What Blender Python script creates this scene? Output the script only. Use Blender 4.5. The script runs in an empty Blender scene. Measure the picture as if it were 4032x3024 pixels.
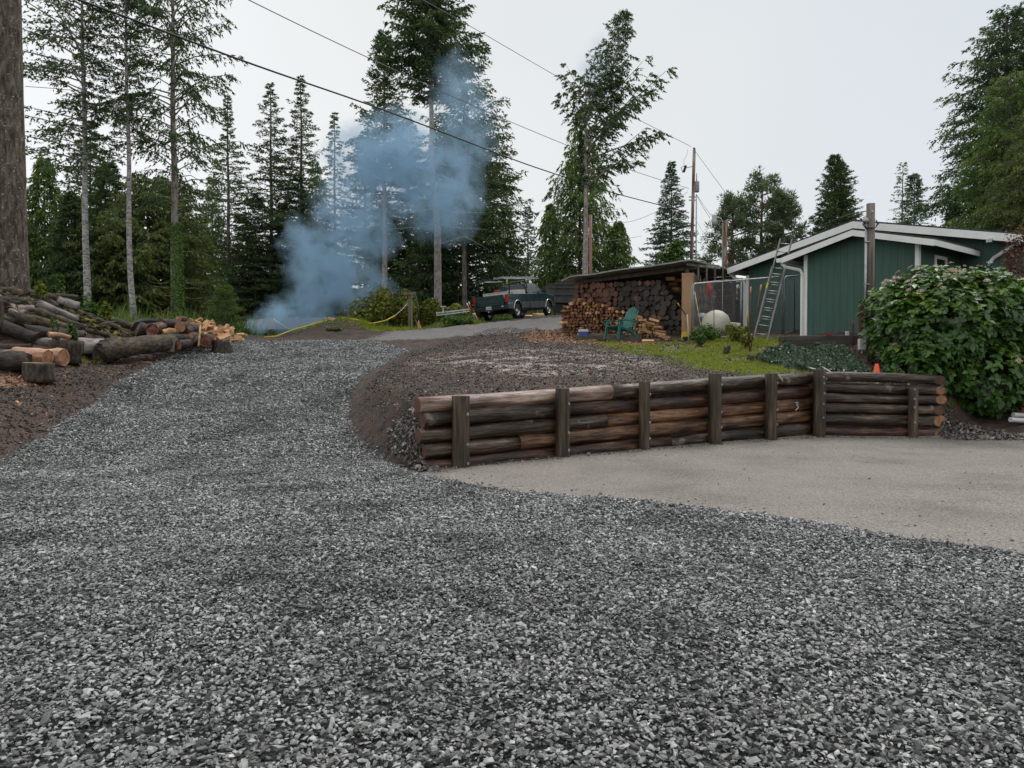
import bpy, math, random
import numpy as np
from mathutils import Vector, Matrix

SC = bpy.context.scene
COL = SC.collection
rng = np.random.default_rng(7)
random.seed(7)

# ------------------------------------------------------------ camera
F = 3000.0; HORIZON = 1440.0; CAMZ = 1.5
PITCH = math.atan((1512 - HORIZON) / F)
cd = bpy.data.cameras.new('camera'); cam = bpy.data.objects.new('camera', cd); COL.objects.link(cam)
cd.sensor_width = 36; cd.lens = 36 * F / 4032; cd.clip_start = .1; cd.clip_end = 3000
cam.location = (0, 0, CAMZ); cam.rotation_euler = (math.pi / 2 - PITCH, 0, 0)
SC.camera = cam

# ------------------------------------------------------------ world and sun
SUN_EL = math.radians(58); SUN_AZ = math.radians(215)
w = bpy.data.worlds.new('World'); SC.world = w; w.use_nodes = True
nt = w.node_tree; nt.nodes.clear()
out = nt.nodes.new('ShaderNodeOutputWorld'); bg = nt.nodes.new('ShaderNodeBackground'); bg.inputs['Strength'].default_value = .1
sky = nt.nodes.new('ShaderNodeTexSky'); sky.sky_type = 'NISHITA'; sky.sun_disc = False
sky.sun_elevation = SUN_EL; sky.sun_rotation = SUN_AZ
tc = nt.nodes.new('ShaderNodeTexCoord')
sep = nt.nodes.new('ShaderNodeSeparateXYZ'); nt.links.new(tc.outputs['Generated'], sep.inputs[0])
nz = nt.nodes.new('ShaderNodeTexNoise'); nz.inputs['Scale'].default_value = 1.7; nz.inputs['Detail'].default_value = 4; nz.inputs['Roughness'].default_value = .45
nt.links.new(tc.outputs['Generated'], nz.inputs['Vector'])
m1 = nt.nodes.new('ShaderNodeMath'); m1.operation = 'MULTIPLY_ADD'; m1.inputs[1].default_value = .62; m1.inputs[2].default_value = .12
nt.links.new(sep.outputs['X'], m1.inputs[0])
m2 = nt.nodes.new('ShaderNodeMath'); m2.operation = 'MULTIPLY_ADD'; m2.inputs[1].default_value = .75
nt.links.new(nz.outputs['Fac'], m2.inputs[0]); nt.links.new(m1.outputs[0], m2.inputs[2])
cr = nt.nodes.new('ShaderNodeValToRGB'); cr.color_ramp.elements[0].position = .1; cr.color_ramp.elements[1].position = .95
cr.color_ramp.elements[0].color = (.80, .82, .835, 1); cr.color_ramp.elements[1].color = (.575, .615, .655, 1)
e = cr.color_ramp.elements.new(.5); e.color = (.70, .715, .715, 1)
nt.links.new(m2.outputs[0], cr.inputs[0])
vm = nt.nodes.new('ShaderNodeVectorMath'); vm.operation = 'SCALE'; vm.inputs['Scale'].default_value = 10.2
nt.links.new(cr.outputs[0], vm.inputs[0])
mx = nt.nodes.new('ShaderNodeMix'); mx.data_type = 'RGBA'; mx.inputs[0].default_value = .96
nt.links.new(sky.outputs[0], mx.inputs[6]); nt.links.new(vm.outputs[0], mx.inputs[7])
nt.links.new(mx.outputs[2], bg.inputs['Color']); nt.links.new(bg.outputs[0], out.inputs['Surface'])
sd = bpy.data.lights.new('sun', 'SUN'); so = bpy.data.objects.new('sun', sd); COL.objects.link(so)
sd.energy = 1.2; sd.angle = math.radians(25); sd.color = (1, .97, .93)
so.rotation_euler = (math.pi / 2 - SUN_EL, 0, math.pi - SUN_AZ + math.pi)
vs = SC.view_settings; vs.view_transform = 'Standard'; vs.look = 'None'; vs.exposure = .28; vs.gamma = 1; vs.use_curve_mapping = False
cy = SC.cycles
cy.use_denoising = True
cy.max_bounces = 5; cy.diffuse_bounces = 3; cy.glossy_bounces = 2; cy.transmission_bounces = 4; cy.volume_bounces = 2; cy.transparent_max_bounces = 8
cy.volume_step_rate = 1.0; cy.volume_max_steps = 128
cy.use_adaptive_sampling = False

# ------------------------------------------------------------ helpers
cP, sP = math.cos(PITCH), math.sin(PITCH)
def W(px, py, d):
    """photo direction (px, py) at d metres in front of the camera -> world point"""
    u = (px - 2016) / F; v = (1512 - py) / F
    y = cP + v * sP; z = -sP + v * cP
    k = d / y
    return Vector((u * k, d, CAMZ + z * k))

def fastmesh(name, V, Fc, mats=(), attr=None, smooth=False, midx=None):
    V = np.asarray(V, dtype=np.float32); Fc = np.asarray(Fc, dtype=np.int32)
    me = bpy.data.meshes.new(name)
    n, k = Fc.shape
    me.vertices.add(len(V)); me.vertices.foreach_set('co', V.ravel())
    me.loops.add(n * k); me.loops.foreach_set('vertex_index', Fc.ravel())
    me.polygons.add(n); me.polygons.foreach_set('loop_start', np.arange(0, n * k, k, dtype=np.int32))
    if midx is not None: me.polygons.foreach_set('material_index', np.asarray(midx, dtype=np.int32))
    if smooth: me.polygons.foreach_set('use_smooth', np.ones(n, dtype=bool))
    me.update(calc_edges=True)
    for m in mats: me.materials.append(m)
    if attr:
        for an, arr in attr.items():
            a = me.attributes.new(an, 'FLOAT_COLOR', 'POINT')
            arr = np.asarray(arr, dtype=np.float32)
            if arr.ndim == 1: arr = np.stack([arr, arr, arr, np.ones_like(arr)], 1)
            a.data.foreach_set('color', arr.ravel())
    return me

class MB:
    """collects polygons, links them as one mesh object"""
    def __init__(s): s.v = []; s.f = []; s.m = []; s.sm = []
    def add(s, V, Fs, mi=0, M=None, smooth=False):
        b = len(s.v)
        for p in V:
            p = Vector(p)
            if M is not None: p = M @ p
            s.v.append(p)
        for f in Fs: s.f.append([b + i for i in f]); s.m.append(mi); s.sm.append(smooth)
        return s
    def box(s, c, size, M=None, mi=0, R=None):
        x, y, z = [a / 2 for a in size]
        V = [Vector((i * x, j * y, k * z)) for i in (-1, 1) for j in (-1, 1) for k in (-1, 1)]
        if R is not None: V = [R @ p for p in V]
        V = [p + Vector(c) for p in V]
        return s.add(V, [(0, 1, 3, 2), (4, 6, 7, 5), (0, 4, 5, 1), (2, 3, 7, 6), (0, 2, 6, 4), (1, 5, 7, 3)], mi, M)
    def beam(s, a, b, wx, wz, mi=0, up=(0, 0, 1)):
        a = Vector(a); b = Vector(b); d = b - a; L = d.length; d = d / L
        u = Vector(up); x = d.cross(u)
        if x.length < 1e-4: x = d.cross(Vector((1, 0, 0)))
        x.normalize(); z = x.cross(d)
        V = []
        for t in (0, 1):
            c = a + (b - a) * t
            for i, j in ((-1, -1), (1, -1), (1, 1), (-1, 1)): V.append(c + x * i * wx / 2 + z * j * wz / 2)
        return s.add(V, [(3, 2, 1, 0), (4, 5, 6, 7), (0, 1, 5, 4), (1, 2, 6, 5), (2, 3, 7, 6), (3, 0, 4, 7)], mi)
    def tube(s, pts, r, n=8, mi=0, cap=True, capmi=None, smooth=True, wob=0, seed=0):
        pts = [Vector(p) for p in pts]; K = len(pts)
        rs = r if hasattr(r, '__len__') else [r] * K
        rr = random.Random(seed)
        V = []; Fs = []
        t0 = (pts[1] - pts[0]).normalized()
        x = t0.cross(Vector((0, 0, 1)))
        if x.length < 1e-3: x = t0.cross(Vector((0, 1, 0)))
        x.normalize()
        for i, p in enumerate(pts):
            t = (pts[min(i + 1, K - 1)] - pts[max(i - 1, 0)]).normalized()
            x = (x - t * x.dot(t)).normalized(); y = t.cross(x)
            for j in range(n):
                a = 2 * math.pi * j / n; q = rs[i] * (1 + rr.uniform(-wob, wob))
                V.append(p + (x * math.cos(a) + y * math.sin(a)) * q)
        for i in range(K - 1):
            for j in range(n):
                k = (j + 1) % n
                Fs.append((i * n + j, i * n + k, (i + 1) * n + k, (i + 1) * n + j))
        s.add(V, Fs, mi, smooth=smooth)
        if cap:
            b = len(s.v) - K * n; cm = mi if capmi is None else capmi
            s.f.append([b + j for j in range(n)][::-1]); s.m.append(cm); s.sm.append(False)
            b2 = b + (K - 1) * n
            s.f.append([b2 + j for j in range(n)]); s.m.append(cm); s.sm.append(False)
        return s
    def lathe(s, prof, n=16, mi=0, c=(0, 0, 0), smooth=True, M=None):
        c = Vector(c); V = []; Fs = []
        for (r, z) in prof:
            for j in range(n):
                a = 2 * math.pi * j / n
                V.append(c + Vector((r * math.cos(a), r * math.sin(a), z)))
        for i in range(len(prof) - 1):
            for j in range(n):
                k = (j + 1) % n
                Fs.append((i * n + j, i * n + k, (i + 1) * n + k, (i + 1) * n + j))
        s.add(V, Fs, mi, M, smooth)
        return s
    def prism(s, poly, axis, a, b, mi=0, M=None):
        """poly: 2-D points, extruded along axis (0,1,2) from a to b"""
        def mk(p, t):
            q = list(p); q.insert(axis, t); return Vector(q)
        n = len(poly)
        V = [mk(p, a) for p in poly] + [mk(p, b) for p in poly]
        Fs = [tuple(range(n))[::-1], tuple(range(n, 2 * n))] + [(i, (i + 1) % n, n + (i + 1) % n, n + i) for i in range(n)]
        return s.add(V, Fs, mi, M)
    def build(s, name, mats, parent=None, bevel=0):
        me = bpy.data.meshes.new(name)
        me.from_pydata([tuple(v) for v in s.v], [], s.f)
        me.polygons.foreach_set('material_index', s.m); me.polygons.foreach_set('use_smooth', s.sm)
        me.update()
        if not isinstance(mats, (list, tuple)): mats = [mats]
        for m in mats: me.materials.append(m)
        o = bpy.data.objects.new(name, me); COL.objects.link(o)
        if parent is not None: o.parent = parent
        if bevel:
            b = o.modifiers.new('bevel', 'BEVEL'); b.width = bevel; b.segments = 2; b.limit_method = 'ANGLE'
        return o

def tag(o, label=None, cat=None, group=None, kind=None):
    if label: o['label'] = label
    if cat: o['category'] = cat
    if group: o['group'] = group
    if kind: o['kind'] = kind
    return o
def thing(name, label, cat, loc=(0, 0, 0), rotz=0, group=None, rot=None):
    o = bpy.data.objects.new(name, None); COL.objects.link(o)
    o.location = loc; o.rotation_euler = rot if rot else (0, 0, rotz)
    return tag(o, label, cat, group)
def copy_tree(o, parent=None):
    c = o.copy(); COL.objects.link(c); c.parent = parent
    for ch in list(o.children): copy_tree(ch, c)
    return c
def place(name, me, parent=None, loc=(0, 0, 0), rot=None, scale=None):
    o = bpy.data.objects.new(name, me); COL.objects.link(o); o.parent = parent; o.location = loc
    if rot is not None: o.rotation_euler = rot
    if scale is not None: o.scale = scale
    return o

# ------------------------------------------------------------ materials
def _n(t, typ, **kw):
    n = t.nodes.new(typ)
    for k, v in kw.items():
        if k in n.inputs:
            if isinstance(v, bpy.types.NodeSocket): t.links.new(v, n.inputs[k])
            else: n.inputs[k].default_value = v
        else: setattr(n, k, v)
    return n
def ramp(t, fac, stops, interp='LINEAR'):
    n = t.nodes.new('ShaderNodeValToRGB'); t.links.new(fac, n.inputs[0]); cr = n.color_ramp; cr.interpolation = interp
    while len(cr.elements) < len(stops): cr.elements.new(.5)
    for e, (p, c) in zip(cr.elements, stops):
        e.position = p; e.color = (c[0], c[1], c[2], 1) if hasattr(c, '__len__') else (c, c, c, 1)
    return n.outputs[0]
def mixc(t, fac, a, b, mode='MIX'):
    n = t.nodes.new('ShaderNodeMix'); n.data_type = 'RGBA'; n.blend_type = mode
    for i, v in ((0, fac), (6, a), (7, b)):
        if isinstance(v, bpy.types.NodeSocket): t.links.new(v, n.inputs[i])
        elif i == 0: n.inputs[0].default_value = v
        else: n.inputs[i].default_value = (v[0], v[1], v[2], 1) if hasattr(v, '__len__') else (v, v, v, 1)
    return n.outputs[2]
def mth(t, op, a, b=0.0, c=0.0):
    n = t.nodes.new('ShaderNodeMath'); n.operation = op
    for i, v in enumerate((a, b, c)):
        if isinstance(v, bpy.types.NodeSocket): t.links.new(v, n.inputs[i])
        else: n.inputs[i].default_value = v
    return n.outputs[0]
def newmat(name):
    m = bpy.data.materials.new(name); m.use_nodes = True; t = m.node_tree
    return m, t, t.nodes['Principled BSDF']
def coords(t, stretch=(1, 1, 1), out='Object', rnd=False):
    tc = t.nodes.new('ShaderNodeTexCoord'); mp = t.nodes.new('ShaderNodeMapping'); mp.inputs['Scale'].default_value = stretch
    t.links.new(tc.outputs[out], mp.inputs['Vector'])
    if rnd:
        oi = t.nodes.new('ShaderNodeObjectInfo')
        va = _n(t, 'ShaderNodeVectorMath', operation='SCALE'); va.inputs[0].default_value = (37, 91, 53); t.links.new(oi.outputs['Random'], va.inputs['Scale'])
        t.links.new(va.outputs[0], mp.inputs['Location'])
    return mp.outputs[0]
def noise(t, vec, scale, detail=5, rough=.55, dist=0.0):
    n = _n(t, 'ShaderNodeTexNoise', Scale=scale, Detail=detail, Roughness=rough, Distortion=dist); t.links.new(vec, n.inputs['Vector'])
    return n.outputs['Fac']
def M(name, stops, scale=5, stretch=(1, 1, 1), rough=.6, bump=.3, bscale=None, bdist=.02, metal=0, spec=.5, rand=0.0, detail=6, rough2=None, dist=0.0):
    m, t, b = newmat(name)
    if not isinstance(stops[0], tuple) or not hasattr(stops[0][1], '__len__'): stops = [(.3, stops), (.7, tuple(c * .8 for c in stops))]
    v = coords(t, stretch, rnd=True)
    f = noise(t, v, scale, detail, dist=dist)
    c = ramp(t, f, stops)
    if rand:
        oi = t.nodes.new('ShaderNodeObjectInfo')
        k = mth(t, 'MULTIPLY_ADD', oi.outputs['Random'], 2 * rand, 1 - rand)
        c = mixc(t, 1.0, c, k, 'MULTIPLY')
    t.links.new(c, b.inputs['Base Color'])
    b.inputs['Roughness'].default_value = rough; b.inputs['Metallic'].default_value = metal; b.inputs['Specular IOR Level'].default_value = spec
    if rough2 is not None:
        t.links.new(mth(t, 'MULTIPLY_ADD', f, rough2 - rough, rough), b.inputs['Roughness'])
    if bump:
        f2 = noise(t, v, bscale or scale * 2.5, 4)
        bp = _n(t, 'ShaderNodeBump', Strength=bump, Distance=bdist, Height=f2); t.links.new(bp.outputs[0], b.inputs['Normal'])
    return m
# ------------------------------------------------------------ terrain heights
def tps_fit(P, z, lam=.02):
    P = np.array(P, float); z = np.array(z, float); n = len(P)
    r = np.linalg.norm(P[:, None] - P[None], axis=2); K = np.where(r > 0, r * r * np.log(r + 1e-9), 0) + lam * np.eye(n) * n * .5
    Q = np.hstack([np.ones((n, 1)), P]); A = np.block([[K, Q], [Q.T, np.zeros((3, 3))]])
    c = np.linalg.solve(A, np.concatenate([z, np.zeros(3)]))
    return P, c
def tps_eval(m, x, y):
    P, c = m; n = len(P); x = np.clip(x, -28, 26); y = np.clip(y, -4, 64)
    o = c[n] + c[n + 1] * x + c[n + 2] * y
    for i in range(n):
        r2 = (x - P[i, 0]) ** 2 + (y - P[i, 1]) ** 2
        o = o + c[i] * .5 * r2 * np.log(r2 + 1e-12)
    return o
far = [W(*a) for a in ((1500, 1312, 34), (1700, 1297, 35), (1850, 1281, 36), (1900, 1267, 39), (2035, 1255, 39.5), (2155, 1245, 43), (2300, 1240, 46),
        (2700, 1240, 42), (3100, 1255, 38), (3700, 1285, 33), (1000, 1329, 33), (1250, 1331, 32.5), (890, 1310, 35))]
far += [Vector(p) for p in ((-13, 44, 1.9), (-20, 50, 1.6), (-12, 58, 1.4), (-2, 58, 3.5), (9, 60, 5.3), (20, 56, 5), (-25, 58, 1.8),
        (-18, 33, 3.5), (-14, 34, 3.2), (-25, 30, 4.3), (25, 35, 3.2), (25, 50, 4.5), (-26, 44, 3))]
lo = [Vector(p) for p in ((-4, -3, 0), (4, -3, 0), (-4, 3, 0), (0, 3, 0), (4, 3, 0), (0, 6.5, 0), (-4, 6.5, 0), (5, 6.5, 0), (0, 9.5, 0), (4, 10, 0), (8, 12, 0), (12, 12, 0),
        (6.2, 15.6, .03), (9.3, 16.2, -.03), (2, 12.5, .02), (-9, 2, .25), (-8, 6, .3), (14, 5, 0))]
for a in ((0, 1838, 11.3), (800, 1838, 11.3), (1450, 1838, 11.35), (160, 1740, 13.3), (800, 1700, 14.5), (1380, 1700, 14.5), (1385, 1600, 17), (800, 1600, 17), (340, 1610, 16.7),
          (520, 1490, 20.3), (900, 1500, 20), (1430, 1500, 20), (700, 1420, 24), (1100, 1410, 24.7), (1550, 1420, 24.2), (860, 1372, 27.8), (1200, 1355, 29), (1600, 1370, 28),
          (0, 1700, 12.6), (0, 1560, 14.8), (140, 1500, 17.2), (300, 1470, 19), (0, 1430, 17.5), (100, 1375, 18.8), (300, 1400, 22.3), (500, 1385, 24), (690, 1368, 26.3), (900, 1349, 29),
          (500, 1330, 27.5), (300, 1320, 26), (-400, 1450, 17), (-400, 1650, 12), (4032, 1655, 16.9), (4032, 1725, 15.9), (4300, 1600, 18), (3850, 1640, 17.6), (4032, 1560, 19), (4032, 1420, 23)):
    lo.append(W(*a))
hi = []
for a in ((1650, 1575, 11.6), (2200, 1545, 13.2), (2700, 1515, 14.7), (3150, 1485, 16.3), (1600, 1485, 16), (1600, 1430, 21), (1620, 1375, 27.5), (2000, 1470, 16.5), (2000, 1405, 20.5), (2000, 1345, 27),
          (2050, 1300, 32.5), (2300, 1335, 26.2), (2450, 1342, 25.6), (2700, 1338, 25), (2600, 1400, 21), (2600, 1460, 17.3), (3000, 1405, 20), (3000, 1470, 16.8), (3100, 1335, 22), (2950, 1325, 24.3),
          (2240, 1322, 29.2), (3400, 1470, 17.6), (3200, 1470, 17.3), (3200, 1319, 22.9), (3600, 1320, 20.5), (3550, 1500, 17.3), (3690, 1495, 16.9), (3800, 1360, 20), (4032, 1330, 22), (2850, 1300, 27.5), (3300, 1340, 19.6)):
    hi.append(W(*a))
# the lower ground and the yard behind the log wall meet along this line (x, y, width of the slope)
WL = Vector((-1.37, 11.22, 0)); WC = Vector((6.26, 16.0, 0)); WR = Vector((9.29, 16.5, 0))
Bl = []
for px, py, d, ww in ((1950, 1290, 34, 3), (1640, 1385, 27, 2.5), (1500, 1480, 20.7, 1.6), (1440, 1590, 17, 1.3), (1440, 1690, 14.8, 1.1), (1500, 1770, 13, .9), (1600, 1830, 11.6, .55)):
    p = W(px, py, d); Bl.append((p.x, p.y, ww))
Bl += [(WL.x, WL.y + .04, .16), (WC.x, WC.y + .05, .14), (WR.x, WR.y + .05, .2), (9.9, 17.1, .9), (11, 18.4, 1.4), (13.5, 20.5, 1.6), (24, 26, 2)]
BLa = np.array(Bl)
POLY = np.vstack([BLa[:, :2], [[30, 70], [2, 70]]])
def inside(poly, x, y):
    r = np.zeros(x.shape, bool); n = len(poly); j = n - 1
    for i in range(n):
        xi, yi = poly[i]; xj, yj = poly[j]
        c = ((yi > y) != (yj > y)) & (x < (xj - xi) * (y - yi) / (yj - yi + 1e-12) + xi); r ^= c; j = i
    return r
def seg_dist(P, x, y, closed=False):
    """distance to polyline and interpolated third column"""
    best = np.full(x.shape, 1e9); wv = np.zeros(x.shape); n = len(P)
    for i in range(n if closed else n - 1):
        a = P[i]; b = P[(i + 1) % n]; dx, dy = b[0] - a[0], b[1] - a[1]; L2 = dx * dx + dy * dy + 1e-12
        t = np.clip(((x - a[0]) * dx + (y - a[1]) * dy) / L2, 0, 1)
        d = np.hypot(x - a[0] - t * dx, y - a[1] - t * dy); k = d < best
        best = np.where(k, d, best)
        if P.shape[1] > 2: wv = np.where(k, a[2] + (b[2] - a[2]) * t, wv)
    return best, wv
TL = tps_fit([(p.x, p.y) for p in lo + far], [p.z for p in lo + far])
TH = tps_fit([(p.x, p.y) for p in hi + far], [p.z for p in hi + far])
MND = [(W(-260, 1300, 22.3), 1.5, 2.0), (W(-60, 1300, 22.3), 1.45, 1.9), (W(110, 1300, 22.5), 1.35, 1.7), (W(240, 1300, 23.0), 1.1, 1.5), (W(370, 1300, 24.0), .6, 1.3), (W(470, 1300, 25.2), .35, 1.2)]
def H(x, y):
    x = np.asarray(x, float); y = np.asarray(y, float)
    L = tps_eval(TL, x, y); U = tps_eval(TH, x, y)
    dist, ww = seg_dist(BLa, x, y); s = np.where(inside(POLY, x, y), dist, -dist)
    s = np.clip(s / ww + .5, 0, 1); s = s * s * (3 - 2 * s)
    z = L + s * (U - L)
    z = z + .78 * np.exp(-((x + 7.75) / 1.75) ** 2 - ((y - 34.3) / 1.5) ** 2)
    m = 0
    for p, h, r in MND: m = np.maximum(m, h * np.exp(-(((x - p.x) ** 2 + (y - p.y) ** 2) / (r * r)) ** 1.7))
    return z + m
def HZ(x, y): return float(H(np.array([x]), np.array([y]))[0])
_YS = np.concatenate([np.arange(2, 20, .03), np.arange(20, 70, .08)])
def G(px, py):
    """first ground point seen in photo direction (px, py)"""
    u = W(px, py, 1.0); dx = u.x; dz = u.z - CAMZ
    x = dx * _YS; z = CAMZ + dz * _YS; h = H(x, _YS)
    k = np.nonzero(h >= z)[0]
    i = int(k[0]) if len(k) else int(np.argmin(z - h))
    return Vector((x[i], _YS[i], h[i]))
def GD(px, d):
    """ground point below photo column px at distance d"""
    x = (px - 2016) / F * d; return Vector((x, d, HZ(x, d)))
def GP(pts): return np.array([G(a, b)[:2] for a, b in pts])

# ------------------------------------------------------------ ground regions
P_GRAV = GP([(820, 1368), (980, 1345), (1200, 1340), (1480, 1347), (1612, 1382), (1545, 1425), (1440, 1470), (1392, 1530), (1372, 1600), (1378, 1680), (1420, 1745), (1500, 1805), (1600, 1862), (1720, 1893),
               (2000, 1935), (2400, 1968), (3000, 2035), (3500, 2115), (4100, 2205)]).tolist()
P_GRAV += [[6.5, 5.6], [9, 4.5], [12, 2], [12, -4], [-9, -4], [-6, 6], [-6.6, 9.2]]
P_GRAV += GP([(0, 1835), (60, 1790), (150, 1742), (220, 1690), (300, 1638), (400, 1560), (520, 1482), (640, 1420)]).tolist()
P_GRAV = np.array(P_GRAV)
P_PAD = np.array(GP([(1640, 1865), (1700, 1850), (1800, 1842)]).tolist() + [[WC.x, WC.y - .05], [WR.x + .1, WR.y - .1]] + [[10.5, 16.2], [14, 16], [18, 12], [14, 4], [9, 4.5], [6.5, 5.6]] +
               GP([(4100, 2205), (3500, 2115), (3000, 2035), (2400, 1968), (2000, 1935), (1720, 1893)]).tolist())
P_GRASS = GP([(2330, 1350), (2500, 1362), (2700, 1352), (2740, 1335), (2960, 1330), (3110, 1340), (3080, 1420), (3130, 1462), (2990, 1478), (2800, 1460), (2660, 1412), (2480, 1385)])
P_CHIP = GP([(2060, 1330), (2120, 1300), (2240, 1300), (2300, 1335), (2560, 1350), (2720, 1350), (2450, 1368), (2260, 1352), (2120, 1350)])
P_FARG = GP([(1450, 1335), (1580, 1300), (1760, 1288), (1950, 1270), (2300, 1243), (2350, 1262), (2240, 1290), (2050, 1310), (1800, 1325), (1600, 1340)])
P_RIGHTG = np.array(GP([(3715, 1640), (3760, 1650), (3830, 1680), (4032, 1718), (4032, 1735), (3720, 1728)]))
P_BANKG = np.array(GP([(1560, 1650), (1640, 1640), (1700, 1840), (1740, 1858), (1660, 1855), (1560, 1790), (1530, 1720)]))
P_GREEN2 = GP([(1420, 1278), (1560, 1262), (1850, 1262), (1880, 1275), (1700, 1292), (1560, 1305), (1450, 1300)])
P_SHEEN = GP([(1700, 1400), (1900, 1375), (2150, 1370), (2400, 1390), (2640, 1420), (2560, 1455), (2250, 1480), (1950, 1475), (1650, 1440)])
P_SAW = GP([(0, 1480), (100, 1480), (210, 1490), (190, 1512), (0, 1520)])
def region(poly, x, y, soft):
    dist, _ = seg_dist(poly, x, y, closed=True); s = np.where(inside(poly, x, y), dist, -dist)
    return np.clip(s / soft + .5, 0, 1)

def axis(segs):
    o = []
    for a, b, st in segs: o.append(np.arange(a, b, st))
    return np.concatenate(o + [[segs[-1][1]]])
gx = axis([(-900, -200, 100), (-200, -60, 20), (-60, -24, 3), (-24, -13, .35), (-13, 11, .08), (11, 24, .3), (24, 60, 3), (60, 200, 20), (200, 900, 100)])
gy = axis([(-300, -40, 40), (-40, -4, 4), (-4, 2, .4), (2, 20, .08), (20, 40, .14), (40, 66, .8), (66, 200, 12), (200, 1500, 100)])
X, Y = np.meshgrid(gx, gy); x = X.ravel(); y = Y.ravel()
z = H(x, y)
c_gr = region(P_GRAV, x, y, .22); c_pad = region(P_PAD, x, y, .3) * (1 - c_gr); c_grass = region(P_GRASS, x, y, 1.6)
c_chip = region(P_CHIP, x, y, 2.0); c_far = region(P_FARG, x, y, 1.5); c_rg = np.maximum(region(P_RIGHTG, x, y, .4), region(P_BANKG, x, y, .35))
c_gr2 = region(P_GREEN2, x, y, 1.2); c_saw = region(P_SAW, x, y, .8); c_sheen = region(P_SHEEN, x, y, 1.8)
# mud with clods and wheel ruts where it is neither gravel nor pad
def vnoise(x, y, s, seed):
    r = np.random.default_rng(seed); T = r.random((256, 256)); u = x * s; v = y * s
    i = np.floor(u).astype(int); j = np.floor(v).astype(int); fu = u - i; fv = v - j; fu = fu * fu * (3 - 2 * fu); fv = fv * fv * (3 - 2 * fv)
    g = lambda a, b: T[a % 256, b % 256]
    return (g(i, j) * (1 - fu) + g(i + 1, j) * fu) * (1 - fv) + (g(i, j + 1) * (1 - fu) + g(i + 1, j + 1) * fu) * fv - .5
rough = (1 - c_pad) * (1 - c_gr) * np.clip(1 - np.abs(x) / 26, 0, 1)
dw, _ = seg_dist(BLa[7:10], x, y); rough = rough * np.clip(dw / .8, .15, 1)
z = z + rough * (.07 * vnoise(x, y, 1.6, 1) + .06 * vnoise(x, y, 4.7, 2) + .05 * vnoise(x + 3, y, 11, 3))
z = z + rough * .04 * np.sin((x * .8 - y * .5 + vnoise(x, y, .4, 4) * 3) * 5.5) * c_far.clip(.4, 1) * (inside(POLY, x, y) | (c_far > 0))
z = z + c_gr * (.05 * vnoise(x, y, .9, 5) + .03 * vnoise(x, y, 3.2, 6)) + c_gr * .03
z = z + c_pad * .008 * vnoise(x, y, 3, 8)
Vg = np.stack([x, y, z], 1)
nx, ny = len(gx), len(gy)
I = (np.arange(ny - 1)[:, None] * nx + np.arange(nx - 1)[None]).ravel()
Q = np.stack([I, I + 1, I + nx + 1, I + nx], 1)
colA = np.stack([c_gr, c_pad, c_grass, np.ones_like(x)], 1)
colB = np.stack([np.maximum(c_chip, c_saw), np.maximum(c_far, 0), np.maximum(c_rg, 0), np.ones_like(x)], 1)
forest = np.clip((y - 33) / 4, 0, 1) * (1 - c_far); forest = np.maximum(forest, np.clip((-x - 13.4 + (y - 20) * .2) / 2, 0, 1)); forest = np.maximum(forest, np.clip((x - 12) / 2, 0, 1) * np.clip((y - 17) / 2, 0, 1))
forest = np.maximum(forest, np.clip((-x - 10) / 1.5, 0, 1) * np.clip((y - 26.5) / 2, 0, 1))
colC = np.stack([forest * (1 - c_gr2), c_gr2, c_sheen, np.ones_like(x)], 1)

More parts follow.
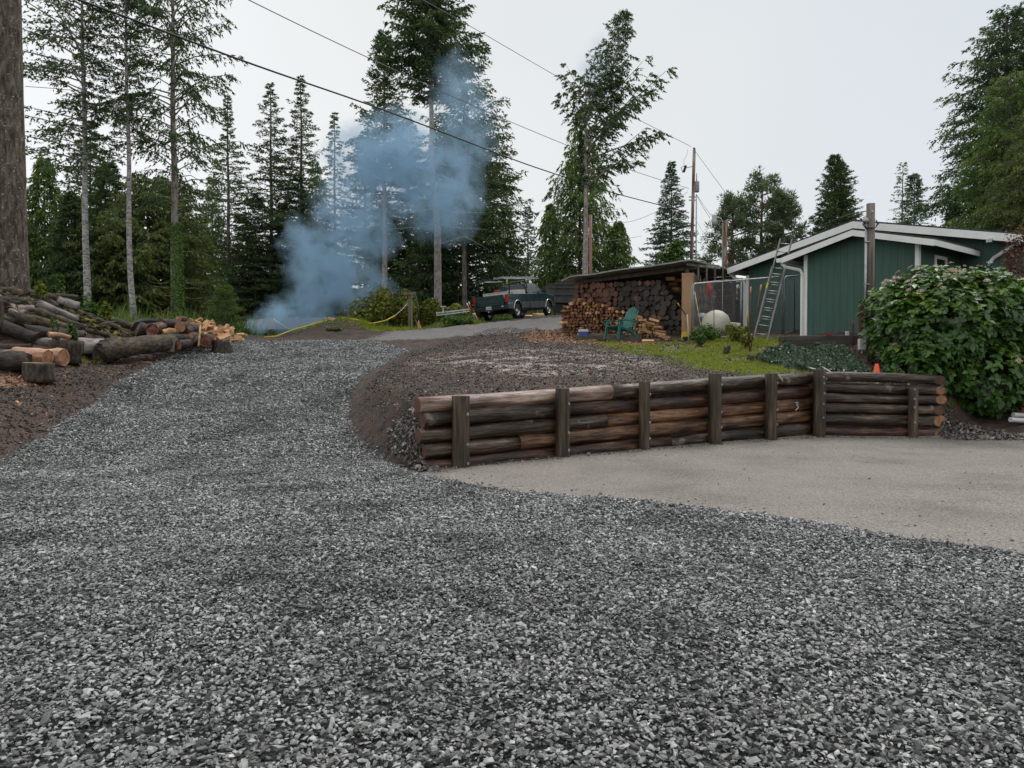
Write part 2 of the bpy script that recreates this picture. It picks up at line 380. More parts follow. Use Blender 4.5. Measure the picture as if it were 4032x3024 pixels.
def ground_mat():
    m, t, b = newmat('ground_earth')
    tcn = t.nodes.new('ShaderNodeTexCoord'); P = tcn.outputs['Object']
    def att(nm):
        a = t.nodes.new('ShaderNodeAttribute'); a.attribute_name = nm; s = t.nodes.new('ShaderNodeSeparateColor'); t.links.new(a.outputs['Color'], s.inputs[0]); return s.outputs
    A = att('ma'); B = att('mb'); C = att('mc')
    n1 = noise(t, P, 9, 6, .6); n2 = noise(t, P, 2.2, 5); n3 = noise(t, P, 34, 4, .7); n4 = noise(t, P, .7, 3)
    def edge(s, k=.9):   # break a soft mask up with noise
        v = mth(t, 'MULTIPLY_ADD', mth(t, 'SUBTRACT', n1, .5), k, s); v = mth(t, 'MULTIPLY_ADD', mth(t, 'SUBTRACT', n3, .5), k * .8, v)
        return ramp(t, v, [(.42, 0), (.58, 1)])
    # crushed stone; near-black cells paint the shadows between the loose stones
    vo = _n(t, 'ShaderNodeTexVoronoi', Scale=26.0); t.links.new(P, vo.inputs['Vector'])
    sc = t.nodes.new('ShaderNodeSeparateColor'); t.links.new(vo.outputs['Color'], sc.inputs[0])
    grav = ramp(t, sc.outputs[0], [(0, (.006, .006, .006)), (.45, (.018, .018, .017)), (.8, (.12, .118, .113)), (1, (.5, .49, .47))])
    # earth
    mud = ramp(t, n1, [(.34, (.006, .004, .0026)), (.48, (.017, .011, .0072)), (.6, (.038, .026, .018)), (.72, (.09, .065, .048))])
    wet = ramp(t, mth(t, 'ADD', mth(t, 'MULTIPLY', n2, .75), mth(t, 'MULTIPLY', n3, .3)), [(.52, 0), (.62, 1)])
    mp = _n(t, 'ShaderNodeMapping'); t.links.new(P, mp.inputs['Vector']); mp.inputs['Rotation'].default_value = (0, 0, .7); mp.inputs['Scale'].default_value = (.5, 2.4, 1)
    n5 = noise(t, mp.outputs[0], 1.5, 6, .65)
    pale = ramp(t, n5, [(.46, 0), (.56, 1)])
    inyard = mth(t, 'MULTIPLY', pale, mth(t, 'MULTIPLY_ADD', C[2], .80, .05))
    base = mixc(t, inyard, mud, (.40, .355, .335))  # sheen of the wet soil painted as pale streaks in the base colour
    base = mixc(t, 1.0, base, ramp(t, noise(t, P, 52, 3, .8), [(.36, .35), (.5, .95), (.62, 2.2)]), 'MULTIPLY')
    red = ramp(t, noise(t, P, 60, 2, .8), [(.46, (.030, .018, .013)), (.62, (.20, .10, .065)), (.72, (.40, .24, .17))])
    base = mixc(t, ramp(t, n2, [(.42, .1), (.6, .7)]), base, red)
    farg = ramp(t, n3, [(.3, (.10, .095, .09)), (.6, (.24, .23, .22)), (.75, (.4, .38, .36))])
    base = mixc(t, mth(t, 'MULTIPLY', edge(B[1]), .85), base, farg)
    chips = ramp(t, n3, [(.3, (.10, .045, .025)), (.5, (.27, .14, .075)), (.7, (.5, .30, .18))])
    base = mixc(t, edge(B[0]), base, chips)
    grass = ramp(t, n3, [(.3, (.07, .065, .02)), (.5, (.13, .155, .026)), (.7, (.22, .21, .06))])
    base = mixc(t, edge(A[2]), base, grass)
    base = mixc(t, edge(C[1]), base, grass)
    floor = ramp(t, n1, [(.35, (.018, .016, .01)), (.6, (.05, .045, .02)), (.7, (.06, .075, .02))])
    base = mixc(t, edge(C[0]), base, floor)
    padc = ramp(t, n3, [(.28, (.125, .108, .092)), (.5, (.235, .208, .182)), (.7, (.40, .365, .325))])
    vp = _n(t, 'ShaderNodeTexVoronoi', Scale=95.0); t.links.new(P, vp.inputs['Vector']); sp = t.nodes.new('ShaderNodeSeparateColor'); t.links.new(vp.outputs['Color'], sp.inputs[0])
    padc = mixc(t, 1.0, padc, ramp(t, sp.outputs[0], [(0, .5), (.5, 1.0), (1, 1.22)]), 'MULTIPLY')
    padc = mixc(t, 1.0, padc, ramp(t, n4, [(.3, .72), (.5, 1.0), (.7, 1.12)]), 'MULTIPLY')
    mps = _n(t, 'ShaderNodeMapping'); t.links.new(P, mps.inputs['Vector']); mps.inputs['Rotation'].default_value = (0, 0, -.25); mps.inputs['Scale'].default_value = (.35, 4, 1)
    padc = mixc(t, ramp(t, noise(t, mps.outputs[0], 5, 5, .7), [(.60, 0), (.68, .8)]), padc, (.05, .04, .032))
    base = mixc(t, edge(A[1], .3), base, padc)
    base = mixc(t, edge(B[2]), base, mixc(t, 1.0, grav, (.8, .72, .62), 'MULTIPLY'))
    base = mixc(t, edge(A[0], .35), base, grav)
    t.links.new(base, b.inputs['Base Color'])
    rr = mixc(t, inyard, (.8, .8, .8), (.38, .38, .38)); rr = mixc(t, A[1], rr, (.85, .85, .85)); rr = mixc(t, A[0], rr, (.45, .45, .45))
    rr = mixc(t, A[2], rr, (.9, .9, .9))
    t.links.new(rr, b.inputs['Roughness'])
    h = mth(t, 'ADD', mth(t, 'MULTIPLY', n1, .09), mth(t, 'MULTIPLY', n3, .035))
    h = mth(t, 'ADD', h, mth(t, 'MULTIPLY', mth(t, 'MULTIPLY', vo.outputs['Distance'], -.35), mth(t, 'MAXIMUM', A[0], B[2])))
    h = mth(t, 'MULTIPLY', h, mth(t, 'MULTIPLY_ADD', A[1], -.8, 1.0))
    bp = _n(t, 'ShaderNodeBump', Strength=.9, Distance=.35, Height=h); t.links.new(bp.outputs[0], b.inputs['Normal'])
    return m
MG = ground_mat()
def submesh(name, sel, label=None):
    q = Q[sel]; used = np.unique(q); mp_ = np.full(len(x), -1); mp_[used] = np.arange(len(used))
    me = fastmesh(name, Vg[used], mp_[q], [MG], {'ma': colA[used], 'mb': colB[used], 'mc': colC[used]}, smooth=True)
    o = place(name, me); tag(o, label, None, None, 'structure'); return o
cq = c_gr[Q].mean(1); cpq = c_pad[Q].mean(1)
submesh('gravel_driveway', cq > .5); submesh('gravel_pad', (cpq > .5) & (cq <= .5)); submesh('ground', (cq <= .5) & (cpq <= .5))

# ------------------------------------------------------------ scattered stuff (geometry-node instances of small meshes)
def scatter(name, pts, rots, scls, meshes, label, extra_rand=None):
    """pts (n,3), rots euler (n,3), scls (n,3): one object of kind stuff"""
    src = bpy.data.collections.new(name + '_pieces')
    for i, me in enumerate(meshes):
        o = bpy.data.objects.new(name + '_piece', me); src.objects.link(o)
    n = len(pts); me = bpy.data.meshes.new(name); me.vertices.add(n); me.vertices.foreach_set('co', np.asarray(pts, dtype=np.float32).ravel())
    a = me.attributes.new('rot', 'FLOAT_VECTOR', 'POINT'); a.data.foreach_set('vector', np.asarray(rots, dtype=np.float32).ravel())
    a = me.attributes.new('scl', 'FLOAT_VECTOR', 'POINT'); a.data.foreach_set('vector', np.asarray(scls, dtype=np.float32).ravel())
    a = me.attributes.new('idx', 'INT', 'POINT'); a.data.foreach_set('value', rng.integers(0, len(meshes), n).astype(np.int32))
    o = place(name, me); tag(o, label, None, None, 'stuff')
    g = bpy.data.node_groups.new(name + '_scatter', 'GeometryNodeTree')
    g.interface.new_socket('Geometry', in_out='INPUT', socket_type='NodeSocketGeometry'); g.interface.new_socket('Geometry', in_out='OUTPUT', socket_type='NodeSocketGeometry')
    gi = g.nodes.new('NodeGroupInput'); go = g.nodes.new('NodeGroupOutput')
    ci = g.nodes.new('GeometryNodeCollectionInfo'); ci.inputs['Collection'].default_value = src; ci.inputs['Separate Children'].default_value = True; ci.inputs['Reset Children'].default_value = True
    ip = g.nodes.new('GeometryNodeInstanceOnPoints'); ip.inputs['Pick Instance'].default_value = True
    def na(nm, ty):
        k = g.nodes.new('GeometryNodeInputNamedAttribute'); k.data_type = ty; k.inputs['Name'].default_value = nm; return k.outputs['Attribute']
    g.links.new(gi.outputs[0], ip.inputs['Points']); g.links.new(ci.outputs[0], ip.inputs['Instance'])
    g.links.new(na('idx', 'INT'), ip.inputs['Instance Index'])
    g.links.new(na('rot', 'FLOAT_VECTOR'), ip.inputs['Rotation']); g.links.new(na('scl', 'FLOAT_VECTOR'), ip.inputs['Scale'])
    g.links.new(ip.outputs[0], go.inputs[0])
    md = o.modifiers.new('scatter', 'NODES'); md.node_group = g
    return o
def rockmesh(name, seed, mat, flat=.55):
    r = np.random.default_rng(seed)
    P = r.normal(size=(11, 3)); P /= np.linalg.norm(P, axis=1)[:, None]; P *= r.uniform(.75, 1.1, (11, 1)); P[:, 2] *= flat; P[:, 0] *= 1.25
    import bmesh
    bm = bmesh.new()
    for p in P: bm.verts.new(p * .5)
    bmesh.ops.convex_hull(bm, input=bm.verts)
    me = bpy.data.meshes.new(name); bm.to_mesh(me); bm.free(); me.materials.append(mat); return me
def stone_mat(name, stops, rough=.42, world=0):
    m, t, b = newmat(name)
    oi = t.nodes.new('ShaderNodeObjectInfo')
    c = ramp(t, oi.outputs['Random'], stops)
    n = noise(t, coords(t, rnd=True), 2.2, 3, .7)
    c = mixc(t, 1.0, c, ramp(t, n, [(.3, .6), (.7, 1.25)]), 'MULTIPLY')
    if world:      # broad patches of darker and lighter stones
        c = mixc(t, 1.0, c, ramp(t, noise(t, oi.outputs['Location'], world, 4, .6), [(.32, .42), (.5, 1.0), (.66, 1.22)]), 'MULTIPLY')
    t.links.new(c, b.inputs['Base Color']); b.inputs['Roughness'].default_value = rough
    return m
MST = stone_mat('crushed_stone', [(0, (.05, .05, .049)), (.25, (.17, .17, .166)), (.6, (.29, .289, .282)), (1, (.50, .497, .485))], .36, .9)
MST2 = stone_mat('brown_stone', [(0, (.06, .05, .045)), (.5, (.17, .15, .135)), (1, (.34, .31, .28))])
MCL = stone_mat('earth_clod', [(0, (.008, .0055, .004)), (.6, (.022, .015, .011)), (1, (.06, .042, .033))], .7)
MCH = stone_mat('wood_chip', [(0, (.08, .035, .02)), (.5, (.27, .13, .07)), (1, (.55, .33, .18))], .7)
def surf(x, y):
    """height of the built ground mesh"""
    i = np.clip(np.searchsorted(gx, x) - 1, 0, nx - 2); j = np.clip(np.searchsorted(gy, y) - 1, 0, ny - 2)
    fx = (x - gx[i]) / (gx[i + 1] - gx[i]); fy = (y - gy[j]) / (gy[j + 1] - gy[j]); Z = z.reshape(ny, nx)
    return (Z[j, i] * (1 - fx) + Z[j, i + 1] * fx) * (1 - fy) + (Z[j + 1, i] * (1 - fx) + Z[j + 1, i + 1] * fx) * fy
def rpts(n, x0, x1, y0, y1): return rng.uniform(x0, x1, n), rng.uniform(y0, y1, n)
bands = [(1.6, 7, 2500), (7, 12, 1900), (12, 18, 1050), (18, 30, 480)]
PX = []; PY = []; PS = []
for y0, y1, dn in bands:
    x0, x1 = -.8 * y1 - 1.5, min(.8 * y1 + 1.5, 9)
    a, b_ = rpts(int(dn * (x1 - x0) * (y1 - y0)), x0, x1, y0, y1)
    k = (np.abs(a) < .8 * b_ + 1.5) & (region(P_GRAV, a, b_, .25) + np.clip(rng.normal(0, .18, len(a)), -.42, .42) > .5)
    a, b_ = a[k], b_[k]; PX.append(a); PY.append(b_)
    PS.append(rng.gamma(9, 1 / 9., len(a)) * (.0190 if y1 < 8 else .0215 if y1 < 13 else .029 if y1 < 19 else .040))
px_ = np.concatenate(PX); py_ = np.concatenate(PY); s_ = np.clip(np.concatenate(PS), .008, .06)
pts = np.stack([px_, py_, surf(px_, py_) + s_ * rng.uniform(.05, .9, len(s_))], 1)
rot = np.stack([rng.normal(0, .34, len(s_)), rng.normal(0, .34, len(s_)), rng.uniform(0, 6.28, len(s_))], 1)
scl = np.stack([s_ * rng.uniform(.9, 1.5, len(s_)), s_, s_ * rng.uniform(.7, 1.3, len(s_))], 1)
scatter('crushed_gravel', pts, rot, scl, [rockmesh('stone', 100 + i, MST) for i in range(12)], 'loose grey crushed gravel covering the driveway')
fx_, fy_ = rpts(90000, -7, 7, 1.6, 8.2); k = (np.abs(fx_) < .8 * fy_ + 1.5) & (region(P_GRAV, fx_, fy_, .25) > .6); fx_, fy_ = fx_[k], fy_[k]; fs = rng.uniform(.008, .015, len(fx_))
scatter('gravel_fines', np.stack([fx_, fy_, surf(fx_, fy_) + .003], 1), rng.uniform(0, 6.28, (len(fx_), 3)), np.stack([fs * 1.3, fs, fs], 1), [rockmesh('stone', 130 + i, stone_mat('gap_shade_fines_%d' % i, [(0, (.01, .01, .01)), (.7, (.04, .04, .039)), (1, (.20, .197, .19))])) for i in range(3)], 'small stone chips coloured dark as the shade in the crushed gravel gaps')  # chips coloured near black to paint shade into the gravel gaps
print('stones', len(s_))
def scat_poly(name, poly, dn, size, meshes, label, soft=.5, zoff=.2, rx=.5, elong=1.3, ymax=99, cond=None):
    x0, y0 = poly.min(0) - .5; x1, y1 = poly.max(0) + .5
    a, b_ = rpts(int(dn * (x1 - x0) * (y1 - y0)), x0, x1, y0, y1)
    k = region(poly, a, b_, soft) + np.clip(rng.normal(0, .2, len(a)), -.45, .45) > .5
    if cond is not None: k &= cond(a, b_)
    a, b_ = a[k], b_[k]; s = np.clip(rng.gamma(5, 1 / 5., len(a)), .3, 2.5) * size
    p = np.stack([a, b_, surf(a, b_) + s * zoff], 1); n = len(a)
    r = np.stack([rng.normal(0, rx, n), rng.normal(0, rx, n), rng.uniform(0, 6.28, n)], 1)
    q = np.stack([s * rng.uniform(.8, elong, n), s, s * rng.uniform(.6, 1.1, n)], 1)
    return scatter(name, p, r, q, meshes, label)
# ------------------------------------------------------------ materials for built things
m_white = M('white_paint', [(.3, (.74, .745, .72)), (.6, (.84, .84, .81)), (.8, (.72, .71, .66))], 3, rough=.55, bump=.05)
m_teal = M('teal_siding', [(.3, (.038, .088, .072)), (.7, (.052, .114, .092))], 3, (1, 1, .3), rough=.7, bump=.25, bscale=40, bdist=.004)
m_roof = M('roof_shingle', [(.35, (.03, .03, .032)), (.65, (.075, .072, .07))], 12, rough=.85, bump=.4)
m_soffit = M('soffit_board', (.10, .10, .085), 6, (1, 6, 1), rough=.7)
m_glass = M('window_glass', (.02, .025, .028), 2, rough=.08, bump=0)
m_steel = M('galvanised_steel', [(.3, (.30, .31, .32)), (.7, (.48, .49, .5))], 9, rough=.42, metal=.75, bump=.05)
m_alu = M('aluminium', [(.3, (.34, .34, .33)), (.7, (.50, .50, .48))], 8, rough=.4, metal=.7, bump=.05)
m_black = M('black_rubber', (.012, .012, .013), 4, rough=.6, bump=.1)
m_oldwood = M('weathered_wood', [(.3, (.065, .052, .04)), (.55, (.14, .115, .09)), (.75, (.25, .21, .17))], 5, (1, 1, .16), rough=.75, bump=.5, rand=.2)
m_darkbeam = M('dark_wet_beam', [(.3, (.028, .022, .018)), (.6, (.075, .062, .05)), (.8, (.15, .13, .11))], 5, (.3, 1, 1), rough=.55, bump=.4, rand=.25)
m_polewood = M('utility_pole_wood', [(.3, (.055, .042, .032)), (.5, (.15, .125, .10)), (.7, (.27, .24, .21))], 9, (1, 1, .07), rough=.75, bump=.6)
m_redpole = M('peeling_red_pole_wood', [(.38, (.13, .035, .025)), (.5, (.22, .12, .09)), (.62, (.40, .36, .33))], 5, (1, 1, .12), rough=.75, bump=.4)
m_ply = M('plywood', [(.3, (.24, .13, .065)), (.55, (.40, .245, .13)), (.75, (.30, .17, .085))], 3, (1, 1, .35), rough=.7, bump=.1)
m_plastic_w = M('white_plastic', (.68, .69, .68), 4, rough=.4, bump=0)
m_cream = M('cream_plastic', [(.3, (.48, .45, .35)), (.7, (.64, .61, .50))], 2.2, rough=.55, bump=.1)
m_green = M('green_plastic', [(.3, (.018, .125, .10)), (.7, (.03, .18, .145))], 3, rough=.42, bump=.03)
m_orange = M('orange_plastic', (.75, .09, .02), 3, rough=.45, bump=0)
m_fadeor = M('faded_orange_plastic', (.62, .24, .14), 3, rough=.6, bump=0)
m_yellow = M('yellow_plastic', (.62, .43, .03), 3, rough=.45, bump=0)
m_red = M('red_plastic', (.42, .025, .02), 3, rough=.5, bump=0)
m_blue = M('blue_plastic', (.02, .06, .35), 3, rough=.45, bump=0)
m_wire = M('cable_black', (.02, .018, .02), 3, rough=.6, bump=0)
m_wiregrey = M('cable_grey', (.13, .12, .13), 3, rough=.5, bump=0)
m_rust = M('rusty_steel', [(.35, (.04, .028, .022)), (.6, (.12, .055, .03))], 12, rough=.8, bump=.3)
# peeled / barked wood with streaks along the log (local X is the log axis)
def wood_mat(name, stops, rough=.55, bump=.6, sx=.12, sc=7, rand=.22, spots=None):
    m, t, b = newmat(name); v = coords(t, (sx, 1, 1), rnd=True)
    f = noise(t, v, sc, 7, .62, .25); c = ramp(t, f, stops)
    v2 = coords(t, (1, 1, 1), rnd=True); f3 = noise(t, v2, 1.6, 4, .6); c = mixc(t, 1.0, c, ramp(t, f3, [(.3, .55), (.7, 1.35)]), 'MULTIPLY')
    oi = t.nodes.new('ShaderNodeObjectInfo'); c = mixc(t, 1.0, c, mth(t, 'MULTIPLY_ADD', oi.outputs['Random'], 2 * rand, 1 - rand), 'MULTIPLY')
    if spots:
        c = mixc(t, ramp(t, noise(t, v2, spots[1], 5, .6), [(spots[2], 0), (spots[2] + .06, .9)]), c, spots[0])
    t.links.new(c, b.inputs['Base Color']); b.inputs['Roughness'].default_value = rough
    bp = _n(t, 'ShaderNodeBump', Strength=bump, Distance=.03, Height=noise(t, v, sc * 2.2, 5)); t.links.new(bp.outputs[0], b.inputs['Normal'])
    return m
W_DARK = wood_mat('stripped_log_dark', [(.36, (.010, .006, .004)), (.48, (.040, .025, .016)), (.58, (.090, .060, .040)), (.70, (.25, .19, .14))], .36, 1.0, .12, 12, spots=((.22, .17, .125), 2.2, .62))
W_RED = wood_mat('stripped_log_reddish', [(.36, (.013, .005, .0035)), (.48, (.050, .020, .012)), (.6, (.12, .055, .032)), (.72, (.27, .17, .12))], .36, .9, .12, 12)
W_TAN = wood_mat('stripped_log_tan', [(.36, (.03, .014, .008)), (.48, (.13, .062, .028)), (.58, (.27, .145, .07)), (.72, (.42, .28, .17))], .45, .9, .12, 12)
W_PALE = wood_mat('stripped_log_pale', [(.33, (.06, .035, .025)), (.47, (.24, .15, .11)), (.6, (.42, .32, .26)), (.72, (.55, .47, .41))], .4, .8, .12, 10)
W_POST = M('post_wood', [(.34, (.012, .008, .005)), (.48, (.046, .030, .017)), (.6, (.090, .062, .038)), (.74, (.19, .145, .10))], 14, (1, 1, .09), rough=.6, bump=.7, bscale=12, rand=.15)
W_END = M('fresh_cut_end', [(.3, (.20, .085, .04)), (.5, (.36, .17, .08)), (.7, (.48, .27, .15))], 6, rough=.6, bump=.3, rand=.25)
W_ENDD = M('dark_cut_end', [(.3, (.05, .022, .014)), (.6, (.13, .06, .035))], 6, rough=.6, bump=.3, rand=.3)
B_DARK = wood_mat('bark_dark', [(.35, (.010, .006, .004)), (.5, (.040, .027, .019)), (.66, (.10, .075, .056))], .7, .9, .35, 12)
B_GREY = wood_mat('bark_pale_grey', [(.33, (.06, .045, .036)), (.5, (.20, .17, .15)), (.66, (.42, .39, .365))], .5, .4, .4, 5, spots=((.05, .04, .03), 5, .64))
B_MOSS = wood_mat('bark_mossy', [(.35, (.014, .009, .006)), (.52, (.06, .042, .028)), (.68, (.14, .11, .085))], .75, .9, .4, 11, spots=((.12, .10, .012), 4.5, .56))
B_PEEL = wood_mat('peeled_orange_wood', [(.33, (.14, .055, .025)), (.48, (.42, .22, .12)), (.62, (.62, .42, .29)), (.75, (.70, .56, .44))], .5, .3)
S_FACE = wood_mat('split_wood_fresh', [(.33, (.28, .13, .05)), (.5, (.52, .29, .13)), (.68, (.66, .43, .24))], .6, .3, .15, 8, rand=.22)
S_OLD = wood_mat('split_wood_aged', [(.33, (.05, .020, .009)), (.5, (.19, .08, .034)), (.68, (.44, .23, .10))], .6, .4, .15, 8, rand=.55)
R_END = M('round_end_reddish', [(.3, (.045, .017, .010)), (.5, (.13, .048, .027)), (.75, (.26, .12, .07))], 9, rough=.55, bump=.4, rand=.4)
R_ENDG = M('round_end_grey', [(.3, (.010, .0075, .006)), (.55, (.038, .028, .021)), (.75, (.12, .095, .07))], 9, rough=.6, bump=.4, rand=.6)

def axrot(d):
    """rotation that turns local +X along d"""
    return Vector(d).normalized().to_track_quat('X', 'Z').to_euler()
def log_mesh(name, L, r0, r1, mats, n=14, seg=6, wob=.05, bend=.0, seed=0, jag=0):
    rr = random.Random(seed); mb = MB(); pts = []; rs = []
    ph = rr.uniform(0, 6.28)
    for i in range(seg + 1):
        t = i / seg; pts.append((L * t, bend * math.sin(math.pi * t) * math.cos(ph), bend * math.sin(math.pi * t) * math.sin(ph))); rs.append((r0 + (r1 - r0) * t) * rr.uniform(1 - wob, 1 + wob))
    mb.tube(pts, rs, n, 0, True, 1, True, wob * .7, seed)
    if jag:
        for i in list(range(n)) + list(range(len(mb.v) - n, len(mb.v))): mb.v[i] = mb.v[i] + Vector((rr.uniform(-jag, jag), 0, 0))
    me = bpy.data.meshes.new(name); me.from_pydata([tuple(v) for v in mb.v], [], mb.f)
    me.polygons.foreach_set('material_index', mb.m); me.polygons.foreach_set('use_smooth', mb.sm); me.update()
    for m in mats: me.materials.append(m)
    return me

# ------------------------------------------------------------ log retaining wall
wall = thing('retaining_wall', 'long low retaining wall of stacked dark logs bolted to round posts', 'retaining wall', tuple(WL))
def along(a, b, px):
    """point of the line a-b under photo column px"""
    k = (px - 2016) / F; dx, dy = b.x - a.x, b.y - a.y
    t = (k * a.y - a.x) / (dx - k * dy); return a + (b - a) * t
def wlog(a, b, r0, r1, mats, seed, mitre=0.0):
    a = Vector(a); b = Vector(b); L = (b - a).length; me = log_mesh('log', L, r0, r1, mats, 16, 10, .045, .02, seed)
    if mitre:      # obliquely sawn end
        Rm = Vector(b - a).normalized().to_track_quat('X', 'Z').to_matrix(); sgn = -1 if (Rm @ Vector((0, 1, 0))).y < 0 else 1
        for v in me.vertices:
            if v.co.x > L * .98: v.co.x += v.co.y * sgn * mitre
    return place('log', me, wall, a - wall.location, axrot(b - a))
W1 = along(WL, WC, 1783)
wd = (WC - WL).normalized(); wnrm = Vector((wd.y, -wd.x, 0))      # towards the camera
zl = [1.0377 - .115 - .229 * i for i in range(5)]; zr = [1.355 - .12 - .262 * i for i in range(5)]
cuts = [(0, 1.0), (0, .30, 1.0), (0, .385, 1.0), (0, .19, 1.0), (0, .55, 1.0)]
mset = [[W_PALE, W_DARK], [W_DARK, W_RED], [W_DARK, W_TAN], [W_DARK, W_TAN], [W_RED, W_DARK]]
offs = [-.03, .04, -.02, .05, .09]
cuts[0] = (0, .40, 1.0); mset[0] = [W_PALE, W_DARK]
for i in range(5):
    for j in range(len(cuts[i]) - 1):
        t0, t1 = cuts[i][j], cuts[i][j + 1]
        def pt(t, g):
            p = WL + (WC - WL) * t; p = p + wd * (offs[i] if t == 0 else g); p.z = zl[i] + (zr[i] - zl[i]) * t; return p
        mm = mset[i][min(j, 1)]
        wlog(pt(t0, .004), pt(t1, -.06 if t1 == 1 else -.004), .112 + .006 * (i % 2), .127 - .004 * (i % 2), [mm, W_ENDD if i < 4 else W_ENDD], 20 + i * 5 + j)
rd = (WR - WC).normalized(); rnrm = Vector((rd.y, -rd.x, 0))
rz = [1.385 - .11, 1.385 - .335, 1.385 - .54, 1.385 - .765, 1.385 - 1.0, 1.385 - 1.275]
rr_ = [.105, .095, .105, .105, .122, .118]
for i in range(6):
    a = WC + rd * .13; b = WR + rd * (.02 * ((i * 7) % 3 - 1)); a.z = rz[i]; b.z = rz[i] - .085
    wlog(a, b, rr_[i], rr_[i] * .97, [[W_DARK, W_DARK, W_TAN, W_PALE, W_DARK, W_RED][i] if i not in (2, 3) else W_DARK, W_END if i not in (0, 3) else W_ENDD], 60 + i, 2.1)
def wpost(p, ztop, r, nrm, bolts, seed):
    zb = HZ(p.x + nrm.x * .3, p.y + nrm.y * .3) - .15; h = ztop - zb
    mb = MB(); prof = []
    R_ = random.Random(seed)
    pts = [(0, 0, h * k / 6) for k in range(7)]
    mb.tube(pts, [r * R_.uniform(.96, 1.04) for _ in range(7)], 14, 0, True, 0, True, .03, seed)
    o = mb.build('post', [W_POST], wall, .008); o.location = Vector((p.x, p.y, zb)) - wall.location
    for (dx, zz) in bolts:
        mb = MB(); side = Vector((nrm.y * -1, nrm.x, 0)) * dx; c = nrm * math.sqrt(max(r * r - dx * dx, 0)) * .98 + side; c.z = zz - zb
        q = nrm.to_track_quat('Z', 'Y').to_matrix().to_4x4(); q.translation = c
        mb.lathe([(.0, -.01), (.024, -.01), (.024, .006), (.013, .006), (.013, .02), (0, .021)], 8, 0, M=q, smooth=False)
        b = mb.build('bolt', [m_steel], o)
    return o
tops = [(1783, 1558, .131), (2182, 1528, .115), (2505, 1500, .098), (2777, 1470, .125), (2998, 1470, .12), (3187, 1453, .125)]
for i, (pp, py, r) in enumerate(tops):
    p = along(WL, WC, pp) + wnrm * (.12 + r); k = W(pp, py, p.y)
    zt = k.z; bz = [zt - .27 + .02 * i, zt - .72, zt - 1.0]
    wpost(p, zt, r, wnrm, [(.05 if i != 5 else -.03, b) for b in bz] + ([(-.02, zt - .3), (.07, zt - .2), (-.01, zt - .5)] if i == 5 else []), i)
p = along(WC, WR, 3570) + rnrm * .22; wpost(p, W(3570, 1527, p.y).z, .10, rnrm, [(-.04, 1.0), (-.04, .8), (-.04, .62), (-.03, .3)], 9)
# paint mark and confetti-like flagging on the wall
p = along(WL, WC, 3115); p = p + wnrm * .131; zz = W(3115, 1598, p.y).z
mk = MB(); pts = [p + wd * dx + Vector((0, 0, zz + dz)) for dx, dz in ((-.03, .06), (.02, .075), (.05, .05), (.02, .02), (-.01, .03), (.03, 0), (.06, -.02), (.05, -.05), (.01, -.06), (-.02, -.1))]
mk.tube([q + wnrm * .004 - wall.location for q in pts], .009, 5); mk.build('paint_mark', [m_plastic_w], wall)
for k, (px_k, py_k, mt, s) in enumerate(((3042, 1489, m_red, .022), (3052, 1487, m_plastic_w, .03), (3058, 1492, m_plastic_w, .025), (3060, 1499, m_yellow, .02), (3049, 1482, m_plastic_w, .02))):
    p = along(WL, WC, px_k) + wnrm * .127; p.z = W(px_k, py_k, p.y).z
    mb = MB(); mb.box((0, 0, 0), (s * 1.6, .01, s), R=Matrix.Rotation(math.atan2(wd.y, wd.x) + k, 3, 'Z') @ Matrix.Rotation(k * .7, 3, 'Y')); o = mb.build('flagging_scrap', [mt], wall); o.location = p - wall.location

# ------------------------------------------------------------ house (local x along its gable wall, y towards its back)
al = -math.atan(1.2); e1 = Vector((math.cos(al), math.sin(al), 0)); e2 = Vector((-e1.y, e1.x, 0))
HA = Vector((8.79, 22.9, 2.15))
house = thing('house', 'teal wooden house with white trim and a low gable roof', 'house', tuple(HA), al)
def part(name, mat, mb, parent=house, bevel=0): return mb.build(name, [mat] if not isinstance(mat, list) else mat, parent, bevel)
pk = .22
def mainz(xx): return 6.02 - HA.z - abs(xx - .35) * .222      # roof height of the main gable at local x
def bumpz(xx): return 5.28 - HA.z - abs(xx - 1.62) * .25
# siding planks between the grooves, each a piece of its own
def planks(x0, x1, y, ztop, zbot=0, pitch=.2, axis='x', skip=None):
    k = x0
    while k < x1 - .02:
        a, b = k + .0025, min(k + pitch, x1) - .0025; mb = MB()
        za, zb = ztop(a), ztop(b)
        if skip and skip[0] - .05 < (a + b) / 2 < skip[1] + .05:
            segs = [(zbot, zbot, skip[2], skip[2]), (skip[3], skip[3], za, zb)]
        else: segs = [(zbot, zbot, za, zb)]
        for s0, s1, s2, s3 in segs:
            mb = MB()
            if axis == 'x': V = [(a, y, s0), (b, y, s1), (b, y, s3), (a, y, s2), (a, y + .03, s0), (b, y + .03, s1), (b, y + .03, s3), (a, y + .03, s2)]
            else: V = [(y, a, s0), (y, b, s1), (y, b, s3), (y, a, s2), (y - .03, a, s0), (y - .03, b, s1), (y - .03, b, s3), (y - .03, a, s2)]
            mb.add(V, [(0, 1, 2, 3), (7, 6, 5, 4), (0, 4, 5, 1), (1, 5, 6, 2), (2, 6, 7, 3), (3, 7, 4, 0)])
            part('siding_plank', m_teal, mb)
        k += pitch
mb = MB(); mb.prism([(0, 0), (3.23, 0), (3.23, bumpz(3.23) - .06), (1.62, bumpz(1.62) - .06), (0, bumpz(0) - .06)], 1, .035, 2.7)
mb.prism([(-3.75, 0), (4.47, 0), (4.47, mainz(4.47) - .06), (.35, mainz(.35) - .06), (-3.75, mainz(-3.75) - .06)], 1, 2.735, 10); part('wall', m_teal, mb)
planks(.08, 3.15, 0, lambda q: bumpz(q) - .07)
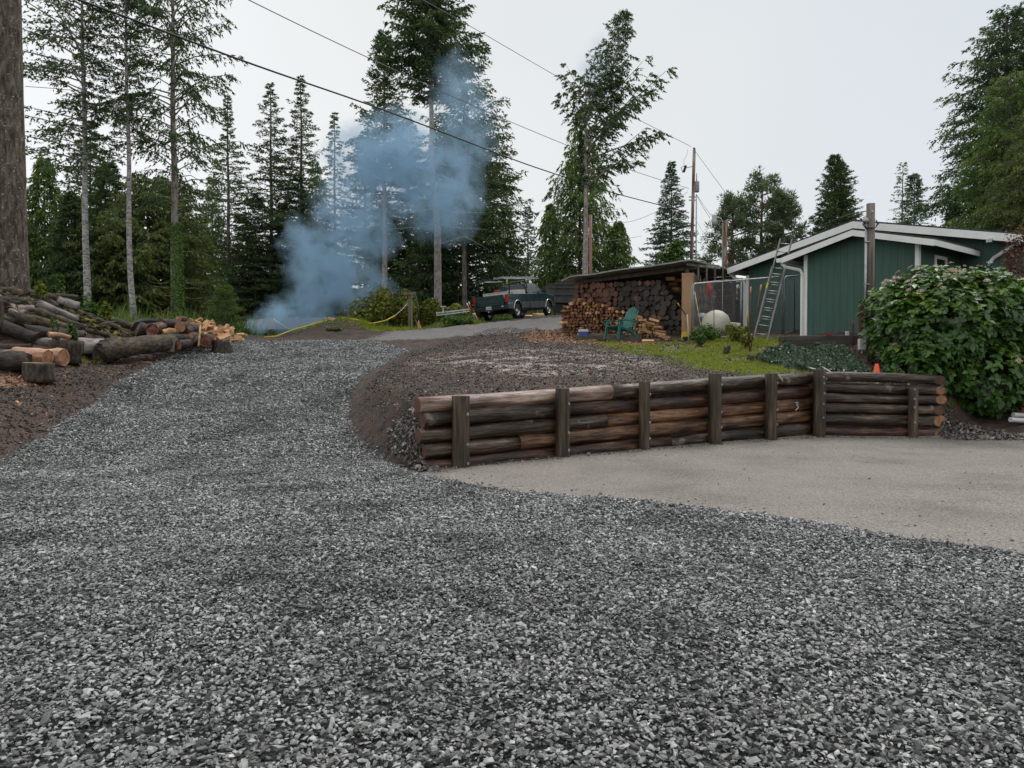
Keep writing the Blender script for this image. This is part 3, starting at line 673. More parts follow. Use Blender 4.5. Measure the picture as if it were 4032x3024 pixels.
planks(-3.68, -.005, 2.7, lambda q: mainz(q) - .07); planks(3.27, 4.4, 2.7, lambda q: mainz(q) - .07)
planks(.08, 2.68, 3.265, lambda q: bumpz(3.23) - .1, axis='y', skip=(.95, 1.62, 1.3, 2.3))
planks(2.8, 9.8, 4.505, lambda q: mainz(4.47) - .1, axis='y')
for (cx, cy, s) in ((0.02, -.012, .11), (3.2, -.012, .10)):
    mb = MB(); mb.box((cx, cy, (bumpz(cx) - .08) / 2), (s, .05, bumpz(cx) - .08)); part('corner_trim', m_white, mb)
mb = MB(); mb.box((3.262, .02, (bumpz(3.23) - .12) / 2), (.02, .05, bumpz(3.23) - .12)); part('corner_trim', m_white, mb)
mb = MB(); mb.box((-3.72, 2.68, 1.3), (.1, .05, 2.6)); part('corner_trim', m_white, mb)
mb = MB(); mb.box((-1.8, 2.685, .62), (3.7, .035, .1)); part('belt_board', m_teal, mb)
# roofs: slabs with white rake boards
def gable_roof(zf, pkx, xl, xr, y0, y1, face, nm='roof'):
    mb = MB(); th = .045
    mb.add([(xl, y0 + .02, zf(xl) + .02), (pkx, y0 + .02, zf(pkx) + .02), (xr, y0 + .02, zf(xr) + .02), (xr, y0 + .02, zf(xr) + .02 + th), (pkx, y0 + .02, zf(pkx) + .02 + th), (xl, y0 + .02, zf(xl) + .02 + th),
            (xl, y1, zf(xl) + .02), (pkx, y1, zf(pkx) + .02), (xr, y1, zf(xr) + .02), (xr, y1, zf(xr) + .02 + th), (pkx, y1, zf(pkx) + .02 + th), (xl, y1, zf(xl) + .02 + th)],
           [(0, 1, 4, 5), (1, 2, 3, 4), (11, 10, 7, 6), (10, 9, 8, 7), (5, 4, 10, 11), (4, 3, 9, 10), (0, 6, 7, 1), (1, 7, 8, 2), (0, 5, 11, 6), (2, 8, 9, 3)])
    r = part(nm, m_roof, mb)
    mb = MB()
    mb.add([(xl, y0 + .03, zf(xl)), (pkx, y0 + .03, zf(pkx)), (xr, y0 + .03, zf(xr)), (xl, y1, zf(xl)), (pkx, y1, zf(pkx)), (xr, y1, zf(xr)),
            (xl, y0 + .03, zf(xl) + .017), (pkx, y0 + .03, zf(pkx) + .017), (xr, y0 + .03, zf(xr) + .017), (xl, y1, zf(xl) + .017), (pkx, y1, zf(pkx) + .017), (xr, y1, zf(xr) + .017)],
           [(0, 3, 4, 1), (1, 4, 5, 2), (6, 7, 10, 9), (7, 8, 11, 10), (0, 1, 7, 6), (1, 2, 8, 7), (3, 9, 10, 4), (4, 10, 11, 5)]); part('soffit', m_soffit, mb)
    for sx, x0 in ((-1, xl), (1, xr)):
        mb = MB(); ya, yb = y0, y0 + .028
        P = [(x0, zf(x0) + .015), (pkx + sx * .002, zf(pkx) + .015), (pkx + sx * .002, zf(pkx) - face), (x0, zf(x0) - face)]
        mb.add([(p[0], ya, p[1]) for p in P] + [(p[0], yb, p[1]) for p in P], [(0, 1, 2, 3), (7, 6, 5, 4), (0, 4, 5, 1), (1, 5, 6, 2), (2, 6, 7, 3), (3, 7, 4, 0)]); part('rake_board', m_white, mb)
        mb = MB(); mb.box((x0 + sx * .014, (y0 + y1) / 2, zf(x0) - face / 2 + .01), (.026, y1 - y0, face)); part('eave_board', m_white, mb)
gable_roof(mainz, .35, -4.22, 4.9, 2.2, 10.4, .2)
gable_roof(bumpz, 1.62, -.55, 3.77, -.42, 2.68, .15)
# gutters and downspouts
mb = MB(); mb.prism([(-.68, bumpz(-.55) - .12), (-.56, bumpz(-.55) - .12), (-.56, bumpz(-.55) - .0), (-.70, bumpz(-.55) - .0)], 1, -.46, 2.6); part('gutter', m_white, mb)
def spout(pts, r=.045): mb = MB(); mb.tube(pts, r, 6, smooth=False); part('downspout', m_white, mb)
zz = bumpz(-.55) - .15
spout([(-.6, -.3, zz), (-.5, -.28, zz - .1), (-.12, -.08, zz - .22), (-.06, -.07, zz - .35), (-.06, -.07, .1)], .05)
zz = mainz(-4.2) - .2
spout([(-4.25, 2.4, zz), (-4.1, 2.45, zz - .15), (-3.85, 2.62, zz - .22), (-3.8, 2.62, zz - .4), (-3.8, 2.62, .1)], .05)
zz = mainz(4.9) - .2
spout([(4.85, 2.35, zz), (4.6, 2.5, zz - .08), (4.15, 2.64, zz - .3), (4.0, 2.64, zz - .5), (4.0, 2.64, .1)], .05)
for k in range(4): spout([(4.55 + .09 * k, 2.75 + .22 * k, 1.55), (4.55 + .09 * k, 2.75 + .22 * k, .1)], .03)
# side window under the right eave of the bump-out
wn = part('window', m_white, MB().box((3.29, 1.285, 2.34), (.04, .8, .09)).box((3.29, 1.285, 1.27), (.04, .8, .09)).box((3.29, .93, 1.8), (.04, .09, 1.0)).box((3.29, 1.64, 1.8), (.04, .09, 1.0)))
part('pane', m_glass, MB().box((3.272, 1.285, 1.8), (.02, .63, .99)), wn)
# small wing on the left with a glazed door
mb = MB(); mb.box((-4.9, 5.6, 1.25), (2.3, .1, 2.5)); part('wing_wall', m_teal, mb)
mb = MB(); mb.add([(-6.4, 4.3, 2.62), (-3.9, 4.3, 2.62), (-3.9, 6.5, 3.1), (-6.4, 6.5, 3.1), (-6.4, 4.3, 2.72), (-3.9, 4.3, 2.72), (-3.9, 6.5, 3.2), (-6.4, 6.5, 3.2)], [(0, 3, 2, 1), (4, 5, 6, 7), (0, 1, 5, 4), (1, 2, 6, 5), (2, 3, 7, 6), (3, 0, 4, 7)]); part('wing_roof', m_white, mb)
dr = part('door', m_white, MB().box((-5.75, 5.53, 1.35), (.12, .04, 2.1)).box((-5.25, 5.53, 1.35), (.12, .04, 2.1)).box((-4.75, 5.53, 1.35), (.12, .04, 2.1)).box((-5.25, 5.53, 2.4), (1.12, .04, .1)).box((-5.25, 5.53, .5), (1.12, .04, .5)))
part('pane', m_glass, MB().box((-5.5, 5.535, 1.6), (.38, .02, 1.5)), dr); part('pane', m_glass, MB().box((-5.0, 5.535, 1.6), (.38, .02, 1.5)), dr)
mb = MB(); mb.box((4.2, 2.16, mainz(4.2) - .22), (.14, .08, .1)); part('floodlight', m_steel, mb)

# ------------------------------------------------------------ extension ladder leaning on the house
m_ladder = M('dull_aluminium', [(.3, (.15, .15, .14)), (.7, (.26, .26, .245))], 8, rough=.5, metal=.5, bump=.05)
def ladder():
    b0 = GD(2993, 23.0); tp = W(3095, 940, 24.2); L = (tp - b0).length; up = (tp - b0) / L
    side = Vector((.93, -.36, 0)); side = (side - up * side.dot(up)).normalized(); fr = side.cross(up).normalized()
    if fr.y > 0: fr = -fr
    t = thing('extension_ladder', 'tall aluminium extension ladder leaning on the teal house', 'ladder', tuple(b0))
    mid = L * .62
    for (lo_, hi_, off, wd_) in ((0, mid + .3, .0, .40), (.55, L, .045, .35)):
        for s in (-1, 1):
            mb = MB(); mb.beam(side * s * wd_ / 2 + up * lo_ - fr * off, side * s * wd_ / 2 + up * hi_ - fr * off, .04, .085, up=tuple(fr)); mb.build('rail', [m_ladder], t)
        k = lo_ + .18
        while k < hi_ - .05:
            mb = MB(); mb.tube([side * -wd_ / 2 + up * k - fr * off, side * wd_ / 2 + up * k - fr * off], .019, 6); mb.build('rung', [m_alu], t); k += .305
    mb = MB(); mb.beam(side * -.2 + up * 1.75 + fr * .043, side * -.2 + up * 1.95 + fr * .043, .05, .01, up=tuple(fr)); mb.build('sticker', [M('sticker_yellow', (.55, .50, .06), 3, bump=0)], t)
    mb = MB(); mb.beam(side * .12 + up * 1.1 - fr * .06, side * .2 + up * 1.35 - fr * .06, .05, .06); mb.build('rung_lock', [m_rust], t)
ladder()

# ------------------------------------------------------------ chain-link kennel
def panel(px0, d0, px1, d1, h, label, y0=None, name='chain_link_fence'):
    a = GD(px0, d0); b = GD(px1, d1)
    t = thing(name, label, 'chain link fence', tuple(a), 0, 'chain link fence panels')
    v = b - a; zb = max(a.z, b.z) + .04 - a.z; L = Vector((v.x, v.y, 0)).length; dn = Vector((v.x, v.y, 0)) / L; z0 = lambda s: v.z * s / L
    r = .12; pts = [Vector((0, 0, 0)) , Vector((0, 0, h - r)), dn * (r * .3) + Vector((0, 0, h - r * .3)), dn * r + Vector((0, 0, h + z0(r)))]
    pts += [dn * (L - r) + Vector((0, 0, h + z0(L))), dn * (L - r * .3) + Vector((0, 0, h - r * .3 + z0(L))), dn * L + Vector((0, 0, h - r + z0(L))), dn * L + Vector((0, 0, z0(L)))]
    MB().tube(pts, .021, 8, smooth=True).build('frame', [m_steel], t)
    MB().tube([dn * .02 + Vector((0, 0, .06)), dn * (L - .02) + Vector((0, 0, .06 + z0(L)))], .018, 6).build('bottom_rail', [m_steel], t)
    MB().tube([dn * L * .55 + Vector((0, 0, .06 + z0(L * .55))), dn * L * .55 + Vector((0, 0, h + z0(L * .55)))], .016, 6).build('brace', [m_steel], t)
    mb = MB(); st = .075; k = -h
    V = []; Fs = []
    while k < L:
        for sgn in (1, -1):
            # from (k,0) going up-right, clipped to the panel
            s0, q0, s1, q1 = k, .06, k + h, h
            if s0 < 0: q0 += -s0; s0 = 0
            if s1 > L: q1 -= s1 - L; s1 = L
            if s1 - s0 > .03:
                A_ = (s0, q0); B_ = (s1, q1)
                if sgn < 0: A_ = (L - s0, q0); B_ = (L - s1, q1)
                pa = dn * A_[0] + Vector((0, 0, A_[1] + z0(A_[0]))); pb = dn * B_[0] + Vector((0, 0, B_[1] + z0(B_[0])))
                mb.beam(pa, pb, .0018, .0018)
        k += st
    mb.build('wire_netting', [m_steel], t)
    return t
panel(2722, 24.6, 3078, 24.0, 1.82, 'front chain link panel before the cream tank, longest of the kennel')
panel(3085, 24.0, 3200, 25.2, 1.82, 'narrow chain link panel with a hanging strap beside the house corner')
panel(2728, 24.8, 2925, 28.3, 1.82, 'chain link panel at the left side of the kennel, receding behind the tank')
panel(2928, 28.3, 3110, 26.4, 1.82, 'rear chain link panel of the kennel against the teal wall')

# cream round tank with a short neck, lying on its side
def tank():
    c = GD(2818, 25.3); c.z += .40
    t = thing('round_tank', 'cream round plastic tank with short neck behind the chain link', 'tank', (c.x, c.y, c.z))
    MB().lathe([(.001, -.46), (.2, -.43), (.35, -.33), (.45, -.18), (.475, 0), (.45, .18), (.35, .33), (.2, .43), (.001, .46)], 24, M=Matrix.Rotation(1.2, 4, 'Y')).build('body', [m_cream], t)
    MB().tube([(.30, .0, -.12), (.55, -.02, -.14), (.78, -.04, -.15)], [.22, .20, .20], 16).build('neck', [m_cream], t)
tank()
def simple(name, label, cat, mat, mb, loc, rot=(0, 0, 0), group=None, bevel=0):
    o = mb.build(name, [mat] if not isinstance(mat, list) else mat, None, bevel); o.location = loc; o.rotation_euler = rot; return tag(o, label, cat, group)
c = GD(2745, 25.2); simple('bucket', 'pale grey bucket beside the cream tank inside the kennel', 'bucket', m_cream, MB().lathe([(0, 0), (.17, 0), (.21, .38), (.215, .38), (.2, .37), (.16, .03), (0, .03)], 16), tuple(c))
c = GD(2912, 29.0); c2 = thing('wheelie_bin', 'dark green bin standing before the glazed door', 'bin', tuple(c), -.5)
MB().add([(-.27, -.3, .05), (.27, -.3, .05), (.27, .3, .05), (-.27, .3, .05), (-.32, -.36, .95), (.32, -.36, .95), (.32, .36, .95), (-.32, .36, .95)], [(3, 2, 1, 0), (4, 5, 6, 7), (0, 1, 5, 4), (1, 2, 6, 5), (2, 3, 7, 6), (3, 0, 4, 7)]).build('body', [M('bin_green', (.012, .05, .03), 3, rough=.45, bump=0)], c2, .01)
MB().box((0, 0, .98), (.68, .76, .05)).build('lid', [M('bin_lid_green', (.02, .08, .05), 3, rough=.4, bump=0)], c2, .01)
# sticks and rods standing in the yard
def stick(name, label, cat, a, b, r, mat, tip=None, group=None):
    t = MB(); a = Vector(a); b = Vector(b)
    o = t.tube([(0, 0, 0), tuple(b - a)], r, 7).build(name, [mat], None); o.location = a; tag(o, label, cat, group)
    if tip:
        d = (b - a); MB().tube([tuple(d * (1 - tip[1])), tuple(d * 1.003)], r * 1.25, 7).build('tip', [tip[0]], o)
    return o
stick('steel_stake', 'black rod with an orange tip standing upright left of the ladder', 'stake', GD(2950, 20.8), W(2956, 1130, 20.9), .016, m_rust, (m_fadeor, .1), 'rods left of the ladder')
stick('steel_stake', 'black rod with an orange tip leaning right towards the ladder', 'stake', GD(2953, 20.7), W(2997, 1122, 21.0), .016, m_rust, (m_fadeor, .1), 'rods left of the ladder')
stick('wooden_stake', 'short stake with a yellow painted top by the white downspout', 'stake', GD(2948, 21.3), W(2942, 1228, 21.2), .018, m_rust, (m_yellow, .26))
stick('bamboo_pole', 'long pale pole leaning against the front of the kennel', 'pole', GD(2771, 23.6), W(2735, 1150, 24.3), .018, M('bamboo', [(.4, (.26, .18, .07)), (.6, (.42, .32, .15))], 6, rough=.5))
stick('pale_pole', 'pale wooden pole leaning on the kennel corner post by the firewood', 'pole', GD(2712, 24.4), W(2706, 1238, 24.7), .025, M('pale_pole_wood', (.5, .42, .3), 6, rough=.6))
stick('hatchet_handle', 'tool handle with yellow tip leaning on the firewood', 'tool', W(2700, 1240, 25.3), W(2668, 1193, 25.4), .016, m_black, (m_yellow, .25))
stick('steel_stake', 'thin rusty rod standing in front of the cream tank', 'stake', GD(2811, 24.2), W(2811, 1222, 24.2), .012, m_rust)
stick('steel_stake', 'rusty stake standing behind the timber planter before the house', 'stake', GD(3358, 19.3), W(3359, 1262, 19.3), .02, m_rust, (m_redpole, .25))
o = stick('strap', 'black strap hanging from the narrow chain link panel', 'strap', W(3127, 1310, 24.35), W(3128, 1098, 24.35), .012, m_black)

# ------------------------------------------------------------ weatherhead pole in front of the house
def service_pole():
    b = GD(3421, 19.0); top = W(3421, 802, 19.0).z
    t = thing('service_pole', 'short thick wooden service pole with grey conduit before the house', 'utility pole', tuple(b)); h = top - b.z
    MB().tube([(0, 0, -.1), (0, 0, h * .5), (0, 0, h)], [.115, .105, .1], 14, wob=.02, seed=3).build('pole', [m_polewood], t)
    cx, cy = -.135, -.06
    MB().tube([(cx, cy, .2), (cx, cy, h - .5)], .032, 10).build('conduit', [m_steel], t)
    MB().lathe([(0, .11), (.05, .1), (.075, .05), (.08, 0), (.05, -.04), (.03, -.05)], 12, c=(cx - .01, cy, h - .45)).build('weatherhead', [m_steel], t)
    for i in range(3):
        MB().tube([(cx - .03, cy - .02, h - .43 - .01 * i), (cx - .12 + .02 * i, cy - .05, h - .52 - .03 * i), (cx - .03, cy - .1, h - .62 - .02 * i), (.06, -.13, h - .62), (.13 + .02 * i, -.08, h - .5), (.12, -.02, h - .4)], .011, 6).build('wire_loop', [m_wire], t)
    for zz in (h - .95, h - 2.0, h - 3.2): MB().box((cx + .02, cy - .01, zz), (.12, .08, .03)).build('strap', [m_steel], t)
    MB().tube([(0, -.1, h - .22), (-.05, -.2, h - .22)], .02, 6).build('bracket', [m_plastic_w], t)
    bx = MB(); bx.box((0, 0, 0), (.17, .12, .27)); o = bx.build('meter_box', [m_plastic_w], t, .015); q = W(3394, 1356, 18.75); o.location = q - b
    MB().tube([(0.0, .02, -.12), (.02, .02, -.3), (.03, .05, -.6)], .016, 6).build('pipe', [m_plastic_w], o)
    return t
service_pole()
c = GD(3391, 19.2); simple('old_post', 'reddish brown rotting timber post left of the service pole', 'post', M('rotting_redwood', [(.35, (.05, .018, .012)), (.6, (.17, .055, .028))], 7, (1, 1, .1), rough=.7, bump=.6), MB().box((0, 0, .7), (.12, .14, W(3391, 1205, 19.2).z - c.z + .0)).box((0, 0, W(3391, 1205, 19.2).z - c.z + .32), (.15, .15, .04)), (c.x, c.y, c.z + (W(3391, 1205, 19.2).z - c.z) / 2 - .7), bevel=.008)

# timber planter with ivy
pl = thing('timber_planter', 'low planter of stacked grey timbers overgrown with ivy', 'planter', tuple(GD(3112, 19.6)))
plo = pl.location.copy()
for i, (pxa, pxb, py, da, db) in enumerate(((3112, 3392, 1332, 19.6, 19.4), (3112, 3392, 1353, 19.6, 19.4), (3114, 3392, 1375, 19.6, 19.4), (3112, 3392, 1397, 19.6, 19.4), (3112, 3392, 1419, 19.6, 19.4), (3112, 3392, 1441, 19.6, 19.4))):
    a = W(pxa, py, da); b = W(pxb, py, db); b.z = a.z
    MB().beam(a - plo, b - plo, .14, .128).build('timber', [m_darkbeam], pl, .008)
    c3 = a + Vector((.07 + .01 * (i % 2), .9, 0)); MB().beam(a + Vector((.07, .08, .0)) - plo, c3 - plo, .128, .126).build('timber', [m_darkbeam], pl, .008)
q = W(3336, 1311, 19.4); simple('white_box', 'small white box standing on the planter timber', 'box', m_plastic_w, MB().box((0, 0, .0), (.075, .07, .11)), (q.x, q.y, W(3336, 1332, 19.5).z + .064 + .057), bevel=.006)
q = W(3262, 1313, 19.45); simple('red_tool', 'small red hand tool lying on the planter timber', 'tool', m_red, MB().beam((-.1, 0, .04), (.1, 0, 0), .04, .03).beam((-.02, 0, .03), (-.11, 0, .07), .05, .03), (q.x, q.y, W(3336, 1332, 19.5).z + .064 + .017))
# pipes and cones
def pipe(label, a, b, r, mat, group=None): return stick('plastic_pipe', label, 'pipe', a, b, r, mat, None, group)
def onG(px, py, dz): g = G(px, py); g.z += dz; return g
pipe('long thin pale pipe lying on the grass behind the log wall', onG(3085, 1428, .06), W(3255, 1467, 16.9), .014, m_plastic_w, 'pipes behind the wall')
pipe('short thin pale pipe lying beside the ivy behind the wall', onG(3220, 1445, .06), W(3275, 1467, 16.8), .013, m_plastic_w, 'pipes behind the wall')
pipe('upper of two thick white pipes lying at the right edge', W(3990, 1633, 16.9), W(4120, 1640, 17.2), .055, m_plastic_w, 'white pipes')
pipe('lower of two thick white pipes lying at the right edge', W(3978, 1652, 16.6), W(4120, 1662, 16.9), .055, m_plastic_w, 'white pipes')
b_ = W(4030, 1592, 17.4); bn = thing('bench', 'low red wooden bench at the right edge below the bush', 'bench', (b_.x, b_.y, HZ(b_.x, b_.y))); hh = b_.z - bn.location.z
mred = M('red_bench_paint', (.28, .03, .02), 5, rough=.5); MB().box((.2, 0, hh), (.85, .3, .06)).build('seat', [mred], bn, .005)
for s in (-.1, .5): MB().box((s, 0, hh / 2 - .03), (.06, .26, max(hh - .06, .1))).build('leg', [mred], bn)
def cone(label, loc, h, r, mat, tilt=(0, 0, 0), mat2=None):
    t = thing('traffic_cone', label, 'traffic cone', tuple(loc), rot=tilt)
    MB().lathe([(r, .02), (r * .93, .03), (.035, h), (.025, h), (.02, h - .02)], 18).build('cone', [mat], t)
    MB().box((0, 0, .012), (r * 2.7, r * 2.7, .024)).build('base', [mat2 or mat], t, .006)
q = GD(3452, 16.85); cone('bright orange traffic cone behind the log wall', q, W(3452, 1432, 16.85).z - q.z, .12, m_orange)
q = G(1651, 1288); cone('faded orange traffic cone beside the wooden post', q, .92 * 38 * q.y / F / 1, .11, m_fadeor, (0, -.05, 0))
# ------------------------------------------------------------ woodshed and its firewood
SL = Vector((2.21, 29.0, 0)); SR = Vector((6.31, 25.8, 0)); sdv = (SR - SL); SLEN = sdv.length; sdv.normalize(); sn = Vector((sdv.y, -sdv.x, 0))   # sn: towards the camera
sb = -sn
shed = thing('woodshed', 'open woodshed with a thin sloping tin roof and plywood panel', 'shed', tuple(GD(2680, 26.5)))
so_ = shed.location.copy()
def S(t, back, z): p = SL + sdv * t + sb * back; return Vector((p.x, p.y, z))
zL = W(2257, 1099, 28.9).z; zR = W(2712, 1036, 26.0).z
def roofz(t, back=0): return zL + (zR - zL) * (t / (SLEN - .2)) + .0 * back
m_tin = M('shed_roofing', [(.3, (.16, .17, .155)), (.6, (.28, .295, .265)), (.8, (.36, .37, .33))], 4, rough=.5, bump=.3)
mb = MB(); V = []; N = 14; rj = random.Random(3)
for i in range(N + 1):
    t = -.1 + (SLEN + .05) * i / N
    for bk in (-.45, 3.4):
        sag = .012 * math.sin(i * 1.1) + rj.uniform(-.012, .012) - (.1 if i == 0 and bk < 0 else 0)
        V.append(S(t, bk, roofz(t) + sag) - so_); V.append(S(t, bk, roofz(t) + sag + .05) - so_)
Fs = []
for i in range(N):
    a = i * 4; b = a + 4; Fs += [(a, b, b + 2, a + 2), (a + 1, a + 3, b + 3, b + 1), (a, a + 1, b + 1, b), (a + 2, b + 2, b + 3, a + 3)]
Fs += [(0, 2, 3, 1), (N * 4, N * 4 + 1, N * 4 + 3, N * 4 + 2)]
mb.add(V, Fs); mb.build('roof', [m_tin], shed)
for bk in (.35, 1.2, 2.9): MB().beam(S(0, bk, roofz(0) - .1) - so_, S(SLEN - .25, bk, roofz(SLEN - .25) - .1) - so_, .05, .14).build('beam', [m_oldwood], shed)
# right side canopy with pale fascia
cz = W(2770, 1050, 25.9).z
e0 = S(SLEN - .15, -.35, 0); e1_ = Vector((9.0, 31.5, 0))
q0 = W(2705, 1040, 25.9); q1 = W(2835, 1041, 26.9)
MB().beam(Vector((q0.x, q0.y, q0.z)) - so_, Vector((q1.x, q1.y, q0.z)) - so_, .04, .09).build('fascia', [M('old_cream_paint', [(.35, (.22, .20, .15)), (.6, (.42, .40, .33))], 5, rough=.7)], shed)
mb = MB(); a = q0 + Vector((0, .03, .06)); b = Vector((q1.x, q1.y + .03, q0.z + .06)); c_ = b + Vector((.3, 3.2, 0)); d_ = a + Vector((1.2, 3.4, 0))
mb.add([p - so_ for p in (a, b, c_, d_)] + [p - so_ + Vector((0, 0, .04)) for p in (a, b, c_, d_)], [(3, 2, 1, 0), (4, 5, 6, 7), (0, 1, 5, 4), (1, 2, 6, 5), (2, 3, 7, 6), (3, 0, 4, 7)]); mb.build('side_roof', [m_tin], shed)
for k in range(4):
    p = S(SLEN - .2, .1, 0) + Vector((.35 * k + .12, .25 * k, 0)); MB().beam(Vector((p.x, p.y, q0.z - .55)) - so_, Vector((p.x, p.y, q0.z - .03)) - so_, .06, .06).build('bracket_post', [m_oldwood], shed)
for t, bk in ((.15, 0.5), (2.6, 3.1), (SLEN - .5, .15), (SLEN - .05, 3.1), (.1, 3.1)):
    p = S(t, bk, 0); zb = HZ(p.x, p.y) - .1; MB().beam(Vector((p.x, p.y, zb)) - so_, Vector((p.x, p.y, roofz(t) - .17)) - so_, .12, .12).build('post', [m_oldwood], shed)
def wallp(nm, t0, b0, t1, b1, z0, z1, mat, th=.02):
    a = S(t0, b0, 0); b = S(t1, b1, 0); zb = min(HZ(a.x, a.y), HZ(b.x, b.y)); h = z1 - z0
    MB().beam(Vector((a.x, a.y, zb + z0 + h / 2)) - so_, Vector((b.x, b.y, zb + z0 + h / 2)) - so_, th, h).build(nm, [mat], shed)
m_dim = M('old_boards', [(.35, (.06, .045, .035)), (.6, (.13, .10, .08))], 4, (1, 1, 5), rough=.8)
for k in range(9): wallp('back_board', -.1, 3.25 + .005 * (k % 2), SLEN, 3.25 + .005 * (k % 2), .02 + .24 * k, .24 + .24 * k, m_dim)
wallp('side_board', 0, 1.0, 0, 3.2, 0, 2.0, m_dim)
wallp('divider_panel', SLEN - 1.5, 1.0, SLEN - .55, .35, .0, 1.25, M('grey_panel', [(.3, (.10, .075, .055)), (.7, (.16, .125, .095))], 3, rough=.8), .03)
a = W(2684, 1240, 25.75); b = W(2724, 1235, 25.6); z1 = W(2690, 1075, 25.7).z; zb = HZ(a.x, a.y)
MB().beam(Vector((a.x, a.y, (zb + z1) / 2)) - so_, Vector((b.x + .05, b.y - .0, (zb + z1) / 2)) - so_, .02, z1 - zb).build('plywood_panel', [m_ply], shed)
MB().beam(Vector((b.x + .05, b.y, (zb + z1) / 2)) - so_, Vector((b.x + .75, b.y + 2.0, (zb + z1) / 2)) - so_, .02, z1 - zb).build('plywood_panel', [M('plywood_grey', [(.3, (.15, .105, .07)), (.7, (.28, .21, .15))], 3, rough=.8)], shed)

def firewood_mesh(name, kind, mats, seed):
    rr = random.Random(seed); mb = MB(); L = .40
    if kind == 'round':
        n = 11; mb.tube([(-L / 2, 0, 0), (L / 2, 0, 0)], [1, 1.03], n, 0, True, 1, True, .06, seed)
    else:
        k = rr.choice((3, 4, 4, 5)); ph = rr.uniform(0, 6); P = []
        for i in range(k):
            a = ph + 2 * math.pi * i / k + rr.uniform(-.3, .3); r = rr.uniform(.75, 1.15); P.append((math.cos(a) * r, math.sin(a) * r * .8))
        mb.prism(P, 0, -L / 2, L / 2, 0)
        mb.m[0] = mb.m[1] = 1
    me = bpy.data.meshes.new(name); me.from_pydata([tuple(v) for v in mb.v], [], mb.f); me.polygons.foreach_set('material_index', mb.m); me.polygons.foreach_set('use_smooth', mb.sm); me.update()
    for m in mats: me.materials.append(m)
    return me
RM_R = [firewood_mesh('firewood_round', 'round', [B_DARK, R_END], i) for i in range(3)]
RM_G = [firewood_mesh('firewood_round', 'round', [B_DARK, R_ENDG], 10 + i) for i in range(4)]
SM_F = [firewood_mesh('split_firewood', 'split', [S_FACE, S_FACE], 20 + i) for i in range(5)]
SM_O = [firewood_mesh('split_firewood', 'split', [S_OLD, S_OLD], 30 + i) for i in range(8)]
fa = math.atan2(sn.y, sn.x)       # axis of the pieces points out of the stack face
def hback(t): return float(np.interp(t, [-.05, .15, .5, 2.6, 3.3, 3.79, 4.09, 4.33, 4.74, 5.25], [1.5, 1.9, 1.98, 2.0, 1.95, 1.8, 1.45, .98, .68, .25]))
def hfront(t): return float(np.interp(t, [-.15, .25, .9, 1.5, 2.2, 2.7, 3.2, 3.7, 4.0], [1.05, 1.25, 1.42, 1.15, .98, .85, .6, .42, .15]))
L_R = ('dark reddish round of firewood in the upper left of the stack under the shed roof', 'reddish rounds stacked under the woodshed roof')
L_G = ('dark grey round of firewood in the right part of the stack under the shed roof', 'grey rounds stacked under the woodshed roof')
L_O = ('aged brown split log in the stack left of the green chair', 'brown split firewood in the front stack')
L_F = ('bright orange split log lying on the stack behind the green chair', 'bright split firewood on the front stack')
nR = nS = 0
def zone(t, zz, top, L):
    v = 'top row' if top - zz < .16 else 'bottom row' if zz < .15 else 'low down' if zz < .5 else 'middle height' if zz < 1.0 else 'upper rows' if zz < 1.5 else 'below roof'
    k = int(6 * t / L); return v + (', left end', ', left part', ', left of middle', ', right of middle', ', right part', ', right end', ', right end')[max(0, min(k, 6))] + ' under the shed roof'
row = 0; zrow = .085
while zrow < 2.1:
    t = -.02 + (row % 2) * .09
    while t < 5.25:
        r = random.choice((.075, .085, .095, .105, .12)); t += r * .96
        if zrow < hback(t) and not (zrow < hfront(t) - .35 and t < 3.3):
            p = SL + sdv * t + sb * (.35 + random.uniform(-.09, .09)); g = HZ(p.x, p.y)
            red = (t < 1.9 and zrow > 1.0) or random.random() < .07
            me = random.choice(RM_R if red else RM_G); sc = r * random.uniform(.95, 1.12)
            o = place('firewood_round', me, None, (p.x, p.y, g + zrow + random.uniform(-.015, .015)), (random.uniform(0, 6), random.uniform(-.06, .06), fa + random.uniform(-.07, .07)), (random.uniform(.95, 1.2), sc, sc))
            lb = L_R if red else L_G; zn = zone(t, zrow, hback(t), 5.2); tag(o, ('dark reddish' if red else 'dark grey') + ' round of firewood, ' + zn, 'firewood', lb[1] + ', ' + zn); nR += 1
        t += r * .96
    zrow += .175; row += 1
zrow = .05; row = 0
while zrow < 1.45:
    t = -.12 + (row % 2) * .06
    while t < 3.95:
        r = random.uniform(.055, .085); t += r
        if zrow < hfront(t) and nS < 290:
            p = SL + sdv * t + sn * (.28 + random.uniform(-.05, .05)); g = HZ(p.x, p.y)
            top = hfront(t) - zrow < .13
            fresh = (t > 2.3 and random.random() < .35) or (top and random.random() < (.8 if t > 2.2 else .3)) or random.random() < .06
            me = random.choice(SM_F if fresh else SM_O); tw = random.uniform(-.12, .12) if not top else random.uniform(-.5, .5)
            if t < .3 and zrow < 1.1 and (row % 3 != 0): tw += 1.45
            o = place('split_firewood', me, None, (p.x, p.y, g + zrow), (random.uniform(0, 6), random.uniform(-.08, .08), fa + tw), (random.uniform(.9, 1.1), r * 1.15, r * 1.15))
            lb = L_F if fresh else L_O; zn = zone(t, zrow, hfront(t), 3.9).replace('under the shed roof', 'in the front stack'); tag(o, ('bright orange' if fresh else 'aged brown') + ' split log, ' + zn, 'firewood', lb[1] + ', ' + zn); nS += 1
        t += r
    zrow += .115; row += 1
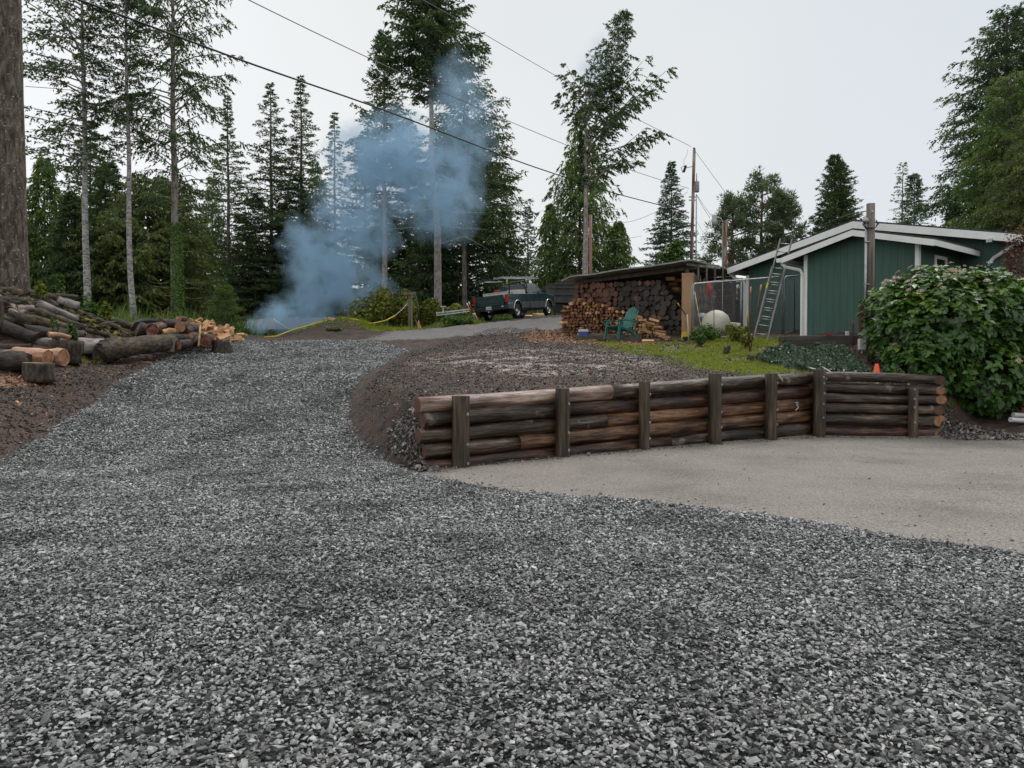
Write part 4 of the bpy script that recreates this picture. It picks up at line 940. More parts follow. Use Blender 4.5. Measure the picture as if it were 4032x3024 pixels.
# fallen and half-hidden pieces right of the chair
tum = [(2600, 1318, .9), (2560, 1275, .6), (2530, 1262, .2), (2575, 1262, 1.1), (2545, 1305, 1.4), (2590, 1290, .3), (2620, 1325, 1.2), (2510, 1245, 1.3), (2640, 1335, .2)]
for i, (a_, b_, tw) in enumerate(tum):
    q = W(a_, b_, 25.9 + .08 * (i % 3)); o = place('split_firewood', SM_F[i % 5], None, q, (i, tw * .25, fa + 1.0 + tw), (.85, .07, .07)); tag(o, L_F[0], 'firewood', L_F[1])
q = G(2552, 1352); o = place('split_firewood', SM_F[1], None, q + Vector((0, 0, .06)), (.3, 0, .1), (.95, .09, .085)); tag(o, 'single bright block of split wood lying on the chips before the stack', 'firewood')
q = W(2613, 1329, 25.2); q.z = max(q.z, HZ(q.x, q.y) + .1); o = place('split_firewood', SM_F[3], None, q, (.3, .5, .3), (.7, .13, .11)); tag(o, 'chunky orange block with ivy leaves at the foot of the rounds', 'firewood')
q = W(2628, 1073, 27); pass
for i, (a_, b_) in enumerate(((2600, 1155), (2590, 1180), (2660, 1140), (2650, 1120), (2670, 1105), (2640, 1095))):
    q = W(a_, b_, 27.0 + .1 * i); o = place('split_firewood', (SM_F + SM_O)[(i * 2) % 9], None, q, (i, .1, fa + 1.3), (.9, .08, .08)); tag(o, 'split log on the inner stack beside the plywood panel', 'firewood', 'inner stack beside the plywood panel')
# dark inner stack: rows deeper in the shed
for i in range(26):
    t = random.uniform(3.3, 4.7); k = random.uniform(.6, 1.5); p = S(t, 1.5, 0); o = place('firewood_round', RM_G[i % 4], None, (p.x, p.y, HZ(p.x, p.y) + k), (i, 0, fa), (1, .08, .08)); tag(o, 'dim log on the inner stack deep in the shed', 'firewood', 'inner stack deep in the shed')

# timbers on the ground, chair, cooler
tb = [((2225 + 45, 1333, 26.2), (2530, 1352, 24.9), .16, .15), ((2292, 1316, 26.6), (2475, 1331, 25.7), .12, .10), ((2330, 1310, 26.9), (2520, 1325, 25.9), .12, .10), ((2470, 1338, 25.4), (2600, 1345, 25.0), .1, .08)]
labs = ['long dark beam lying on the ground in front of the firewood', 'grey timber lying behind the dark beam beside the blue cooler', 'second grey timber close against the firewood stack', 'short dark timber lying right of the green chair']
for (a, b, wx, wz), lb in zip(tb, labs):
    a = W(*a); b = W(*b); a.z = HZ(a.x, a.y) + wz / 2 + (.06 if wz == .10 else .0); b.z = HZ(b.x, b.y) + wz / 2 + (.06 if wz == .10 else 0)
    mb = MB(); mb.beam((0, 0, 0), b - a, wx, wz); simple('timber', lb, 'timber', m_darkbeam if wz == .15 else m_oldwood, mb, tuple(a), group='timbers before the firewood', bevel=.01)
c = W(2298, 1330, 26.45); c.z = HZ(c.x, c.y) + .02; co = thing('cooler', 'blue cooler with white lid at the left end of the timbers', 'cooler', tuple(c), -.2)
MB().box((0, 0, .11), (.34, .22, .22)).build('body', [m_blue], co, .015); MB().box((0, 0, .25), (.36, .24, .06)).build('lid', [m_plastic_w], co, .015); MB().box((0, -.115, .285), (.3, .02, .03)).build('handle', [m_plastic_w], co, .005)
def chair():
    b = W(2445, 1343, 25.45); b.z = HZ(b.x, b.y) + .05
    t = thing('garden_chair', 'dark green slatted garden armchair in front of the firewood', 'chair', tuple(b), math.radians(122))
    # local: +Y is the front, X across
    R_ = lambda a: Matrix.Rotation(math.radians(a), 3, 'X')
    for i in range(5): MB().box((0, .30 - .105 * i, .385 - .030 * i), (.50, .095, .022), R=R_(14)).build('seat_slat', [m_green], t, .004)
    for i in range(7):
        xx = (i - 3) * .076; hgt = .70 - .012 * (i - 3) ** 2
        mb = MB(); a = Vector((xx * .8, -.17, .27)); e = Vector((xx * 1.12, -.46, .27 + hgt)); mb.beam(a, e, .064, .02, up=(0, 1, .4)); mb.build('back_slat', [m_green], t, .004)
    MB().tube([(-.26, -.30, .62), (0, -.335, .64), (.26, -.30, .62)], .022, 6).build('back_rail', [m_green], t)
    for s in (-1, 1):
        MB().add([(s * .27, -.36, .53), (s * .35, -.36, .53), (s * .38, .34, .56), (s * .27, .34, .56), (s * .27, -.36, .555), (s * .35, -.36, .555), (s * .38, .34, .585), (s * .27, .34, .585)], [(3, 2, 1, 0), (4, 5, 6, 7), (0, 1, 5, 4), (1, 2, 6, 5), (2, 3, 7, 6), (3, 0, 4, 7)]).build('armrest', [m_green], t, .008)
        MB().beam((s * .30, .36, 0), (s * .30, .27, .56), .045, .075).build('leg', [m_green], t, .008)
        MB().beam((s * .27, -.47, 0), (s * .27, -.05, .36), .045, .085).build('leg', [m_green], t, .008)
        MB().beam((s * .275, .30, .37), (s * .275, -.22, .25), .03, .07).build('side_rail', [m_green], t, .006)
        MB().beam((s * .31, -.28, .30), (s * .31, -.30, .53), .035, .05).build('arm_support', [m_green], t, .006)
    t.scale = (1.12, 1.12, 1.12); c2 = Matrix.LocRotScale(t.location, t.rotation_euler, t.scale) @ Vector((.32, .12, .586)); simple('drink_can', 'small drink can standing on the armrest of the green chair', 'can', m_black, MB().lathe([(0, 0), (.03, .0), (.033, .01), (.033, .1), (.028, .12), (0, .12)], 12), tuple(c2))
bpy.context.view_layer.update(); chair()
q = GD(2700, 24.75); simple('yellow_sign_panel', 'yellow plastic case with a black hook mark leaning by the kennel post', 'case', m_yellow, MB().prism([(-.17, 0), (.17, .0), (.13, .3), (-.13, .22)], 1, -.02, .02), (q.x, q.y, q.z + .03), (-.3, .1, .3), bevel=.01)
simple('black_case', 'black plastic tray lying on the grass below the kennel post', 'tray', m_black, MB().box((0, 0, .06), (.42, .3, .12)), (q.x + .1, q.y - .1, q.z), (0, 0, .2), bevel=.02)

# brush and rope hanging on the fence corner
rb = random.Random(5); c = GD(2770, 26.6)
mb = MB()
for k in range(70):
    xx = c.x + rb.uniform(-.45, .3); yy = c.y + rb.uniform(-.3, .3); h0 = rb.uniform(0, .4); p0 = Vector((xx, yy, c.z + h0)); p1 = Vector((xx + rb.uniform(-.15, .15), yy + rb.uniform(-.2, .2), c.z + rb.uniform(1.2, 2.0)))
    mb.tube([p0 - c, (p0 + p1) / 2 - c + Vector((rb.uniform(-.06, .06), 0, 0)), p1 - c], .011, 4)
simple('brush_bundle', 'upright bundle of grey brown sticks behind the kennel corner', 'brush pile', M('stick_bark', [(.35, (.09, .06, .045)), (.6, (.30, .25, .21))], 6, rough=.8), mb, tuple(c))
mb = MB(); c = W(2793, 1110, 25.6)
for k in range(11): mb.tube([(rb.uniform(-.1, .1), 0, 0), (rb.uniform(-.12, .12), rb.uniform(-.05, .05), -.2), (rb.uniform(-.12, .14), 0, -.45)], .012, 5)
simple('red_rope', 'tangled red rope hanging on the chain link fence', 'rope', M('rope_red', (.55, .06, .045), 4, rough=.7), mb, tuple(c))
q = W(2768, 1242, 25.9); simple('blue_bag', 'small pale blue plastic bag above the cream tank', 'bag', M('bag_blue', (.45, .58, .70), 4, rough=.4), MB().lathe([(0, -.08), (.17, -.06), (.2, 0), (.12, .06), (0, .09)], 9), tuple(q), (.3, .2, 0))

# ------------------------------------------------------------ neighbour house beyond the ridge
nb = thing('neighbour_house', 'low pale house with a brown hipped roof behind the smoke', 'house', (-15.6, 55.5, 1.2), -.04)
nroof = M('brown_shingle', [(.3, (.115, .095, .085)), (.6, (.19, .165, .15))], 9, (1, 1, 3), rough=.85); nwall = M('cream_wall', [(.3, (.50, .50, .45)), (.7, (.60, .60, .55))], 2, (1, 1, 8), rough=.7)
ez = W(880, 1292, 55).z - 1.2
for k in range(12): MB().box((.15, 3, .02 + .25 * k + .125), (11.6, 8, .242)).build('wall_board', [nwall], nb)
mb = MB(); x0, x1, y0, y1 = -6.3, 6.3, -1.7, 7.6; hx = 3.3
mb.add([(x0, y0, ez), (x1, y0, ez), (x1, y1, ez), (x0, y1, ez), (x0 + hx, 3, ez + .98), (x1 - hx, 3, ez + .98)], [(0, 1, 5, 4), (1, 2, 5), (2, 3, 4, 5), (3, 0, 4), (3, 2, 1, 0)]); mb.build('roof', [nroof], nb)
for a, b in (((x0, y0), (x1, y0)), ((x0, y0), (x0, y1)), ((x1, y0), (x1, y1))): MB().beam((a[0], a[1] - .03, ez - .06), (b[0], b[1], ez - .06), .08, .16).build('gutter', [m_white], nb)
for xx in (-.5, 1.6): MB().tube([(xx, 1.4, ez + .5), (xx, 1.4, ez + .95)], .05, 8).build('vent_pipe', [m_white], nb)

# ------------------------------------------------------------ dirt mound things
ts = [W(1030, 1336, 32.2)] ; pts = []
for px_k, py_k, d in ((1040, 1338, 32.4), (1090, 1324, 32.6), (1150, 1300, 33.2), (1210, 1283, 33.8), (1270, 1272, 34.2), (1340, 1270, 34.4), (1400, 1276, 34.4), (1460, 1276, 34.6), (1520, 1262, 34.9), (1555, 1243, 35.1), (1612, 1186, 35.6)):
    p = W(px_k, py_k, d); p.z = max(p.z, HZ(p.x, p.y) + .03); pts.append(p)
c = pts[4].copy()
simple('yellow_tape', 'yellow barrier line stretched from the dirt mound to the wooden post', 'barrier tape', M('tape_yellow', (.62, .48, .03), 4, rough=.5), MB().tube([p - c for p in pts[:-1]], .038, 6), tuple(c))
simple('pale_rope', 'pale rope tied from the yellow line to the wooden post', 'rope', m_plastic_w, MB().tube([pts[-2] - c, (pts[-2] + pts[-1]) / 2 - c - Vector((0, 0, .05)), pts[-1] - c], .018, 6), tuple(c))
pts2 = [W(a, b, d) for a, b, d in ((1320, 1268, 34.3), (1345, 1262, 34.4), (1400, 1272, 34.5), (1355, 1266, 34.7), (1290, 1270, 34.5))]
for p in pts2: p.z = max(p.z, HZ(p.x, p.y) + .06)
simple('dark_root', 'dark bent root lying across the top of the dirt mound', 'root', B_DARK, MB().tube([p - pts2[0] for p in pts2], .035, 6), tuple(pts2[0]))
q = W(1305, 1274, 34.0); q.z = max(q.z, HZ(q.x, q.y) + .06); o = place('split_firewood', SM_F[2], None, q, (1, .2, .3), (.8, .08, .05)); tag(o, 'small piece of fresh split wood on the dirt mound', 'firewood')
stick('white_pole', 'thin white pole sticking up at a slant from the smoking fire', 'pole', W(1140, 1298, 33.6), W(1075, 1256, 33.4), .02, m_plastic_w)
g = G(1613, 1288); pz = W(1613, 1148, g.y).z - g.z; wp = thing('fence_post', 'grey wooden post with a short crossbar at the driveway edge', 'post', tuple(g), -.1)
MB().box((0, 0, pz / 2), (.11, .11, pz)).build('post', [m_oldwood], wp, .01); MB().box((.08, .07, pz / 2 - .05), (.06, .05, pz - .1)).build('batten', [M('pale_batten', (.33, .29, .2), 5, rough=.7)], wp); MB().box((.02, -.08, pz - .1), (.6, .06, .14)).build('crossbar', [m_oldwood], wp, .008)
stick('dark_pole', 'dark blue grey pole leaning against the crossbar beside the faded cone', 'pole', G(1659, 1286), W(1634, 1160, g.y + .1), .03, M('pole_bluegrey', (.05, .06, .09), 4, rough=.5))
wf = W(1735, 1232, 37); fr = thing('metal_rack', 'white metal frame lying in the weeds left of the pickup', 'rack', tuple(wf)); A_ = Vector((-.2, 0, 0)); Bp = W(1845, 1218, 38) - wf
MB().beam(A_, Bp, .05, .06).build('rail', [m_plastic_w], fr); MB().beam(A_ + Vector((0, 0, -.12)), Bp + Vector((0, 0, -.1)), .05, .05).build('rail', [m_plastic_w], fr)
for k in range(7): t = k / 6.; MB().beam(A_.lerp(Bp, t), A_.lerp(Bp, t) + Vector((.03, 0, -.12)), .03, .03).build('slat', [m_plastic_w], fr)
MB().box((.12, 0, .3), (.28, .22, .05)).build('top', [m_steel], fr); MB().beam((.12, 0, .0), (.12, 0, .28), .05, .05).build('leg', [m_plastic_w], fr)
for (a, b, lb) in (((1838, 1195, 38.6), (1853, 1225, 38.4), 'upper left red and white marker stick behind the pickup'), ((1846, 1190, 38.7), (1857, 1218, 38.5), 'upper right red and white marker stick behind the pickup'), ((1862, 1235, 38.3), (1870, 1253, 38.2), 'lower left red and white marker stick under the pickup bumper'), ((1868, 1233, 38.2), (1882, 1260, 38.0), 'lower right red and white marker stick under the pickup bumper')):
    stick('marker_stick', lb, 'marker', W(*b), W(*a), .028, m_red if 'right' in lb and 'upper' in lb else M('marker_pink', (.60, .22, .17), 4, rough=.5), (m_plastic_w, .3), 'marker sticks behind the pickup')

# ------------------------------------------------------------ pickup truck
def pickup():
    pr = W(2035, 1258, 39.3); az = math.radians(27)
    fw = Vector((math.sin(az), math.cos(az), 0)); rt = Vector((math.cos(az), -math.sin(az), 0))
    base = pr - rt * .83      # centre of the rear axle on the ground
    t = thing('pickup_truck', 'dark green pickup truck with a ladder rack and white toolbox', 'pickup truck', tuple(base), rot=(math.radians(5.2), math.radians(-4.0) * 0 + math.radians(-3.6), -az))
    paint = M('truck_paint', [(.3, (.008, .036, .040)), (.7, (.011, .045, .048))], 2, rough=.22, bump=0); paint.node_tree.nodes['Principled BSDF'].inputs['Coat Weight'].default_value = .6
    lower = M('truck_lower_grey', (.07, .075, .078), 3, rough=.45, bump=0); chrome = M('truck_chrome', (.55, .55, .55), 3, rough=.2, metal=.9, bump=0)
    glass = M('truck_glass', (.03, .038, .042), 3, rough=.06, bump=0); lamp = M('tail_lamp_red', (.42, .012, .015), 3, rough=.2, bump=0)
    hw = .97; WBs = 3.94; za = .62; zb = 1.24
    def side_poly(y0, y1, zlo, zhi, arches):
        P = [(y0, zhi)]; P.append((y0, zlo))
        for ya in arches:
            r = .49; P.append((ya - r, zlo))
            for k in range(9):
                a = math.pi - math.pi * k / 8; P.append((ya + r * math.cos(a), max(.40 + r * math.sin(a) * 1.02, zlo)))
            P.append((ya + r, zlo))
        P.append((y1, zlo)); return P
    # bed: side walls with wheel arches, floor, tailgate
    for s in (-1, 1):
        P = side_poly(-1.15, 1.42, .52, 1.26, [0]); P += [(1.42, 1.27), (-1.15, 1.26)][:1]
        MB().prism(P, 0, s * hw, s * (hw - .1), 0).build('bed_side', [paint], t, .02)
        mbx = MB()
        pts = [(s * (hw + .012), .52 * math.cos(a), .40 + .53 * math.sin(a)) for a in [math.pi * k / 10 for k in range(11)]]
        mbx.tube(pts, .028, 6); mbx.build('wheel_arch_trim', [chrome], t)
        pts = [(s * (hw + .012), WBs + .52 * math.cos(a), .40 + .53 * math.sin(a)) for a in [math.pi * k / 10 for k in range(11)]]
        MB().tube(pts, .028, 6).build('wheel_arch_trim', [chrome], t)
        # cab and fender side
        P = side_poly(1.46, 4.72, .48, 1.20, [WBs]); P += [(4.74, .95), (4.70, 1.12), (4.40, 1.20), (3.55, 1.27), (3.2, 1.30), (1.46, 1.27)]
        MB().prism(P[1:] , 0, s * hw, s * (hw - .16), 0).build('cab_side', [paint], t, .025)
        MB().box((s * (hw + .006), 1.0, .80), (.016, .82, .06)).build('side_strip', [chrome], t); MB().box((s * (hw + .006), -.83, .80), (.016, .55, .06)).build('side_strip', [chrome], t)
        MB().box((s * (hw + .006), 2.43, .80), (.016, 1.8, .06)).build('side_strip', [chrome], t)
        MB().box((s * (hw + .003), 2.43, .64), (.014, 1.85, .24)).build('lower_side', [lower], t); MB().box((s * (hw + .003), .98, .64), (.014, .84, .24)).build('lower_side', [lower], t); MB().box((s * (hw + .003), -.85, .66), (.014, .55, .22)).build('lower_side', [lower], t)
        for yy in (2.13, 3.32): MB().box((s * (hw + .002), yy, .9), (.012, .014, .72)).build('door_gap', [m_black], t)
        MB().box((s * (hw + .02), 2.32, 1.10), (.03, .16, .035)).build('door_handle', [m_black], t, .005)
        # glasshouse sides
        q = lambda yy, zz: (s * (hw - .05 - (zz - 1.26) * .33), yy, zz)
        def pan(nm, P4, mat, off=0.0):
            P4 = [Vector(q(*p)) + Vector((s * off, 0, 0)) for p in P4]; n = len(P4); V = P4 + [p - Vector((s * .03, 0, 0)) for p in P4]
            MB().add(V, [tuple(range(n)), tuple(range(n, 2 * n))[::-1]] + [(i, (i + 1) % n, n + (i + 1) % n, n + i) for i in range(n)]).build(nm, [mat], t)
        pan('cab_pillar', [(1.47, 1.25), (3.45, 1.25), (2.95, 1.72), (2.6, 1.80), (1.65, 1.80), (1.52, 1.70)], paint)
        pan('side_window', [(1.62, 1.30), (2.07, 1.30), (2.07, 1.72), (1.70, 1.72)], glass, .012); pan('side_window', [(2.17, 1.30), (3.28, 1.30), (2.86, 1.70), (2.17, 1.72)], glass, .012)
        m_ = MB().box((s * (hw + .13), 3.05, 1.38), (.2, .1, .17)).build('mirror', [m_black], t, .02)
        l_ = MB().box((s * (hw - .06), -1.165, 1.05), (.12, .07, .38)).box((s * (hw - .0), -1.10, 1.05), (.03, .12, .38)).build('tail_light', [lamp], t, .01)
        MB().box((s * .78, 4.73, .98), (.28, .05, .16)).build('headlight', [m_plastic_w], t, .01)
    MB().box((0, .1, .66), (1.8, 2.5, .06)).build('bed_floor', [paint], t)
    MB().box((0, 1.40, .95), (1.8, .05, .6)).build('bed_front', [paint], t)
    MB().box((0, -1.155, .99), (1.56, .06, .52)).build('tailgate', [paint], t, .015)
    # hood, roof, windscreen, back window
    MB().add([(-.9, 3.4, 1.27), (.9, 3.4, 1.27), (.86, 4.66, 1.12), (-.86, 4.66, 1.12), (-.9, 3.4, 1.0), (.9, 3.4, 1.0), (.86, 4.66, .9), (-.86, 4.66, .9)], [(0, 1, 2, 3), (7, 6, 5, 4), (0, 4, 5, 1), (1, 5, 6, 2), (2, 6, 7, 3), (3, 7, 4, 0)]).build('hood', [paint], t, .03)
    MB().add([(-.74, 1.62, 1.77), (.74, 1.62, 1.77), (.72, 2.72, 1.79), (-.72, 2.72, 1.79), (-.66, 1.72, 1.84), (.66, 1.72, 1.84), (.64, 2.6, 1.845), (-.64, 2.6, 1.845)], [(3, 2, 1, 0), (4, 5, 6, 7), (0, 1, 5, 4), (1, 2, 6, 5), (2, 3, 7, 6), (3, 0, 4, 7)]).build('roof', [paint], t, .03)
    MB().add([(-.88, 3.43, 1.28), (.88, 3.43, 1.28), (.74, 2.75, 1.79), (-.74, 2.75, 1.79)], [(0, 1, 2, 3)]).add([(-.88, 3.40, 1.27), (.88, 3.40, 1.27), (.74, 2.72, 1.78), (-.74, 2.72, 1.78)], [(3, 2, 1, 0)]).build('windscreen', [glass], t)
    MB().add([(-.86, 1.47, 1.28), (.86, 1.47, 1.28), (.72, 1.60, 1.79), (-.72, 1.60, 1.79), (-.86, 1.51, 1.28), (.86, 1.51, 1.28), (.72, 1.64, 1.79), (-.72, 1.64, 1.79)], [(0, 3, 2, 1), (4, 5, 6, 7), (0, 1, 5, 4), (1, 2, 6, 5), (2, 3, 7, 6), (3, 0, 4, 7)]).build('rear_window', [glass], t)
    MB().box((0, 1.47, 1.05), (1.75, .05, .5)).build('cab_back', [paint], t); MB().box((0, 2.4, .55), (1.7, 3.6, .3)).build('underbody', [m_black], t); MB().box((0, 2.6, 1.0), (1.55, 1.5, .62)).build('seats', [m_black], t, .05)
    MB().box((0, 4.76, .62), (1.9, .16, .2)).build('front_bumper', [chrome], t, .03)
    rb2 = MB().box((0, -1.27, .60), (1.9, .2, .2)).build('rear_bumper', [m_black], t, .02)
    MB().box((-.0, -1.375, .63), (.31, .012, .155)).build('licence_plate', [m_plastic_w], rb2); pl2 = lettering('ABC1287'[:0] or 'C84529K', .075, m_wire); pl2.name = 'plate_number'; pl2.parent = rb2; pl2.location = (-.13, -1.384, .60); pl2.rotation_euler = (math.pi / 2, 0, 0)
    MB().box((.78, -1.375, .66), (.10, .01, .06)).build('reflector', [m_plastic_w], rb2); MB().box((0, -1.36, .50), (.45, .12, .04)).build('step', [lower], rb2); MB().lathe([(0, 0), (.04, 0), (.045, .05), (0, .09)], 10, c=(0, -1.42, .40)).build('hitch_ball', [m_steel], rb2)
    tx = lettering('CHEVROLET', .19, lower, .006, 1.12); tx.name = 'tailgate_lettering'; tx.parent = t; tx.location = (-.60, -1.188, .90); tx.rotation_euler = (math.pi / 2, 0, 0)
    MB().box((0, .2, .45), (.3, 2.9, .16)).build('exhaust_and_axle', [m_black], t); MB().tube([(-.8, 0, .38), (.8, 0, .38)], .07, 8).build('rear_axle', [m_black], t)
    for s in (-1, 1):
        for yy in (0, WBs):
            Mx = Matrix.Translation((s * .83, yy, .38)) @ Matrix.Rotation(s * math.pi / 2, 4, 'Y')
            wh = MB().lathe([(.22, -.11), (.34, -.12), (.375, -.09), (.378, .08), (.35, .115), (.23, .11)], 28, M=Mx).build('wheel', [m_black], t)
            rim = MB().lathe([(.225, .10), (.215, .06), (.13, .02), (.12, .06), (.07, .09), (0, .095)], 20, M=Mx).lathe([(.0, -.1), (.23, -.1)], 20, M=Mx).build('rim', [chrome], wh)
            for k in range(8): a = k * math.pi / 4; MB().lathe([(0, .05), (.028, .04), (.03, .035)], 8, c=(.165 * math.cos(a), .165 * math.sin(a), 0), M=Mx).build('rim_hole', [m_black], rim)
        MB().box((s * .83, -.62, .42), (.28, .02, .36)).build('mud_flap', [m_black], t)
    # rack
    rk = MB().tube([(-.86, -1.0, 2.02), (.86, -1.0, 2.02)], .028, 8).tube([(-.86, 1.45, 2.02), (.86, 1.45, 2.02)], .028, 8).build('ladder_rack', [m_black], t)
    for s in (-1, 1):
        MB().tube([(s * .86, -1.05, 2.03), (s * .86, 3.1, 2.08)], .03, 8).build('rail', [m_steel], rk)
        for yy in (-.75, 1.25): MB().tube([(s * .86, yy, 2.04), (s * .90, yy + .2 * s * 0 + .15, 1.75), (s * .9, yy, 1.25)], .03, 8).build('rack_leg', [m_black], rk)
    MB().tube([(-.86, 3.1, 2.08), (.86, 3.1, 2.08)], .028, 8).build('rail', [m_steel], rk)
    return t, rt, fw, base
def lettering(txt, size, mat, depth=.004, xs=1.0):
    cu = bpy.data.curves.new('lettering', 'FONT'); cu.body = txt; cu.size = size; cu.extrude = depth; cu.materials.append(mat)
    o = bpy.data.objects.new('lettering', cu); COL.objects.link(o); me = bpy.data.meshes.new_from_object(o.evaluated_get(bpy.context.evaluated_depsgraph_get())); bpy.data.objects.remove(o)
    o = place('lettering', me); o.scale = (xs, 1, 1); return o
tk, t_rt, t_fw, t_b = pickup()
bpy.context.view_layer.update(); TM = tk.matrix_basis
def ontruck(nm, lb, cat, mat, mb, group=None, bevel=0): o = mb.build(nm, [mat], None, bevel); o.matrix_basis = TM.copy(); return tag(o, lb, cat, group)
ontruck('toolbox', 'long low white toolbox lying across the pickup bed', 'toolbox', M('toolbox_white', [(.3, (.50, .49, .43)), (.7, (.62, .61, .55))], 4, rough=.5, bump=0), MB().box((.1, -.55, 1.22), (1.35, .5, .3)).box((.1, -.55, 1.385), (1.4, .54, .035)).box((.72, .45, 1.32), (.42, 1.3, .30)), bevel=.02)
ontruck('red_can', 'red fuel can behind the toolbox in the pickup bed', 'fuel can', m_red, MB().box((-.32, .3, 1.42), (.26, .3, .3)), bevel=.03)
t = ontruck('rack_ladder', 'grey aluminium ladder lying on top of the pickup rack', 'ladder', m_alu, MB().beam((.25, -1.0, 2.11), (.25, 2.9, 2.17), .04, .08))
for nm, mb in [('rail', MB().beam((.68, -1.0, 2.11), (.68, 2.9, 2.17), .04, .08))] + [('rung', MB().tube([(.25, -.9 + .38 * k, 2.12 + .006 * k), (.68, -.9 + .38 * k, 2.12 + .006 * k)], .018, 6)) for k in range(10)]: mb.build(nm, [m_alu], t)
ontruck('yellow_ribbon', 'bright yellow ribbon tied to the pickup rack', 'ribbon', M('ribbon_yellow', (.60, .70, .04), 4, rough=.5), MB().box((.86, -.78, 1.93), (.06, .06, .16)).box((.87, -.80, 1.83), (.03, .04, .14)))
ontruck('black_hose', 'loop of black hose hanging on the left side of the pickup rack', 'hose', m_black, MB().tube([(-.9 + .0, -1.15 + .02 * k, 1.5 + .2 * math.sin(k * .7)) if 0 else (-.95 + .22 * math.cos(k * .63), -1.02, 1.42 + .2 * math.sin(k * .63)) for k in range(11)], .022, 6))

# dump trailer behind
dm = thing('dump_trailer', 'dark grey steel dump body parked behind the pickup', 'dump trailer', tuple(GD(2250, 47)), -.05)
z0 = HZ(dm.location.x, 47); zt = W(2250, 1115, 47).z - z0; zm = W(2250, 1192, 47).z - z0
steel = M('dark_painted_steel', [(.3, (.035, .035, .036)), (.6, (.075, .072, .07)), (.8, (.12, .10, .085))], 3, rough=.6)
MB().box((1.3, 1.2, (zt + zm) / 2), (5.4, 2.2, zt - zm)).build('box', [steel], dm, .02)
for k in range(6): MB().box((-1.3 + .85 * k, .06, (zt + zm) / 2), (.1 if k % 2 else .55, .06, zt - zm - .1)).build('rib', [steel], dm)
for zz in (zt - .04, zt - .28, (zt + zm) / 2 - .1, zm + .05): MB().box((1.3, .03, zz), (5.4, .1, .07)).build('rail', [steel], dm)
MB().box((2.2, 1.2, zm - .15), (4.5, 1.1, .2)).build('chassis', [m_black], dm)
for k in range(3):
    for yy in (.25, 2.1):
        MB().lathe([(.0, -.14), (.46, -.14), (.5, -.1), (.5, .1), (.46, .14), (0, .14)], 20, M=Matrix.Translation((.4 + 1.15 * k, yy, .5)) @ Matrix.Rotation(math.pi / 2, 4, 'X')).build('wheel', [m_black], dm)
MB().box((-.75, .2, zm / 2 + .1), (.7, .03, zm - .3)).build('mud_flap', [m_black], dm)
MB().box((2.4, 1.2, zt + .1), (1.2, 2.0, .2)).build('cargo_lip', [m_black], dm)
for i, (xx, wd2, lb) in enumerate(((2075, .9, 'reddish log section lying under the middle of the pickup'), (2125, .8, 'second reddish log section lying under the pickup doors'))):
    g = GD(xx, 45.5); o = place('log', log_mesh('log', wd2, .17, .17, [B_PEEL, W_END], 12, 3, .04, 0, i), None, (g.x - wd2 / 2, g.y, g.z + .16)); tag(o, lb, 'log', 'logs beyond the pickup')

# ------------------------------------------------------------ utility poles, lamp, wires
def upole(label, px, d, ytop, r, mat, lean=0, name='utility_pole'):
    g = GD(px, d); h = W(px, ytop, d).z - g.z; t = thing(name, label, 'utility pole', tuple(g)); MB().tube([(0, 0, -.2), (lean * .5, 0, h * .5), (lean, 0, h)], [r * 1.15, r * 1.05, r], 12, wob=.02).build('pole', [mat], t); return t, h
t, h = upole('tall leaning utility pole with transformer behind the woodshed', 2716, 48, 592, .095, m_redpole, .2)
MB().lathe([(0, 0), (.13, 0), (.15, .05), (.15, .62), (.12, .68), (0, .7)], 14, c=(.38, .0, h - 2.6)).build('transformer', [M('transformer_grey', (.36, .38, .38), 3, rough=.5, bump=0)], t)
MB().tube([(.36, 0, h - 1.95), (.36, 0, h - 1.4)], .03, 6).build('bushing', [m_steel], t); MB().lathe([(0, 0), (.09, .0), (.05, .06), (.09, .1), (.04, .17), (0, .2)], 10, c=(.2, 0, h)).build('insulator', [m_wiregrey], t)
cu_ = MB().beam((-.45, 0, h - 1.35), (-.32, 0, h - .95), .12, .14).tube([(-.5, 0, h - 1.4), (-.62, 0, h - 1.05), (-.4, 0, h - .98)], .02, 6).build('cutout', [m_black], t); MB().tube([(-.35, 0, h - 1.1), (.12, 0, h - 1.0)], .02, 6).build('bracket', [m_wiregrey], cu_)
MB().tube([(-.42, 0, h - .95), (-.45, 0, h - .6), (-.28, 0, h - .35), (-.2, 0, h + .1)], .009, 5).build('jumper_wire', [m_wiregrey], t)
for zz in (h - 2.9, h - 3.1): MB().box((.14, 0, zz), (.5, .06, .07)).build('wire_bracket', [m_steel], t)
t, h = upole('short pinkish pole standing right of the windswept tree', 2324, 46, 846, .09, M('pink_pole_wood', [(.3, (.26, .13, .09)), (.6, (.40, .24, .18))], 5, (1, 1, .1), rough=.75))
t, h = upole('thin grey green steel mast close right of the windswept tree trunk', 2311, 43, 868, .035, M('mast_greygreen', (.16, .22, .2), 4, rough=.5, bump=0), name='steel_mast')
t, h = upole('thin grey conduit mast right of the tall utility pole', 2738, 46, 765, .04, m_steel, name='steel_mast')
t, h = upole('broken reddish pole with a street lamp behind the woodshed', 2852, 42, 868, .1, m_redpole, name='lamp_pole')
MB().beam((-.17, -.1, 1), (-.17, -.1, h - .2), .12, .05).build('plank', [M('pale_plank', (.42, .38, .28), 5, rough=.7)], t)
